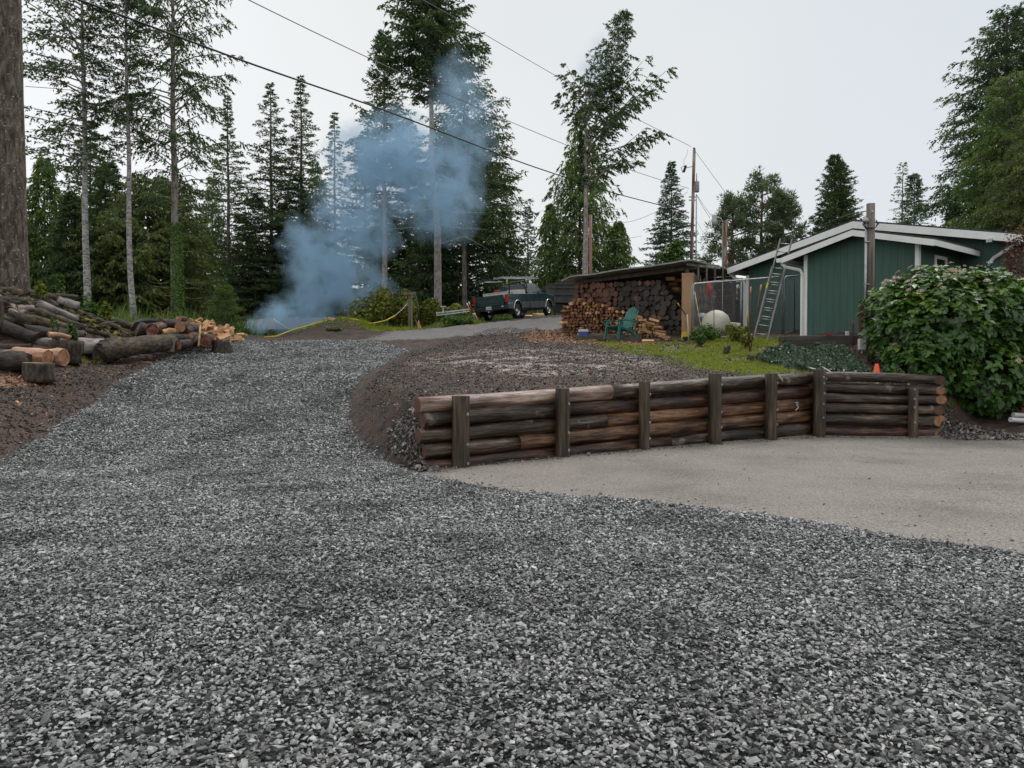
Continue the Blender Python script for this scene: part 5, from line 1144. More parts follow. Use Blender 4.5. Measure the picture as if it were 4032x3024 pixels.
MB().tube([(-.12, -.1, h - .15), (-.3, -.1, h + .12), (-.6, -.1, h + .2)], .025, 6).build('lamp_arm', [m_plastic_w], t); lm = MB().lathe([(0, -.3), (.13, -.28), (.17, -.05), (.12, .0), (.12, .18), (.08, .28), (0, .3)], 14, c=(-.63, -.1, h + .02)).build('lamp_head', [M('lamp_grey', (.5, .52, .5), 3, rough=.4, bump=0)], t)
def wire(label, P, r, mat=m_wiregrey):
    pts = []; P = [W(*p) for p in P]
    # smooth through the points
    n = len(P)
    for i in range(n - 1):
        p0, p1, p2, p3 = P[max(i - 1, 0)], P[i], P[i + 1], P[min(i + 2, n - 1)]
        for k in range(6):
            s = k / 6; pts.append(.5 * ((2 * p1) + (p2 - p0) * s + (2 * p0 - 5 * p1 + 4 * p2 - p3) * s * s + (3 * p1 - p0 - 3 * p2 + p3) * s ** 3))
    pts.append(P[-1]); c = pts[0].copy(); simple('overhead_wire', label, 'wire', mat, MB().tube([p - c for p in pts], r, 6), tuple(c), group='overhead wires')
wire('thick black cable sagging across the trees, lowest of the long ones', [(-150, -150, 13), (340, 10, 16), (1000, 255, 21), (1530, 440, 27), (2000, 620, 34), (2180, 683, 37.5), (2400, 755, 42), (2600, 808, 46), (2712, 838, 48)], .026, m_wire)
wire('middle long thin wire running down to the tall pole', [(700, -150, 19), (990, 5, 21), (1460, 232, 27), (1900, 432, 35), (2240, 575, 41), (2500, 675, 45.5), (2712, 742, 48)], .014)
wire('uppermost long thin wire ending at the tall pole top', [(1500, -90, 28), (1860, 108, 34), (2272, 345, 41), (2600, 515, 46), (2722, 578, 48)], .013)
wire('guy wire descending steeply right of the tall pole', [(2728, 582, 48), (2790, 668, 49), (2860, 765, 50), (3000, 980, 53)], .012)
wire('double slack wire from the mast down towards the street lamp', [(2742, 765, 46), (2765, 810, 45), (2795, 858, 43.5)], .014)
wire('lower slack wire right of the mast reaching the lamp pole', [(2742, 765, 46), (2790, 835, 44), (2845, 905, 42)], .012)
wire('thin wire fanning low right of the mast', [(2730, 850, 48), (2760, 900, 50), (2800, 960, 52)], .009)
wire('sagging wire from the pinkish pole to the tall pole', [(2328, 862, 46), (2400, 876, 46.3), (2500, 868, 46.8), (2620, 815, 47.5), (2708, 755, 48)], .012)
wire('thin wire running right from the pinkish pole towards the firs', [(2328, 952, 46), (2420, 945, 47), (2525, 930, 60)], .012)
wire('wire reaching the service pole from behind the roof', [(3430, 830, 19), (3380, 836, 21), (3330, 850, 24), (3200, 900, 30)], .014, m_wire)
wire('far thin wire at the left edge between the trunks', [(100, 340, 30), (250, 352, 32), (370, 370, 34), (520, 455, 36), (700, 560, 40)], .012, m_wire)

# ------------------------------------------------------------ logs and stumps on the left bank
def lg(label, a, b, r0, r1, mats, seed=0, jag=.02, wob=.07, bend=.03, group=None, name='log', seg=8, n=16):
    if seed in SNAP:       # lies on the mound: bring each end down onto its surface
        q = []
        for (px_, py_, d_), r_ in ((a, r0), (b, r1)): dg = min(max(G(px_, py_).y, d_ - .6), d_ + 3.0) - r_ * 1.2 - .08; q.append((px_, py_, dg))
        a, b = q
    a = W(*a); b = W(*b); o = place(name, log_mesh(name, (b - a).length, r0, r1, mats, n, seg, wob, bend, seed, jag), None, a, axrot(b - a)); return tag(o, label, 'log', group)
SNAP = {32, 33, 30, 31, 34, 35, 36, 37, 38, 39, 40, 41, 42, 43, 44, 46, 47}
def stump(label, px, py, d, r0, r1, h, mats, seed, top=None):
    """upright section: base at photo (px, py)"""
    p = W(px, py, d); p.z = HZ(p.x, p.y) - .03
    o = place('stump', log_mesh('stump', h, r0, r1, mats, 18, 5, .04, .0, seed, .005), None, p, (0, -math.pi / 2 + .02, 0)); return tag(o, label, 'stump')
BARKC = M('pale_top_cut', [(.3, (.42, .24, .12)), (.6, (.60, .40, .24))], 5, rough=.6); PINKC = M('pinkish_top_cut', [(.3, (.26, .16, .12)), (.6, (.40, .27, .21))], 5, rough=.6)
stump('short fresh cut stump with orange top at the front of the log bank', 151, 1492, 17.3, .335, .32, .43, [B_DARK, BARKC], 1)
stump('dark upright stump with a pinkish top behind the front stump', 262, 1436, 19.6, .34, .40, .58, [B_DARK, PINKC], 2)
lg('large black rotten log with a broken end left of the front stump', (-140, 1430, 17.0), (106, 1424, 17.4), .25, .24, [B_DARK, B_DARK], 3, .07)
lg('peeled orange log lying behind the front stump', (20, 1408, 18.6), (188, 1408, 18.4), .20, .19, [B_PEEL, W_END], 4)
lg('pinkish peeled log end right of the orange log', (60, 1398, 19.0), (252, 1406, 18.9), .205, .215, [B_PEEL, W_END], 5)
lg('dark flat slab of bark lying on top of the peeled logs', (-40, 1362, 19.4), (118, 1366, 19.3), .10, .08, [B_DARK, B_DARK], 6, .05, .15)
lg('long grey streaked log lying lengthwise behind the dark stump', (42, 1356, 20.8), (408, 1368, 21.9), .17, .27, [B_GREY, W_END], 7, .04)
lg('very large mossy log with torn black end at the gravel edge', (420, 1380, 21.6), (672, 1349, 24.2), .30, .27, [B_MOSS, M('rotten_black', (.008, .006, .005), 6, rough=.9)], 8, .10, .08)
lg('pale barked mossy sleeve resting on the large log left end', (395, 1392, 21.3), (470, 1366, 22.0), .30, .31, [B_MOSS, B_DARK], 9, .10, .1)
a = W(672, 1356, 23.9); simple('board', 'weathered square board standing against the end of the mossy log', 'board', m_oldwood, MB().box((0, 0, 0), (.26, .05, .46)), tuple(a), (.05, .1, .25))
lg('small barked round lying right of the weathered board', (700, 1358, 24.0), (742, 1353, 24.6), .145, .145, [B_DARK, W_END], 11)
stump('broad flared dark stump in front of the bright split wood', 872, 1362, 25.9, .37, .27, .50, [B_DARK, BARKC], 12)
lg('round with brown cut face facing the gravel beside the leaning stick', (808, 1342, 25.4), (824, 1337, 26.0), .20, .19, [B_DARK, R_END], 13)
lg('round with bright orange cut face high in the log heap', (709, 1287, 25.0), (740, 1290, 26.2), .165, .16, [B_DARK, W_END], 14)
lg('round with a small orange heart face low in the heap', (748, 1326, 25.2), (770, 1322, 26.0), .12, .13, [B_DARK, W_END], 15)
lg('round with a greyish brown face beside the orange one', (724, 1308, 25.3), (745, 1300, 26.2), .17, .17, [B_DARK, R_END], 16)
lg('round with an orange face topping the log heap', (703, 1256, 26.3), (728, 1256, 27.2), .10, .10, [B_DARK, W_END], 17)
lg('dark log lying along the top of the heap by the tarp', (632, 1274, 25.6), (700, 1280, 26.2), .17, .16, [B_DARK, R_END], 18)
lg('thick torn dark chunk of trunk left in the heap', (545, 1296, 24.6), (625, 1305, 25.0), .24, .22, [B_DARK, R_END], 19, .06, .12)
lg('second torn reddish chunk beside the thick trunk piece', (600, 1298, 24.4), (640, 1290, 25.2), .19, .2, [W_RED, R_END], 20, .06, .12)
lg('orange cut half log lying flat in the middle of the heap', (640, 1312, 24.6), (690, 1306, 24.9), .11, .11, [S_FACE, W_END], 21, .02, .1)
lg('charred black log in the lower middle of the heap', (650, 1330, 24.4), (735, 1332, 25.0), .15, .14, [B_DARK, B_DARK], 22, .04)
lg('low dark round at the foot of the heap', (735, 1345, 25.1), (775, 1340, 25.8), .17, .17, [B_DARK, R_END], 23)
lg('small dark round between board and stump', (690, 1330, 25.2), (720, 1328, 25.6), .14, .14, [B_DARK, R_END], 28)
lg('grey log half buried at the back of the heap', (745, 1296, 26.6), (790, 1300, 27.0), .2, .19, [B_DARK, W_ENDD], 29)
stick('peeled_stick', 'thin peeled stick leaning upright against the log heap', 'stick', W(782, 1362, 25.0), W(789, 1281, 25.5), .035, S_FACE)
lg('yellow mossy log right of the leafy bush', (382, 1258, 24.3), (470, 1292, 24.6), .10, .09, [M('moss_yellow', [(.3, (.16, .12, .02)), (.6, (.34, .27, .06))], 6, rough=.8), W_END], 30)
lg('brown mossy log above the yellow mossy one', (412, 1252, 25.2), (522, 1286, 25.6), .15, .14, [B_MOSS, B_DARK], 31)
lg('pinkish pale log lying below the mossy ones', (340, 1284, 23.6), (440, 1296, 23.9), .115, .10, [W_PALE, W_END], 32)
lg('thin pink branch end pointing down at the heap', (440, 1300, 23.6), (470, 1322, 23.5), .05, .035, [W_PALE, W_END], 33)
lg('long dull grey log sloping down the middle of the mound', (148, 1196, 20.2), (306, 1262, 21.5), .135, .12, [B_GREY, R_END], 34)
lg('smooth pale log sloping down at the left edge of the mound', (-40, 1150, 19.3), (98, 1236, 19.2), .12, .09, [W_PALE, W_END], 35)
lg('short split pale branch under the smooth pale log', (40, 1225, 19.1), (104, 1262, 19.1), .09, .05, [B_GREY, W_END], 36)
lg('short white topped block in the middle left of the mound', (66, 1214, 19.6), (130, 1212, 19.9), .11, .10, [B_GREY, R_END], 37)
lg('brown log under the round orange face at the mound top', (-30, 1178, 20.2), (104, 1188, 20.4), .13, .14, [B_DARK, R_END], 38)
lg('log with a broad dull orange cut face at the mound top', (88, 1160, 20.4), (0, 1150, 21.4), .155, .15, [B_MOSS, W_END], 39)
lg('moss topped log along the crest of the mound', (108, 1152, 20.9), (292, 1190, 21.6), .12, .11, [B_MOSS, R_END], 40)
lg('dark thin log on the crest beside the moss topped log', (195, 1166, 21.5), (305, 1172, 22.2), .08, .075, [B_DARK, B_DARK], 41)
lg('weathered grey log on the right crest of the mound', (222, 1182, 21.2), (308, 1204, 21.8), .15, .14, [B_GREY, W_ENDD], 42, .03, .1)
lg('brown rotten log under the grey crest log', (180, 1196, 21.0), (380, 1262, 22.6), .17, .15, [B_DARK, B_DARK], 43, .05, .12)
lg('large black trunk sloping down the lower left mound', (-60, 1262, 19.0), (140, 1334, 19.9), .20, .17, [B_DARK, B_DARK], 44)
lg('small orange faced log at the foot of the mound', (188, 1318, 20.6), (275, 1330, 21.0), .085, .07, [B_PEEL, R_END], 45)
lg('dark barked log low under the mound', (100, 1300, 20.0), (330, 1320, 21.8), .16, .14, [B_DARK, B_DARK], 46, .05, .12)
lg('mossy log half sunk in the left mound side', (60, 1250, 19.6), (260, 1290, 20.6), .16, .13, [B_MOSS, B_DARK], 47, .05, .12)
lg('upright dark trunk edge at the far left of the picture', (-6, 1300, 18.4), (-4, 1180, 18.5), .09, .08, [B_DARK, B_DARK], 48)
for i, (pa, pb, r_, mt, lb) in enumerate((((20, 1300), (150, 1320), .13, B_DARK, 'black bark slab in the shadowed foot of the mound'), ((140, 1225), (330, 1290), .12, B_MOSS, 'mossy limb sloping below the long grey log'),
        ((250, 1215), (400, 1275), .10, B_DARK, 'dark limb running down the right flank of the mound'), ((0, 1255), (120, 1275), .11, B_MOSS, 'mossy limb left of centre on the mound'), ((300, 1290), (420, 1318), .09, B_MOSS, 'thin mossy limb at the right foot of the mound'),
        ((330, 1240), (460, 1290), .12, B_DARK, 'dark rotten limb on the right end of the mound'), ((200, 1290), (330, 1312), .10, B_DARK, 'dark broken limb above the long streaked log'), ((40, 1195), (180, 1200), .09, B_DARK, 'dark limb behind the short white topped block'))):
    SNAP.add(100 + i); lg(lb, (*pa, 20.6), (*pb, 21.2), r_, r_ * .85, [mt, W_ENDD], 100 + i, .05, .14)
rr = random.Random(9); k = 0
for i in range(46):       # bright split wood heap
    px_ = rr.uniform(730, 905); top = np.interp(px_, [720, 760, 810, 860, 905, 925], [1258, 1262, 1262, 1282, 1305, 1330]); py_ = rr.uniform(top, min(top + 55, 1345)); d = 26.6 + (py_ < top + 20) * .5 + rr.uniform(0, .6)
    q = W(px_, py_, d); q.z = max(q.z, HZ(q.x, q.y) + .06); o = place('split_firewood', SM_F[i % 5], None, q, (rr.uniform(0, 6), rr.uniform(-.7, .5), rr.uniform(0, 3.1)), (rr.uniform(.8, 1.25), rr.uniform(.09, .13), rr.uniform(.07, .11)))
    zn = ('upper ' if py_ < top + 18 else 'lower ') + ('left part' if px_ < 790 else 'middle' if px_ < 850 else 'right part'); tag(o, 'bright split log, ' + zn + ' of the loose heap behind the broad stump', 'firewood', 'bright split wood heap, ' + zn)
for i, (a_, b_) in enumerate(((918, 1318), (935, 1328), (955, 1333), (962, 1320), (925, 1335), (947, 1318), (905, 1322))):
    q = G(a_, b_ + 14) + Vector((0, 0, .07 + .06 * (i % 2))); o = place('split_firewood', SM_F[i % 5], None, q, (i, .1, i * .8), (.85, .10, .08)); tag(o, 'fallen split log lying right of the broad stump', 'firewood', 'fallen split wood right of the broad stump')
# black tarp over the heap
tv = []; pt_ = [(515, 1285), (530, 1262), (560, 1254), (600, 1253), (635, 1258), (660, 1266)]
V = []; n = len(pt_)
for i, (a_, b_) in enumerate(pt_):
    for d, dy in ((26.0, 8), (26.8, 0), (27.8, 6)): V.append(W(a_ + rr.uniform(-3, 3), b_ + dy + rr.uniform(-2, 2), d))
V2 = V + [v - Vector((0, 0, .25)) for v in V]; m = len(V); Fs = []
for i in range(n - 1):
    for j in range(2): a = i * 3 + j; Fs += [(a, a + 3, a + 4, a + 1), (m + a, m + a + 1, m + a + 4, m + a + 3)]
    Fs += [(i * 3, m + i * 3, m + i * 3 + 3, i * 3 + 3), (i * 3 + 2, i * 3 + 5, m + i * 3 + 5, m + i * 3 + 2)]
Fs += [(0, 1, m + 1, m), (1, 2, m + 2, m + 1), (m - 3, m + m - 3, m + m - 2, m - 2), (m - 2, 2 * m - 2, 2 * m - 1, m - 1)]
c = V[0].copy(); simple('tarp', 'black tarp draped over the back of the log heap', 'tarp', M('tarp_black', (.01, .01, .012), 4, rough=.35), MB().add([v - c for v in V2], Fs), tuple(c))
q = G(555, 1433); simple('pale_stick', 'short pale stick lying at the gravel edge below the mossy log', 'stick', S_FACE, MB().tube([(-.3, 0, .04), (.3, .05, .03)], .02, 6), tuple(q))
# ------------------------------------------------------------ foliage materials
def leaf_mat(name, stops, rough=.6, trans=.25, spec=.3):
    m, t, b = newmat(name)
    a = t.nodes.new('ShaderNodeAttribute'); a.attribute_name = 'tone'; s = t.nodes.new('ShaderNodeSeparateColor'); t.links.new(a.outputs['Color'], s.inputs[0])
    c = ramp(t, s.outputs[0], stops)
    t.links.new(c, b.inputs['Base Color']); b.inputs['Roughness'].default_value = rough; b.inputs['Specular IOR Level'].default_value = spec
    if trans:
        tr = t.nodes.new('ShaderNodeBsdfTranslucent'); t.links.new(mixc(t, 1.0, c, (1.3, 1.5, .7), 'MULTIPLY'), tr.inputs['Color'])
        ms = t.nodes.new('ShaderNodeMixShader'); ms.inputs[0].default_value = trans
        o = [n for n in t.nodes if n.type == 'OUTPUT_MATERIAL'][0]; t.links.new(b.outputs[0], ms.inputs[1]); t.links.new(tr.outputs[0], ms.inputs[2]); t.links.new(ms.outputs[0], o.inputs[0])
    return m
K_FIR = leaf_mat('fir_needles', [(0, (0.026, 0.049, 0.022)), (.5, (0.070, 0.111, 0.045)), (.85, (0.123, 0.169, 0.060)), (1, (0.189, 0.203, 0.075))])
K_BLUE = leaf_mat('blue_green_needles', [(0, (0.030, 0.058, 0.042)), (.5, (0.074, 0.122, 0.081)), (1, (0.149, 0.195, 0.117))])
K_CEDAR = leaf_mat('cedar_sprays', [(0, (0.041, 0.078, 0.022)), (.5, (0.104, 0.169, 0.043)), (.85, (0.203, 0.270, 0.066)), (1, (0.319, 0.324, 0.096))])
K_OLIVE = leaf_mat('olive_mossy_needles', [(0, (0.043, 0.065, 0.022)), (.5, (0.100, 0.135, 0.038)), (1, (0.206, 0.231, 0.060))])
K_PINE = leaf_mat('pine_needles', [(0, (0.046, 0.072, 0.042)), (.5, (0.120, 0.163, 0.090)), (1, (0.260, 0.299, 0.168))])
K_YG = leaf_mat('yellow_green_leaves', [(0, (.05, .07, .014)), (.5, (.16, .19, .03)), (.85, (.34, .31, .05)), (1, (.50, .40, .07))])
K_GREEN = leaf_mat('fresh_green_leaves', [(0, (.022, .050, .012)), (.5, (.065, .135, .025)), (1, (.18, .27, .06))])
K_IVY = leaf_mat('ivy_leaves', [(0, (0.013, 0.033, 0.012)), (.6, (0.033, 0.072, 0.028)), (1, (0.077, 0.132, 0.060))], .32, .1, .6)
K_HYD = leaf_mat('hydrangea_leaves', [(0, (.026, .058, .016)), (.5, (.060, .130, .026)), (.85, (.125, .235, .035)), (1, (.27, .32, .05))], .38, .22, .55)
K_RED = leaf_mat('dark_red_maple_leaves', [(0, (.05, .018, .018)), (.5, (.14, .06, .055)), (1, (.32, .16, .14))])
K_FERN = leaf_mat('fern_fronds', [(0, (.03, .06, .015)), (1, (.11, .20, .04))])
K_DEAD = leaf_mat('dead_twigs_reddish', [(0, (.10, .045, .03)), (1, (.30, .14, .09))])
T_BARK = M('conifer_bark', [(.33, (.055, .045, .038)), (.5, (.15, .125, .11)), (.68, (.28, .25, .225))], 12, (1, 1, .22), rough=.85, bump=.9, bscale=16, bdist=.05)
T_PALE = M('pale_alder_bark', [(.36, (.10, .09, .08)), (.46, (.30, .28, .265)), (.6, (.46, .44, .42)), (.75, (.56, .54, .52))], 7, (1, 1, 2.2), rough=.75, bump=.35)
T_PINK = M('pinkish_fir_bark', [(.33, (.15, .12, .105)), (.5, (.33, .28, .25)), (.68, (.46, .41, .37))], 9, (1, 1, .5), rough=.8, bump=.4)
T_REDP = M('pine_bark_red', [(.35, (.13, .055, .035)), (.6, (.28, .13, .085))], 8, (1, 1, .3), rough=.85, bump=.5)
T_MOSSB = M('mossy_limb_bark', [(.4, (.045, .037, .028)), (.52, (.10, .085, .03)), (.65, (.22, .19, .05))], 3, rough=.9, bump=.5)

def nrm(a): return a / (np.linalg.norm(a, axis=-1, keepdims=True) + 1e-9)
def sprays(r, P, D, Ls, width, tone):
    """one flat triangle per spray: base at P, pointing along D"""
    D = nrm(D); up = r.normal(size=P.shape); Sd = nrm(np.cross(D, up)); w = (Ls * width)[:, None]
    n = len(P); V = np.empty((n, 3, 3)); V[:, 0] = P - Sd * w * .5; V[:, 1] = P + Sd * w * .5; V[:, 2] = P + D * Ls[:, None]
    return V.reshape(-1, 3), np.arange(n * 3).reshape(-1, 3), np.repeat(tone, 3)
def conifer(name, label, px, ytop, d, hw, base=.12, nb=150, mat=K_FIR, bark=T_BARK, seed=0, up=.28, droop=.42, hang=.0, ts=.34, K=5, spray=.30, pw=.8, tr=None, asym=None, lean=None, cat='conifer', group=None, irr=.25, limbs=True, prof=None, width=.34, twig=.34, ground=None, dens=1.0, gap=0.0):
    nb = int(nb * (1.3 if d > 47 else 1.5)); ts *= .75; K = K + (2 if d > 47 else 5); spray *= (.60 if d > 47 else .58 if d > 38 else .52); width *= 1.4
    r = np.random.default_rng(1000 + seed)
    g = GD(px, d); x0, y0, zg = g
    if ground is not None: zg = ground
    top = W(px, ytop, d).z; Ht = top - zg; R = hw * d / F
    z0 = Ht * base
    LX = (lambda z: np.interp(z / Ht, lean[0], lean[1])) if lean else (lambda z: np.zeros_like(np.asarray(z, float)))
    k = np.arange(nb); u = (k + r.uniform(-.4, .4, nb)) / nb; u = np.clip(u, 0, 1)
    zb = z0 + (Ht - z0) * u ** .92
    tt = 1 - (zb - z0) / (Ht - z0)                       # 0 at the top
    az = k * 2.39996 + r.uniform(-.5, .5, nb)
    L = (R * tt ** pw if prof is None else R * np.interp(tt, prof[0], prof[1])) * r.uniform(1 - irr, 1 + irr * .6, nb) + .12
    if gap: L = L * np.where(r.random(nb) < gap, .35, 1)
    if asym is not None: L = L * asym(az, zb / Ht)
    dr = np.stack([np.cos(az), np.sin(az), np.zeros(nb)], 1)
    upk = up * r.uniform(.5, 1.5, nb) * (1 + .9 * (1 - tt)); drk = droop * r.uniform(.6, 1.4, nb)
    base_p = np.stack([LX(zb), np.zeros(nb), zb], 1)
    def bp(i, s): return base_p[i] + dr[i] * (L[i] * s)[:, None] + np.stack([np.zeros(len(s)), np.zeros(len(s)), L[i] * (upk[i] * s - drk[i] * s * s + .12 * s ** 4)], 1)
    # twig stations
    ns = np.maximum(3, (L / ts).astype(int)); bi = np.repeat(np.arange(nb), ns); off = np.concatenate([np.arange(n) for n in ns]); s = .14 + .86 * (off + .7) / np.repeat(ns, ns); s = np.clip(s + r.uniform(-.03, .03, len(s)), .08, 1)
    if dens < 1: kk = r.random(len(s)) < dens; bi, s = bi[kk], s[kk]
    bi = np.concatenate([bi, bi, np.arange(nb)]); sd_ = np.concatenate([np.ones(len(s)), -np.ones(len(s)), np.zeros(nb)]); s = np.concatenate([s, s, np.full(nb, .97)])
    p = bp(bi, s); side = np.stack([-dr[bi, 1], dr[bi, 0], np.zeros(len(s))], 1)
    tl = np.where(sd_ == 0, .12 * L[bi] + .1, L[bi] * twig * (1.05 - .75 * s) + .16) * r.uniform(.6, 1.25, len(s))
    td = nrm(dr[bi] * np.where(sd_ == 0, 1, .75)[:, None] + side * (sd_ * .8)[:, None] + r.normal(0, .15, (len(s), 3)) + np.array([0, 0, .05]))
    n = len(s); q = (np.arange(K) + .6) / K
    Q_ = np.repeat(q[None], n, 0) + r.uniform(-.1, .1, (n, K)); P = p[:, None] + td[:, None] * (tl[:, None] * Q_)[..., None]
    P[..., 2] -= (hang * tl[:, None] * Q_ * .8 + .10 * tl[:, None] * Q_ ** 2)
    P = P.reshape(-1, 3) + r.normal(0, .03, (n * K, 3)); D = np.repeat(td, K, 0) + r.normal(0, .5, (n * K, 3)) + np.array([0, 0, -.12 - hang * 1.3])
    Ls = spray * r.uniform(.6, 1.35, n * K) * (.7 + .5 * np.repeat(np.clip(tl / .6, 0, 1), K)); tone = np.clip(.5 + r.normal(0, .17, n * K) + np.repeat(r.normal(0, .12, nb)[bi], K), 0, 1)
    V, Fc, T = sprays(r, P, D, Ls, width, tone)
    t = thing(name, label, cat, (x0, y0, zg), 0, group)
    place('crown', fastmesh('crown', V, Fc, [mat], {'tone': T}), t)
    tr = tr or max(.07, Ht * .0105)
    zs = np.linspace(0, Ht * .985, 16); mb = MB()
    mb.tube([(float(LX(zz)) + .02 * math.sin(zz * .8 + seed), .02 * math.cos(zz * .9), zz - (.3 if i == 0 else 0)) for i, zz in enumerate(zs)], [tr * (1.25 if i == 0 else 1) * (1 - .88 * (zz / Ht) ** 1.1) for i, zz in enumerate(zs)], 9)
    if limbs:
        for i in range(nb):
            if L[i] < .5: continue
            ps = bp(np.full(4, i), np.array([0, .33, .66, .95])); rr_ = .012 + .011 * L[i]
            mb.tube([tuple(q) for q in ps], [rr_, rr_ * .75, rr_ * .5, rr_ * .2], 3, cap=False)
    mb.build('trunk', [bark], t)
    return t
def snag_limbs(t, spec, mat):
    mb = MB()
    for P, r0 in spec: mb.tube([tuple(p) for p in P], [r0 * (1 - .8 * i / (len(P) - 1)) for i in range(len(P))], 5)
    mb.build('bare_limbs', [mat], t)

# ---- left group
g = GD(36, 24.0)
bt = thing('big_tree_trunk', 'massive brown furrowed trunk rising out of the picture at the left edge', 'tree', (g.x, g.y, 2.9))
def trunk_big():
    N = 40; Kk = 30; V = []; Fs = []; r = np.random.default_rng(4); h = 15.0
    ridge = r.random((Kk, 8))
    for i in range(Kk):
        zz = h * (i / (Kk - 1)) ** 1.25; rad = .54 + .30 * math.exp(-zz / .55) + .05 * math.exp(-zz / 4) - .006 * zz
        for j in range(N):
            a = 2 * math.pi * j / N; V.append((rad * (1 + .025 * math.sin(a * 9 + zz * .8) + .02 * math.sin(a * 15 - zz) + .03 * math.exp(-zz) * math.sin(a * 5)) * math.cos(a), rad * (1 + .02 * math.sin(a * 13 + zz)) * math.sin(a), zz - .2))
    for i in range(Kk - 1):
        for j in range(N): Fs.append((i * N + j, i * N + (j + 1) % N, (i + 1) * N + (j + 1) % N, (i + 1) * N + j))
    m, t, b = newmat('furrowed_bark'); v = coords(t, (1, 1, .28)); v2 = coords(t, (1, 1, 1.2))
    f = noise(t, v, 9, 7, .65, .4); c = ramp(t, f, [(.34, (.030, .021, .015)), (.48, (.105, .078, .058)), (.62, (.205, .165, .13)), (.75, (.31, .27, .23))])
    c = mixc(t, ramp(t, noise(t, v2, 13, 3, .6), [(.62, 0), (.67, .8)]), c, (.50, .48, .44)); c = mixc(t, ramp(t, noise(t, v2, 2, 4), [(.58, 0), (.7, .5)]), c, (.10, .105, .05))
    t.links.new(c, b.inputs['Base Color']); b.inputs['Roughness'].default_value = .9
    bp_ = _n(t, 'ShaderNodeBump', Strength=1.0, Distance=.09, Height=noise(t, v, 11, 6, .6, .4)); t.links.new(bp_.outputs[0], b.inputs['Normal'])
    place('trunk', fastmesh('trunk', V, Fs, [m], smooth=True), bt)
trunk_big()
r0 = np.random.default_rng(5)
def leftish(az, zr): return np.where(np.cos(az) < .2, 1.15, .55)
def alder(px, d, wpx, label, lean, seed, hw, base, asym):
    return conifer('tall_thin_tree', label, px, -330, d, hw, base=base, nb=120, mat=K_FIR, bark=T_PALE, seed=seed, up=.35, droop=.35, hang=.25, ts=.5, K=5, spray=.25, tr=wpx * d / F / 2 * 1.15, asym=asym, prof=([0, .3, 1], [.3, .8, 1]), irr=.5, lean=lean, cat='tree', gap=.3, width=.34, dens=1.0)
alder(347, 32, 24, 'tall straight pale speckled trunk, nearest pale one to the big trunk', ([0, 1], [0, -.05]), 1, 230, .36, lambda az, zr: np.where(np.cos(az) < .1, 1.25, .45) * np.where(zr > .55, 1, .9))
alder(522, 32.5, 20, 'second tall pale trunk with sparse fir branches, kinked near the ground', ([0, .03, .08, .5, 1], [.12, .10, -.03, -.08, -.1]), 2, 130, .45, lambda az, zr: np.where(np.cos(az) < 0, 1.0, .8))
t = conifer('drooping_fir', 'tall open fir with long arching limbs and hanging twigs, third trunk from the left', 694, -420, 35, 215, base=.27, nb=85, mat=K_FIR, bark=T_PINK, seed=3, up=.62, droop=.75, hang=.75, ts=.42, K=6, spray=.30, tr=.19, prof=([0, .3, .75, 1], [.45, .95, 1.0, .8]), irr=.35, width=.3, twig=.22, dens=1.0)
def cw(px, py, d, t): return W(px, py, d) - t.location
snag_limbs(t, [([cw(688, 1140, 35, t), cw(600, 1128, 34.5, t), cw(560, 1110, 34, t)], .06), ([cw(712, 1138, 35, t), cw(770, 1135, 35, t), cw(830, 1148, 35, t)], .05), ([cw(712, 1168, 35, t), cw(760, 1178, 35, t), cw(800, 1172, 35, t)], .045),
              ([cw(690, 1168, 35, t), cw(640, 1165, 34, t), cw(585, 1150, 34, t)], .04), ([cw(690, 1200, 35, t), cw(620, 1240, 34, t), cw(590, 1265, 34, t)], .04), ([cw(712, 1215, 35, t), cw(750, 1222, 35, t), cw(775, 1220, 35, t)], .04),
              ([cw(690, 1110, 35, t), cw(630, 1118, 34.5, t), cw(600, 1112, 34, t)], .05)] + [([cw(690, 700 + 30 * i, 35, t), cw(690 + (-1) ** i * 60, 690 + 30 * i, 35, t), cw(690 + (-1) ** i * 130, 730 + 30 * i, 35, t)], .03) for i in range(12)], T_MOSSB)
# ivy on its trunk
def leafblob(name, label, cat, loc, gen, mat, parent=None, pname='foliage', quad=True, kind=None):
    P, Nn, s, tone = gen; n = len(P); r = np.random.default_rng(n)
    Nn = nrm(Nn); a = nrm(np.cross(Nn, r.normal(size=(n, 3)))); b = np.cross(Nn, a); s = s[:, None]
    V = np.stack([P - a * s * .5, P + b * s * .32 + Nn * s * .10, P + a * s * .55 - Nn * s * .12, P - b * s * .32 + Nn * s * .10], 1).reshape(-1, 3)
    I = np.arange(n)[:, None] * 4; Fc = np.concatenate([I + np.array([[0, 1, 2]]), I + np.array([[0, 2, 3]])])
    me = fastmesh(pname, V, Fc, [mat], {'tone': np.repeat(tone, 4)})
    if parent is None: t = thing(name, label, cat, loc); place(pname, me, t); return t
    o = place(pname, me, parent); return o
r = np.random.default_rng(11); n = 2600; a = r.uniform(0, 6.28, n); hz = r.uniform(-2.2, 2.9, n); rad = .21 + .1 * r.random(n) * (1 - hz / 6)
ctr = W(699, 1130, 34.95)
leafblob('ivy', 'bright green ivy wrapped round the trunk of the drooping fir', 'ivy', tuple(ctr), (np.stack([np.cos(a) * rad, np.sin(a) * rad, hz], 1), np.stack([np.cos(a), np.sin(a), .3 + r.normal(0, .4, n)], 1), r.uniform(.08, .15, n), np.clip(r.normal(.68, .2, n), 0, 1)), K_GREEN)
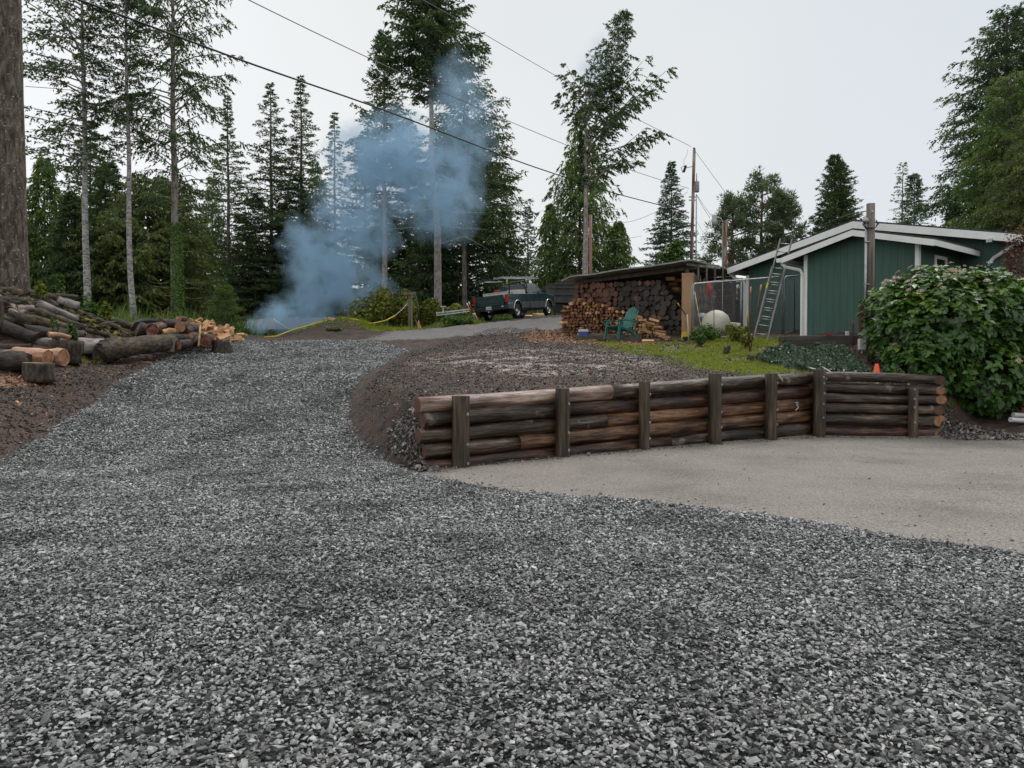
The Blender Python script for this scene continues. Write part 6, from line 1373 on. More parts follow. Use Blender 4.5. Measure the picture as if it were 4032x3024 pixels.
# ---- background conifers: label, px, top, distance, half width, options
dict_ = dict
BG = [
 ('dense dark fir behind the first pale trunk', 365, 478, 52, 215, dict_(nb=170, seed=10, base=.06)),
 ('broad green cedar between the big trunk and the first pale trunk', 185, 620, 42, 150, dict_(nb=150, seed=11, mat=K_CEDAR, hang=.9, base=.03)),
 ('dark fir at the left edge behind the big trunk', 20, 500, 44, 190, dict_(nb=140, seed=12, base=.08)),
 ('olive mossy conifer behind the ivy covered trunk', 610, 700, 44, 235, dict_(nb=160, seed=13, mat=K_OLIVE, hang=.6, base=.04, prof=([0, .3, 1], [.2, .8, 1]))),
 ('dark olive conifer low behind the second pale trunk', 480, 860, 41, 190, dict_(nb=130, seed=14, mat=K_OLIVE, hang=.7, base=.03, prof=([0, .3, 1], [.2, .85, 1]))),
 ('slender fir with a thin spire, leftmost of the three spires', 905, 375, 60, 175, dict_(nb=150, seed=15, irr=.45, gap=.12, base=.08, prof=([0, .2, .25, .5, 1], [0, .13, .32, .7, 1.2]))),
 ('pointed dark fir, middle one of the three spires', 1073, 328, 62, 180, dict_(nb=180, seed=16, irr=.45, gap=.12, base=.08, prof=([0, .25, .6, 1], [0, .38, .75, 1.05]))),
 ('pointed dark fir just right of the middle spire', 1192, 300, 62, 175, dict_(nb=190, seed=17, irr=.45, gap=.12, base=.08, prof=([0, .25, .6, 1], [0, .36, .8, 1.05]))),
 ('thin fir veiled by the smoke left of the tall pair', 1322, 440, 66, 110, dict_(nb=120, seed=18, base=.1, pw=.9)),
 ('light green cedar with hanging sprays below the left spire', 842, 690, 48, 150, dict_(nb=150, seed=19, mat=K_CEDAR, hang=1.0, base=.03)),
 ('dark fir filling the wood left of the smoke', 1010, 760, 52, 180, dict_(nb=150, seed=20, base=.03)),
 ('green cedar pyramid at the left edge of the smoke', 1248, 636, 50, 165, dict_(nb=170, seed=21, mat=K_CEDAR, hang=1.0, base=.03)),
 ('olive conifer between the cedars left of the smoke', 960, 840, 46, 170, dict_(nb=130, seed=22, mat=K_OLIVE, hang=.6, base=.03)),
 ('dark dense fir behind the lower smoke', 1120, 800, 50, 170, dict_(nb=150, seed=23, base=.02)),
 ('broad dark fir inside the smoke left of the bare trunk', 1440, 520, 58, 220, dict_(nb=200, seed=24, base=.04)),
 ('broad dark fir behind the smoke between the two bare trunks', 1610, 470, 58, 250, dict_(nb=210, seed=25, base=.04)),
 ('large dark hemlock right of the smoke with sweeping branches', 1840, 520, 55, 270, dict_(nb=230, seed=26, base=.05, hang=.5, prof=([0, .2, .5, 1], [.35, .65, .85, 1.0]))),
 ('drooping cedar behind the pickup', 1990, 820, 57, 120, dict_(nb=120, seed=27, mat=K_CEDAR, hang=.8, base=.03)),
 ('small distant fir left of the drooping cedar', 2078, 815, 75, 62, dict_(nb=110, seed=28, base=.02, mat=K_BLUE, ts=.5)),
 ('tall yellow green cedar with hanging sprays behind the woodshed', 2282, 438, 60, 215, dict_(nb=230, seed=29, mat=K_CEDAR, hang=1.2, base=.03, spray=.38, dens=.62, irr=.4, prof=([0, .3, .5, 1], [0, .42, .62, 1.0]))),
 ('lower cedar to the right of the tall yellow green cedar', 2432, 868, 58, 105, dict_(nb=130, seed=30, mat=K_CEDAR, hang=1.2, base=.03, spray=.36)),
 ('lower cedar to the left of the tall yellow green cedar', 2165, 800, 62, 90, dict_(nb=120, seed=31, mat=K_CEDAR, hang=1.1, base=.03, spray=.36)),
 ('blue green fir left of the tall utility pole', 2640, 640, 68, 150, dict_(nb=190, seed=32, mat=K_BLUE, base=.05, prof=([0, .25, .3, .6, 1], [0, .28, .3, .7, 1.0]))),
 ('dense fir with a double tip behind the house ridge', 3278, 615, 60, 125, dict_(nb=220, seed=33, base=.1, mat=K_FIR, pw=.75, up=.55, droop=.35)),
 ('second tip of the dense fir behind the house ridge', 3300, 640, 60.5, 110, dict_(nb=130, seed=43, base=.3, mat=K_FIR, pw=.8, up=.55, droop=.35)),
 ('pale sparse fir right of the service pole', 3545, 638, 72, 85, dict_(nb=100, seed=34, mat=K_PINE, base=.1, dens=.5, ts=.5, K=4)),
 ('small dark fir beside the pale sparse one', 3592, 688, 60, 110, dict_(nb=140, seed=35, mat=K_BLUE, base=.05, up=.5)),
 ('dark fir filling the gap behind the second pale trunk', 440, 640, 47, 200, dict_(nb=170, seed=101, base=.03)),
 ('shadowy fir behind the ivy covered trunk', 700, 720, 50, 190, dict_(nb=170, seed=102, base=.03)),
 ('dark fir under the leftmost spire', 800, 880, 53, 170, dict_(nb=150, seed=103, base=.03)),
 ('mid green fir behind the first pale trunk', 290, 760, 40, 150, dict_(nb=140, seed=104, base=.03, hang=.5)),
 ('blue green fir deep in the wood right of the spires', 1180, 700, 56, 190, dict_(nb=170, seed=105, mat=K_BLUE, base=.03)),
 ('dark fir low behind the smoke', 1520, 800, 54, 200, dict_(nb=160, seed=106, base=.03)),
 ('dark fir low behind the bare trunk', 1700, 840, 52, 200, dict_(nb=160, seed=107, base=.03, hang=.4)),
 ('dark fir low behind the right end of the roof', 3750, 800, 50, 120, dict_(nb=120, seed=36, base=.05, hang=.4)),
]
for i_, (lb, px, yt, d, hw, kw) in enumerate(BG):
    if 780 < px < 1460 and d < 64: d = 64 + i_ % 5      # the wood here stands beyond the pale house
    conifer('fir_tree' if 'cedar' not in lb else 'cedar_tree', lb, px, yt, d, hw, **kw)
# ---- tall pair in the smoke
def lobes(az, zr):
    k = np.ones(len(zr)); right = np.cos(az) > 0
    return np.where((zr > .62) & (zr < .80) & ~right, .55, k)
t = conifer('tall_fir', 'tallest fir with a bare pinkish trunk rising through the smoke', 1722, -230, 45, 185, base=.60, nb=150, seed=50, bark=T_PINK, up=.42, droop=.35, hang=.35, ts=.36, K=6, spray=.32, tr=.25, prof=([0, .25, .5, .75, .85, 1], [.1, .5, .85, 1.0, 1.0, .55]), irr=.35, lean=([0, .3, .4, .7, 1], [0, .05, -.28, -.32, -.2]), gap=.25)
snag_limbs(t, [([cw(1712, 640 + 60 * i, 45, t), cw(1712 + s * 70, 655 + 60 * i, 45, t), cw(1712 + s * (150 + 15 * i), 640 + 66 * i, 45, t)], .035) for i in range(5) for s in (-1, 1)] + [([cw(1735, 690, 45, t), cw(1800, 720, 45, t), cw(1860, 745, 45, t)], .06), ([cw(1735, 960, 45, t), cw(1830, 930, 44, t), cw(1930, 985, 44, t)], .03)], T_PALE)
conifer('fir_tree', 'crooked right hand crown behind the tallest fir, its lobes above the smoke', 1830, 260, 50, 150, base=.35, nb=150, seed=51, up=.4, droop=.4, hang=.4, ts=.36, prof=([0, .15, .5, 1], [.55, .75, 1.0, .9]), irr=.4, gap=.25)
conifer('fir_tree', 'narrow crowned fir left of the tallest, its bare trunk in the smoke', 1517, 128, 48, 125, base=.52, nb=150, seed=52, bark=T_PINK, up=.42, droop=.3, ts=.34, tr=.21, prof=([0, .2, .5, .62, 1], [.04, .3, .5, .75, 1.15]), irr=.4, gap=.15)
# ---- windswept tree
def wind(az, zr):
    c = np.cos(az); return np.where(c > 0, .55 + .55 * c, np.where(zr > .78, .55, .10))
wt = conifer('windswept_fir', 'lopsided windswept fir with all its long limbs reaching right', 2304, 330, 42, 275, base=.55, nb=38, seed=60, dens=.8, bark=T_PINK, up=.62, droop=.22, hang=.5, ts=.36, K=9, spray=.30, tr=.19, asym=wind, prof=([0, .15, .35, .6, .8, 1], [.30, .55, .72, .98, 1.0, .9]), irr=.2, twig=.24)
wl = conifer('leader', 'leader', 2305, 55, 42.2, 62, base=.66, nb=60, seed=61, bark=T_PINK, up=.7, droop=.1, hang=.3, ts=.3, K=6, spray=.24, tr=.06, prof=([0, .4, 1], [.1, .8, 1.2]), lean=([0, .5, .62, .8, 1], [.0, .02, .35, 1.35, 2.1]), irr=.4)
for o in list(wl.children): o.parent = wt; o.location = wl.location - wt.location; o.name = 'leaning_' + o.name.split('.')[0]
bpy.data.objects.remove(wl)
# ---- pines
def pine(label, px, yt, d, hw, seed, nb=34):
    r = np.random.default_rng(2000 + seed); g = GD(px, d); Ht = W(px, yt, d).z - g.z; R = hw * d / F; t = thing('pine_tree', label, 'pine tree', tuple(g), 0, 'pines behind the lamp pole')
    mb = MB(); mb.tube([(0, 0, -.2), (.1, 0, Ht * .3), (-.05, 0, Ht * .6), (.05, 0, Ht * .97)], [.2, .17, .12, .03], 8); Pn = []; Nn = []
    for i in range(nb):
        zz = Ht * (.18 + .8 * i / nb); a = i * 2.4; L = R * (1.05 - .75 * ((zz / Ht - .35) / .65) ** 2 if zz > .35 * Ht else .9) * r.uniform(.55, 1.1); e = np.array([math.cos(a) * L, math.sin(a) * L, zz + L * .35]); mb.tube([(0, 0, zz), tuple(e * [.5, .5, 1] + [0, 0, -L * .18]), tuple(e)], [.06, .04, .015], 4)
        for j in range(10):
            c = e * [1, 1, 1] * 1.0 + r.normal(0, .30, 3) * [R * .30, R * .30, R * .22]; c[:2] *= r.uniform(.55, 1.05); m = 34
            q = nrm(r.normal(size=(m, 3))); Pn.append(c + q * r.uniform(.05, .38, (m, 1))); Nn.append(q + [0, 0, .4])
    P = np.concatenate(Pn); D = np.concatenate(Nn); n = len(P); V, Fc, T = sprays(r, P, D, r.uniform(.18, .34, n), .3, np.clip(r.normal(.5, .2, n), 0, 1))
    place('crown', fastmesh('crown', V, Fc, [K_PINE], {'tone': T}), t); mb.build('trunk', [T_REDP], t)
pine('left pine of the rounded group behind the street lamp', 2880, 775, 60, 110, 1); pine('tallest middle pine of the rounded group behind the street lamp', 2995, 692, 61, 125, 2); pine('right pine of the rounded group close above the house roof', 3080, 765, 60, 95, 3)
# ---- right hand trees
conifer('big_fir', 'big dark fir with jagged upturned branches, second tree from the right edge', 3945, 45, 36, 265, base=.05, nb=230, seed=70, up=.45, droop=.55, hang=.5, ts=.36, K=7, spray=.25, tr=.3, prof=([0, .12, .35, .7, 1], [.08, .42, .75, 1.0, 1.05]), irr=.35)
conifer('big_fir', 'big dark fir cut off by the right edge of the picture', 4140, -200, 37, 260, base=.05, nb=200, seed=71, up=.35, droop=.5, hang=.5, ts=.36, K=6, spray=.26, tr=.3, prof=([0, .2, 1], [.1, .5, 1.0]))
conifer('hemlock', 'greener hemlock in front of the two big right hand firs', 3960, 300, 32, 185, base=.03, nb=220, seed=72, mat=K_CEDAR, up=.25, droop=.5, hang=.7, ts=.33, K=7, spray=.22, tr=.18, prof=([0, .3, 1], [.25, .75, 1.15]))
conifer('hemlock', 'olive green hemlock at the right edge above the maple', 4080, 420, 29, 190, base=.03, nb=180, seed=73, mat=K_OLIVE, up=.2, droop=.5, hang=.9, ts=.33, K=7, spray=.2, tr=.16, prof=([0, .3, 1], [.25, .8, 1.1]))
# small conifer in front of the wood
conifer('young_conifer', 'young bright green conifer left of the pale house', 888, 1128, 36.5, 78, base=.10, nb=60, seed=80, mat=K_CEDAR, up=.35, droop=.25, ts=.26, K=6, spray=.16, tr=.05, pw=.95)
# far wood closing the horizon
def farwood():
    r = np.random.default_rng(90); Vs = []; Ts = []; Fs = []; b = 0
    for i in range(150):
        a = math.radians(-48 + 96 * (i + r.uniform(-.4, .4)) / 150); d = r.uniform(95, 150); x0 = d * math.tan(a); h = r.uniform(8, 17) * (1.0 if a < math.radians(2) else .62); zb = HZ(min(max(x0, -28), 26), 60) - 1
        n = 320; u = r.random(n) ** .7; R = h * .2 * u + .3; az = r.uniform(0, 6.28, n); P = np.stack([x0 + np.cos(az) * R, d + np.sin(az) * R, zb + h * (1 - u)], 1)
        V, Fc, T = sprays(r, P, np.stack([np.cos(az), np.sin(az), np.full(n, -.5)], 1), r.uniform(.7, 1.5, n), .6, np.clip(r.normal(.45, .2, n), 0, 1)); Vs.append(V); Fs.append(Fc + b); Ts.append(T); b += len(V)
    me = fastmesh('far_wood', np.concatenate(Vs), np.concatenate(Fs), [K_BLUE], {'tone': np.concatenate(Ts)}); tag(place('far_wood', me), 'far wood of conifers closing the horizon', None, None, 'stuff')
farwood()
# ------------------------------------------------------------ shrubs and ground plants
def shrub(name, label, px, py_top, py_bot, d, hw, mat, seed, n=1800, leaf=.12, cat='bush', depth=None, parts=3, group=None, stems=None, flat=1.0):
    r = np.random.default_rng(3000 + seed); g = GD(px, d); ht = W(px, py_top, d).z - g.z; R = hw * d / F; dp = depth or R * .8
    k = max(3, parts); C = np.stack([r.uniform(-.65, .65, k) * R, r.uniform(-.5, .5, k) * dp, r.uniform(.35, .75, k) * ht], 1); C[0] = [0, 0, ht * .6]; rs = np.stack([r.uniform(.35, .6, k) * R, r.uniform(.4, .6, k) * dp, r.uniform(.28, .42, k) * ht], 1); rs[0] = [R * .6, dp * .6, ht * .42]
    i = r.integers(0, k, n); q = nrm(r.normal(size=(n, 3))); rad = r.uniform(.55, 1.08, n) ** .6; P = C[i] + q * rs[i] * rad[:, None]; P[:, 2] = np.maximum(P[:, 2], .02); N = q + [0, 0, .7] + r.normal(0, .45, (n, 3))
    t = leafblob(name, label, cat, tuple(g), (P, N, leaf * r.uniform(.6, 1.4, n), np.clip(r.normal(.5, .22, n), 0, 1)), mat)
    if group: t['group'] = group
    mb = MB()
    for j in range(10): p = P[r.integers(0, n)]; mb.tube([(r.uniform(-.1, .1) * R, 0, -.05), tuple(p * [.5, .5, .6]), tuple(p)], [.02, .014, .005], 4)
    mb.build('stem', [T_BARK], t); return t
shrub('bramble', 'tall yellow green bramble left of the wooden post', 1480, 1150, 1285, 37, 85, K_YG, 1, 3200, .14, depth=1.4, parts=7)
shrub('bramble', 'yellow bramble thicket right behind the wooden post', 1590, 1152, 1285, 38, 70, K_YG, 2, 2400, .14, depth=1.3, parts=6)
shrub('bramble', 'low weedy thicket between post and bare trunk', 1690, 1180, 1285, 38.5, 60, K_YG, 3, 2000, .13, parts=5)
shrub('bramble', 'low weedy thicket around the white metal frame', 1800, 1205, 1280, 39, 70, K_YG, 4, 2400, .13, parts=6)
shrub('bramble', 'low green weeds in front of the white metal frame', 1790, 1240, 1285, 36.6, 80, K_GREEN, 5, 2200, .10, parts=8)
shrub('bramble', 'small dark bush left of the tall bramble', 1430, 1225, 1290, 36, 40, K_GREEN, 6, 900, .12)
shrub('leafy_bush', 'leafy light green bush on the right of the log mound', 345, 1165, 1250, 25.5, 50, K_GREEN, 7, 900, .14, parts=5)
shrub('leafy_bush', 'small leafy bush between the pale trunks', 420, 1195, 1270, 26.5, 35, K_YG, 8, 500, .13)
shrub('sapling', 'yellow leaved sapling right at the base of the big trunk', 165, 1105, 1150, 22.5, 28, K_YG, 9, 160, .11)
shrub('sapling', 'thin green sapling between big trunk and first pale trunk', 245, 1090, 1160, 24, 30, K_GREEN, 10, 260, .10)
shrub('leafy_bush', 'pale green deciduous bush behind the woodshed roof', 2655, 955, 1080, 50, 75, K_GREEN, 11, 2600, .24, parts=6)
shrub('leafy_bush', 'green shrub between woodshed and kennel', 2800, 1090, 1200, 29.5, 50, K_GREEN, 12, 1300, .12, parts=5)
shrub('dead_shrub', 'reddish brown withered shrub at the left roof corner', 2855, 1010, 1060, 30.5, 26, K_DEAD, 13, 420, .12)
shrub('weeds', 'leafy weeds growing in front of the cream tank', 2775, 1275, 1335, 23.8, 55, K_GREEN, 14, 700, .09, cat='weeds', parts=6)
shrub('weeds', 'yellowish weeds around the stump left of the rods', 2890, 1275, 1350, 23.0, 50, K_YG, 15, 800, .085, cat='weeds', parts=6)
shrub('weeds', 'small leafy weed at the left of the yellowish weeds', 2760, 1315, 1345, 22.6, 32, K_GREEN, 16, 420, .09, cat='weeds')
shrub('weeds', 'weeds at the foot of the upright rods', 2935, 1315, 1360, 21.4, 35, K_YG, 17, 420, .08, cat='weeds')
shrub('japanese_maple', 'small dark red leaved maple by the right house corner', 4010, 905, 1110, 19.5, 75, K_RED, 18, 2600, .075, cat='tree', parts=7)
shrub('leafy_bush', 'small bright weed clump at the right end of the log wall', 3738, 1590, 1640, 16.9, 26, K_GREEN, 19, 160, .10)
shrub('fern', 'light green fern clump on the log mound slope', 285, 1265, 1330, 21.2, 34, K_FERN, 20, 420, .10, cat='fern')
shrub('fern', 'small fern tuft above the sloping grey log', 222, 1228, 1262, 20.9, 18, K_FERN, 21, 160, .08, cat='fern')
shrub('leafy_weed', 'leafy weed patch on the right flank of the dirt mound', 1315, 1305, 1335, 32.9, 45, K_GREEN, 22, 500, .10, cat='weeds')
shrub('leafy_weed', 'low weeds right of the dirt mound', 1465, 1285, 1308, 34.2, 60, K_GREEN, 23, 700, .09, cat='weeds', parts=6)
q = G(2860, 1395); o = place('stump', log_mesh('stump', .22, .09, .08, [B_DARK, W_END], 10, 3, .1, 0, 77, .03), None, q, (0, -1.45, 0)); tag(o, 'little torn reddish stump in the grass before the kennel', 'stump')
q = G(2985, 1420); o = place('log', log_mesh('log', .45, .10, .08, [B_DARK, B_DARK], 10, 3, .15, 0, 78, .05), None, q + Vector((-.25, 0, .06)), (0, 0, .1)); tag(o, 'short dark log chunk lying in the grass right of the little stump', 'log')
# ivy over the planter
r = np.random.default_rng(31); n = 8200
t_ = r.random(n); pxs = 3090 + 330 * t_; hh = r.random(n) ** .8; Pw = []
gl = GD(3112, 18.9); ic = W(3112, 1450, 18.9)
A0 = np.array(W(3078, 1462, 17.6)); A1 = np.array(W(3440, 1476, 17.3)); zt = W(3200, 1350, 19.2).z
base = A0 + (A1 - A0) * t_[:, None]; topz = zt - .12 * np.abs(np.sin(t_ * 9)) - np.clip(.12 - t_, 0, 1) * 4
zz = base[:, 2] + (topz - base[:, 2]) * hh; P = np.stack([base[:, 0], base[:, 1] + 1.65 * hh ** .9 + r.uniform(-.1, .2, n), zz], 1); P[:, 2] = np.maximum(P[:, 2], H(P[:, 0], P[:, 1]) + r.uniform(.02, .18, n))
N = np.stack([r.normal(0, .5, n), -np.ones(n) + r.normal(0, .3, n), .5 + r.normal(0, .4, n)], 1)
leafblob('ivy', 'dark glossy ivy covering the front of the timber planter', 'ivy', tuple(A0), (P - A0, N, r.uniform(.06, .11, n), np.clip(r.normal(.5, .22, n), 0, 1)), K_IVY)
# hydrangeas
def hydrangea(label, blobs, n, seed, flowers, blue=2, front=None):
    r = np.random.default_rng(seed); c0 = blobs[0][0]; g = Vector((c0.x, c0.y, HZ(c0.x, c0.y)))
    t = thing('hydrangea', label, 'hydrangea bush', tuple(g)); w8 = np.array([b[1][0] * b[1][2] for b in blobs]); w8 = w8 / w8.sum()
    PP = []; NN = []; SS = []; TT = []; tips = []
    k = n // 7; bi = r.choice(len(blobs), k, p=w8)
    for j in range(k):
        c, rs = blobs[bi[j]]; q = r.normal(size=3); q /= np.linalg.norm(q)
        if q[1] > .35: q[1] *= -1
        sh = r.uniform(.62, 1.04) if r.random() < .45 else r.uniform(.92, 1.06)
        p = np.array(c) + q * np.array(rs) * sh
        gz = HZ(p[0], p[1]) + .05
        if p[2] < gz: p[2] = gz + r.uniform(0, .2)
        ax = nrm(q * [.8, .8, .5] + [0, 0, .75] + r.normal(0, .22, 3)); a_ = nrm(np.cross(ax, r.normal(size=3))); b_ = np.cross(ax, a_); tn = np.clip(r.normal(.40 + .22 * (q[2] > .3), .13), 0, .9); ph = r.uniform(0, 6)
        if sh > .95 : tips.append((p, ax, q))
        for m in range(7):
            an = ph + m * 2.4; rad = nrm(a_ * math.cos(an) + b_ * math.sin(an) + ax * r.uniform(-.35, .45)); s = r.uniform(.11, .20)
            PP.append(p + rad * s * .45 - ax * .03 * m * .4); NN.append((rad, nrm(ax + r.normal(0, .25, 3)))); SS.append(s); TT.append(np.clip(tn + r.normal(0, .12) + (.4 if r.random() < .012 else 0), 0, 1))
    P = np.array(PP) - np.array(g); Rd = np.array([a for a, b in NN]); Nn = np.array([b for a, b in NN]); S_ = np.array(SS)[:, None]; Sd = nrm(np.cross(Rd, Nn)); Nn = np.cross(Sd, Rd); n_ = len(P)
    V = np.stack([P - Rd * S_ * .5, P - Rd * S_ * .12 + Sd * S_ * .33 + Nn * S_ * .06, P + Rd * S_ * .25 + Sd * S_ * .24 + Nn * S_ * .03, P + Rd * S_ * .58 - Nn * S_ * .12, P + Rd * S_ * .25 - Sd * S_ * .24 + Nn * S_ * .03, P - Rd * S_ * .12 - Sd * S_ * .33 + Nn * S_ * .06, P + Rd * S_ * .1 - Nn * S_ * .04], 1).reshape(-1, 3)
    I = np.arange(n_)[:, None] * 7; Fc = np.concatenate([I + np.array([[0, 6, 1]]), I + np.array([[1, 6, 2]]), I + np.array([[2, 6, 3]]), I + np.array([[3, 6, 4]]), I + np.array([[4, 6, 5]]), I + np.array([[5, 6, 0]])])
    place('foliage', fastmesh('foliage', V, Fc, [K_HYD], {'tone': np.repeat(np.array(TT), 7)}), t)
    mb = MB()
    for j in range(40):
        p, ax, q = tips[r.integers(len(tips))]; p = p - np.array(g); mb.tube([(p[0] * .25, p[1] * .25 + .2, 0), tuple(p * [.6, .6, .55]), tuple(p)], [.016, .012, .006], 4)
    mb.build('stem', [T_BARK], t)
    up = [x for x in tips if x[2][2] > -.1 and x[2][1] < .3]; up.sort(key=lambda x: -x[2][2] * .6 + r.random() * 1.3)
    for j in range(min(flowers, len(up))):
        p, ax, q = up[j]; o = place('flower_head', FL[3 if j < blue else j % 3], t, tuple(p + ax * .07 - np.array(g)), Vector(ax).to_track_quat('Z', 'Y').to_euler()); s = r.uniform(.55, 1.0); o.scale = (s, s, s)
        if j < blue: o['label'] = 'pale blue flower head'
mfp = M('faded_pink_petals', [(.3, (.34, .17, .13)), (.5, (.55, .36, .32)), (.7, (.60, .46, .40))], 30, rough=.7, rand=.25); mfb = M('pale_blue_petals', (.42, .52, .78), 20, rough=.7)
def flower(seed, mat):
    r = np.random.default_rng(seed); n = 46; a = r.uniform(0, 6.28, n); rad = .085 * np.sqrt(r.random(n)); P = np.stack([np.cos(a) * rad, np.sin(a) * rad, .03 * (1 - (rad / .085) ** 2) + r.normal(0, .006, n)], 1); N = nrm(np.stack([P[:, 0] * 6, P[:, 1] * 6, np.ones(n)], 1) + r.normal(0, .3, (n, 3))); A = nrm(np.cross(N, r.normal(size=(n, 3)))); B = np.cross(N, A); s = .017
    V = np.stack([P - A * s, P + B * s, P + A * s, P - B * s], 1).reshape(-1, 3); return fastmesh('flower_head', V, np.arange(n * 4).reshape(-1, 4), [mat])
FL = [flower(1, mfp), flower(2, mfp), flower(3, mfp), flower(4, mfb)]
def B_(px, py, d, hw, dp, hh): c = W(px, py, d); return (c, (hw * d / F, dp, hh * d / F))
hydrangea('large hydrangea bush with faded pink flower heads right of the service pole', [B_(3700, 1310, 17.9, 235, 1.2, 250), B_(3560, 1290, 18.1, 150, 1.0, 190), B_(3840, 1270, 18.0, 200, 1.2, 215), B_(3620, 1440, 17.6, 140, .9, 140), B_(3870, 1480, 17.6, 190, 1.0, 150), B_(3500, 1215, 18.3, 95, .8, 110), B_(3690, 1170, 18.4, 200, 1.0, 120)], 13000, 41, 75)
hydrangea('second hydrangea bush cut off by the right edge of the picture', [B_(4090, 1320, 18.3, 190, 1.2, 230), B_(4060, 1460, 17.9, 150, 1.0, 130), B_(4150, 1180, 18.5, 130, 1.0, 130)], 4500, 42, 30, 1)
# grass tufts
def tuft(seed, mat, nbl=14, h=1.0, spread=.5):
    r = np.random.default_rng(seed); V = []; Fs = []; T = []
    for i in range(nbl):
        a = r.uniform(0, 6.28); p = np.array([math.cos(a), math.sin(a), 0]) * r.uniform(0, spread * .5); d = np.array([math.cos(a) * r.uniform(.1, .8), math.sin(a) * r.uniform(.1, .8), 1.0]) * h * r.uniform(.5, 1.1); s = np.array([-math.sin(a), math.cos(a), 0]) * .05
        b = len(V); V += [p - s, p + s, p + d]; Fs.append((b, b + 1, b + 2)); T += [np.clip(r.normal(.55, .25), 0, 1)] * 3
    return fastmesh('grass_tuft', V, Fs, [mat], {'tone': np.array(T)})
K_GR = leaf_mat('grass_blades', [(0, (.08, .10, .015)), (.5, (.20, .27, .03)), (1, (.42, .40, .08))])
TF = [tuft(i, K_GR) for i in range(5)]
scat_poly('grass', P_GRASS, 330, .062, TF, 'short yellow green grass in the yard before the kennel', soft=2.2, zoff=-.05, rx=.2, elong=1.2, cond=lambda a, b: vnoise(a, b, 1.3, 21) + vnoise(a, b, 4, 22) * .5 > -.16)
scat_poly('grass', P_GREEN2, 160, .13, TF, 'bright grass strip along the driveway below the bramble', soft=1.0, zoff=-.05, rx=.2)
GM = np.array([[-9.4, 33.4], [-6.3, 33.2], [-4.6, 35.0], [-6.5, 36.4], [-9.5, 35.8]]); scat_poly('grass', GM, 60, .12, TF, 'thin grass on the dirt mound', soft=1.0, zoff=-.05, rx=.2)
GL = GP([(290, 1410), (380, 1412), (360, 1432), (300, 1428)]); scat_poly('grass', GL, 120, .08, TF, 'small green patch beside the dark stump', soft=.5, zoff=-.05, rx=.2)
# clods, chips, stones
CL = [rockmesh('clod', 300 + i, MCL, .7) for i in range(8)]; CH = [rockmesh('chip', 320 + i, MCH, .25) for i in range(6)]; ST2 = [rockmesh('stone', 340 + i, MST2, .6) for i in range(8)]
YD = np.array([[p[0], p[1]] for p in Bl[:8]] + [[WC.x, WC.y + .3], [9.2, 17], [10, 20], [4, 27], [2, 32]])
notwall = lambda a, b: seg_dist(BLa[7:10], a, b)[0] > .16
scat_poly('earth_clods', YD, 90, .034, CL, 'dark clods of earth on the churned yard', zoff=.1, cond=notwall)
scat_poly('wood_chips', YD, 55, .032, CH, 'reddish wood chips strewn over the churned yard', zoff=.15, cond=lambda a, b: notwall(a, b) & (vnoise(a, b, .5, 12) > .0))
scat_poly('yard_stones', YD, 45, .028, ST2, 'small pale stones trodden into the churned yard', zoff=.15, cond=notwall)
scat_poly('wood_chips', P_CHIP, 260, .05, CH, 'orange wood chips on the ground before the firewood', zoff=.15, soft=1.5)
scat_poly('wood_chips', P_SAW, 260, .05, CH, 'orange sawdust and chips round the front stump', zoff=.15, soft=.8)
LB = np.array(GP([(0, 1820), (150, 1730), (300, 1630), (400, 1555), (520, 1475), (640, 1415), (820, 1362), (700, 1360), (500, 1385), (300, 1400), (100, 1420), (0, 1440)]).tolist() + [[-12, 15]])
scat_poly('earth_clods', LB, 70, .045, CL, 'dark clods of earth on the left bank', zoff=.1)
scat_poly('wood_chips', LB, 25, .05, CH, 'wood chips strewn on the left bank', zoff=.1)
scat_poly('bank_stones', P_BANKG, 900, .05, ST2, 'loose brown grey stones piled round the left end of the log wall', zoff=.25, soft=.3, cond=lambda a, b: seg_dist(BLa[7:9], a, b)[0] > .05)
scat_poly('bank_stones', P_RIGHTG, 700, .05, ST2, 'loose stones at the right end of the log wall', zoff=.25, soft=.3)
ED = []
for a, b in zip(P_GRAV[:13], P_GRAV[1:14]): ED.append(a)
def strip(P, w): 
    P = np.array(P); o = []
    for i in range(len(P)):
        t = P[min(i + 1, len(P) - 1)] - P[max(i - 1, 0)]; t = t / np.linalg.norm(t); o.append(P[i] + np.array([-t[1], t[0]]) * w)
    return np.vstack([P, np.array(o)[::-1]])
WS = strip(np.array([WL[:2], WC[:2], WR[:2]]) + wnrm[:2] * .15 if False else np.array([[WL.x + .1, WL.y - .2], [WC.x, WC.y - .2], [WR.x, WR.y - .2]]), -.22)
scat_poly('bank_stones', WS, 420, .022, ST2, 'fine gravel crumbs along the foot of the log wall', zoff=.2, soft=.2)
WS2 = np.array([[WL.x + .1, WL.y + .15], [WC.x, WC.y + .15], [WR.x, WR.y + .15], [WR.x, WR.y + .7], [WC.x - .1, WC.y + .75], [WL.x + .2, WL.y + .5]])
scat_poly('bank_stones', WS2, 120, .05, ST2, 'pale stones backfilled behind the top log', zoff=.2, soft=.2, cond=notwall)
scat_poly('pad_pebbles', P_PAD, 5, .016, ST2 + CL, 'odd pebbles and crumbs lying on the compacted pad', zoff=.15, soft=.3)
scat_poly('strayed_gravel', P_PAD, 260, .022, [rockmesh('stone', 380 + i, MST) for i in range(5)], 'crushed stones strayed onto the edge of the pad', zoff=.2, soft=.2, cond=lambda a, b: seg_dist(P_GRAV, a, b, closed=True)[0] < rng.exponential(.16, len(a)))
scat_poly('earth_crumbs', YD, 420, .018, CL + ST2[:3] + CH[:2], 'fine crumbs of earth, bark and stone over the churned yard', zoff=.2, cond=notwall)
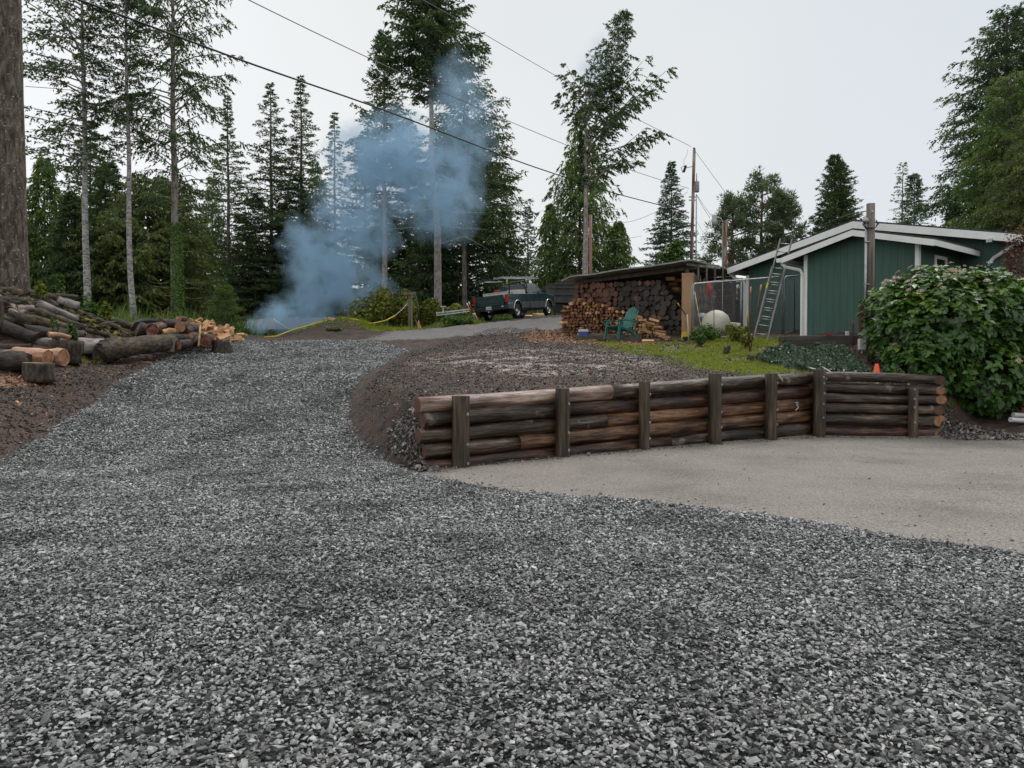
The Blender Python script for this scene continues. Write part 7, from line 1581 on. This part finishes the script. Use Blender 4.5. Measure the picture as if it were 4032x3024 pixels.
scat_poly('earth_crumbs', LB, 300, .022, CL + ST2[:1] + CH[:2], 'fine crumbs of earth and bark over the left bank', zoff=.2)
# debris and moss covering the log mound
DM = np.array([[p.x + dx, p.y + dy] for p, dx, dy in ((MND[0][0], -1, -2.2), (MND[1][0], 0, -2.4), (MND[2][0], 0, -2.2), (MND[3][0], 0, -2.0), (MND[4][0], .6, -1.7), (MND[5][0], .8, -1.0), (MND[5][0], .5, 1.0), (MND[2][0], 0, 1.5), (MND[0][0], -1, 1.6))])
def twigmesh(seed, mat):
    mb = MB(); r = random.Random(seed); mb.tube([(-.5, 0, 0), (0, r.uniform(-.12, .12), r.uniform(0, .12)), (.5, r.uniform(-.1, .1), 0)], [.05, .045, .02], 5); me = bpy.data.meshes.new('twig'); me.from_pydata([tuple(v) for v in mb.v], [], mb.f); me.materials.append(mat); return me
MTW = stone_mat('twig_bark', [(0, (.02, .014, .010)), (.6, (.07, .05, .035)), (.85, (.16, .12, .09)), (1, (.40, .33, .28))], .7)
MMO = stone_mat('moss_clump', [(0, (.03, .022, .012)), (.4, (.07, .05, .025)), (.8, (.13, .115, .02)), (1, (.26, .23, .04))], .9)
scat_poly('brush_debris', DM, 20, .34, [twigmesh(i, MTW) for i in range(6)], 'broken branches and twigs over the log mound', zoff=.1, rx=.35)
scat_poly('moss_debris', DM, 170, .14, [rockmesh('moss', 360 + i, MMO, .6) for i in range(6)], 'mossy earth and bark crumbs over the log mound', zoff=.2)
HP = np.array([list(W(500, 1300, 24.6)[:2]), list(W(780, 1300, 25.2)[:2]), list(W(900, 1300, 26.3)[:2]), list(W(900, 1300, 28)[:2]), list(W(520, 1300, 27.5)[:2])])
scat_poly('brush_debris', HP, 14, .4, [twigmesh(i, MTW) for i in range(6)], 'twigs and bark around the log heap', zoff=.1, rx=.35)
# undergrowth at the wood edge
UG0 = np.array([[-24, 28.5], [-12.6, 28.3], [-12.8, 30.5], [-13.5, 33], [-14, 39], [-26, 39]])
FW = np.array([[-26, 36], [-13, 35.5], [-9, 39], [-4, 40], [-1.5, 43], [4, 50], [12, 50], [12, 60], [-26, 60]])
UG = [tuft(50 + i, K_CEDAR, 16, 1.0, 1.2) for i in range(4)]
scat_poly('undergrowth', UG0, 7, .45, UG, 'dark undergrowth behind the log heap', zoff=-.05, rx=.2)
scat_poly('undergrowth', FW, 5, .6, UG, 'dark undergrowth along the edge of the wood', zoff=-.05, rx=.2, cond=lambda a, b: ~((a < -8) & (a > -24) & (b > 38)))
# ------------------------------------------------------------ smoke of the fire behind the mound
def smoke():
    blobs = []   # centre px, py, distance, radii px (x, z), depth radius m, strength
    for px, py, d, rx, rz, ry, k in ((1020, 1305, 35.5, 60, 45, 1.0, 3.0), (1100, 1255, 36, 100, 75, 1.5, 1.8), (1200, 1240, 37, 140, 90, 1.8, .8), (1260, 1080, 37.5, 165, 170, 2.2, .9), (1420, 1120, 38, 150, 150, 2.2, .5), (1190, 960, 38, 110, 110, 1.8, .7),
                                     (1420, 900, 39, 190, 150, 2.4, .75), (1560, 640, 40, 190, 230, 2.6, .75), (1740, 760, 40.5, 190, 210, 2.6, .5), (1830, 500, 41, 150, 220, 2.4, .32), (1400, 640, 40, 140, 190, 2.0, .5), (1330, 800, 39, 120, 140, 2.0, .4), (1790, 330, 42, 110, 130, 2.0, .22), (2370, 300, 44, 110, 170, 2.0, .22)):
        c = W(px, py, d); blobs.append((c, (rx * d / F, ry, rz * d / F), k))
    lo_ = [min(c[i] - r[i] * 1.15 for c, r, k in blobs) for i in range(3)]; hi_ = [max(c[i] + r[i] * 1.15 for c, r, k in blobs) for i in range(3)]
    m = bpy.data.materials.new('blue_smoke'); m.use_nodes = True; t = m.node_tree; t.nodes.clear()
    out = t.nodes.new('ShaderNodeOutputMaterial'); pv = t.nodes.new('ShaderNodeVolumePrincipled')
    geo = t.nodes.new('ShaderNodeNewGeometry'); P0 = geo.outputs['Position']
    # warp the position so that the lobes are ragged
    nw = _n(t, 'ShaderNodeTexNoise', Scale=.42, Detail=3.0, Roughness=.55); t.links.new(P0, nw.inputs['Vector'])
    v1 = _n(t, 'ShaderNodeVectorMath', operation='SUBTRACT'); t.links.new(nw.outputs['Color'], v1.inputs[0]); v1.inputs[1].default_value = (.5, .5, .5)
    v2 = _n(t, 'ShaderNodeVectorMath', operation='SCALE', Scale=2.6); t.links.new(v1.outputs[0], v2.inputs[0])
    v3 = _n(t, 'ShaderNodeVectorMath', operation='ADD'); t.links.new(P0, v3.inputs[0]); t.links.new(v2.outputs[0], v3.inputs[1]); P = v3.outputs[0]
    tot = None
    for c, rd, k in blobs:
        a = _n(t, 'ShaderNodeVectorMath', operation='SUBTRACT'); t.links.new(P, a.inputs[0]); a.inputs[1].default_value = tuple(c)
        b = _n(t, 'ShaderNodeVectorMath', operation='DIVIDE'); t.links.new(a.outputs[0], b.inputs[0]); b.inputs[1].default_value = rd
        l = _n(t, 'ShaderNodeVectorMath', operation='LENGTH'); t.links.new(b.outputs[0], l.inputs[0])
        f = mth(t, 'MAXIMUM', mth(t, 'SUBTRACT', 1.0, l.outputs['Value']), 0.0); f = mth(t, 'MULTIPLY', mth(t, 'POWER', f, .8), k)
        tot = f if tot is None else mth(t, 'ADD', tot, f)
    n2 = _n(t, 'ShaderNodeTexNoise', Scale=1.0, Detail=6.0, Roughness=.62, Distortion=.6); t.links.new(P0, n2.inputs['Vector'])
    nn = ramp(t, n2.outputs['Fac'], [(.42, .06), (.60, 1.15)])
    dens = mth(t, 'MULTIPLY', mth(t, 'MULTIPLY', tot, nn), SMOKE)
    t.links.new(dens, pv.inputs['Density']); pv.inputs['Color'].default_value = (.56, .80, 1.0, 1); pv.inputs['Anisotropy'].default_value = .0
    t.links.new(pv.outputs[0], out.inputs['Volume'])
    mb = MB(); c = [(a + b) / 2 for a, b in zip(lo_, hi_)]; mb.box((0, 0, 0), [b - a for a, b in zip(lo_, hi_)])
    o = mb.build('smoke', [m]); o.location = c; tag(o, 'thin blue smoke drifting up from a fire behind the dirt mound', None, None, 'stuff')
SMOKE = 2.1
smoke()
print('TRIS', sum(sum(len(p.vertices) - 2 for p in me.polygons) for me in bpy.data.meshes if me.users), 'objects', len(SC.objects))
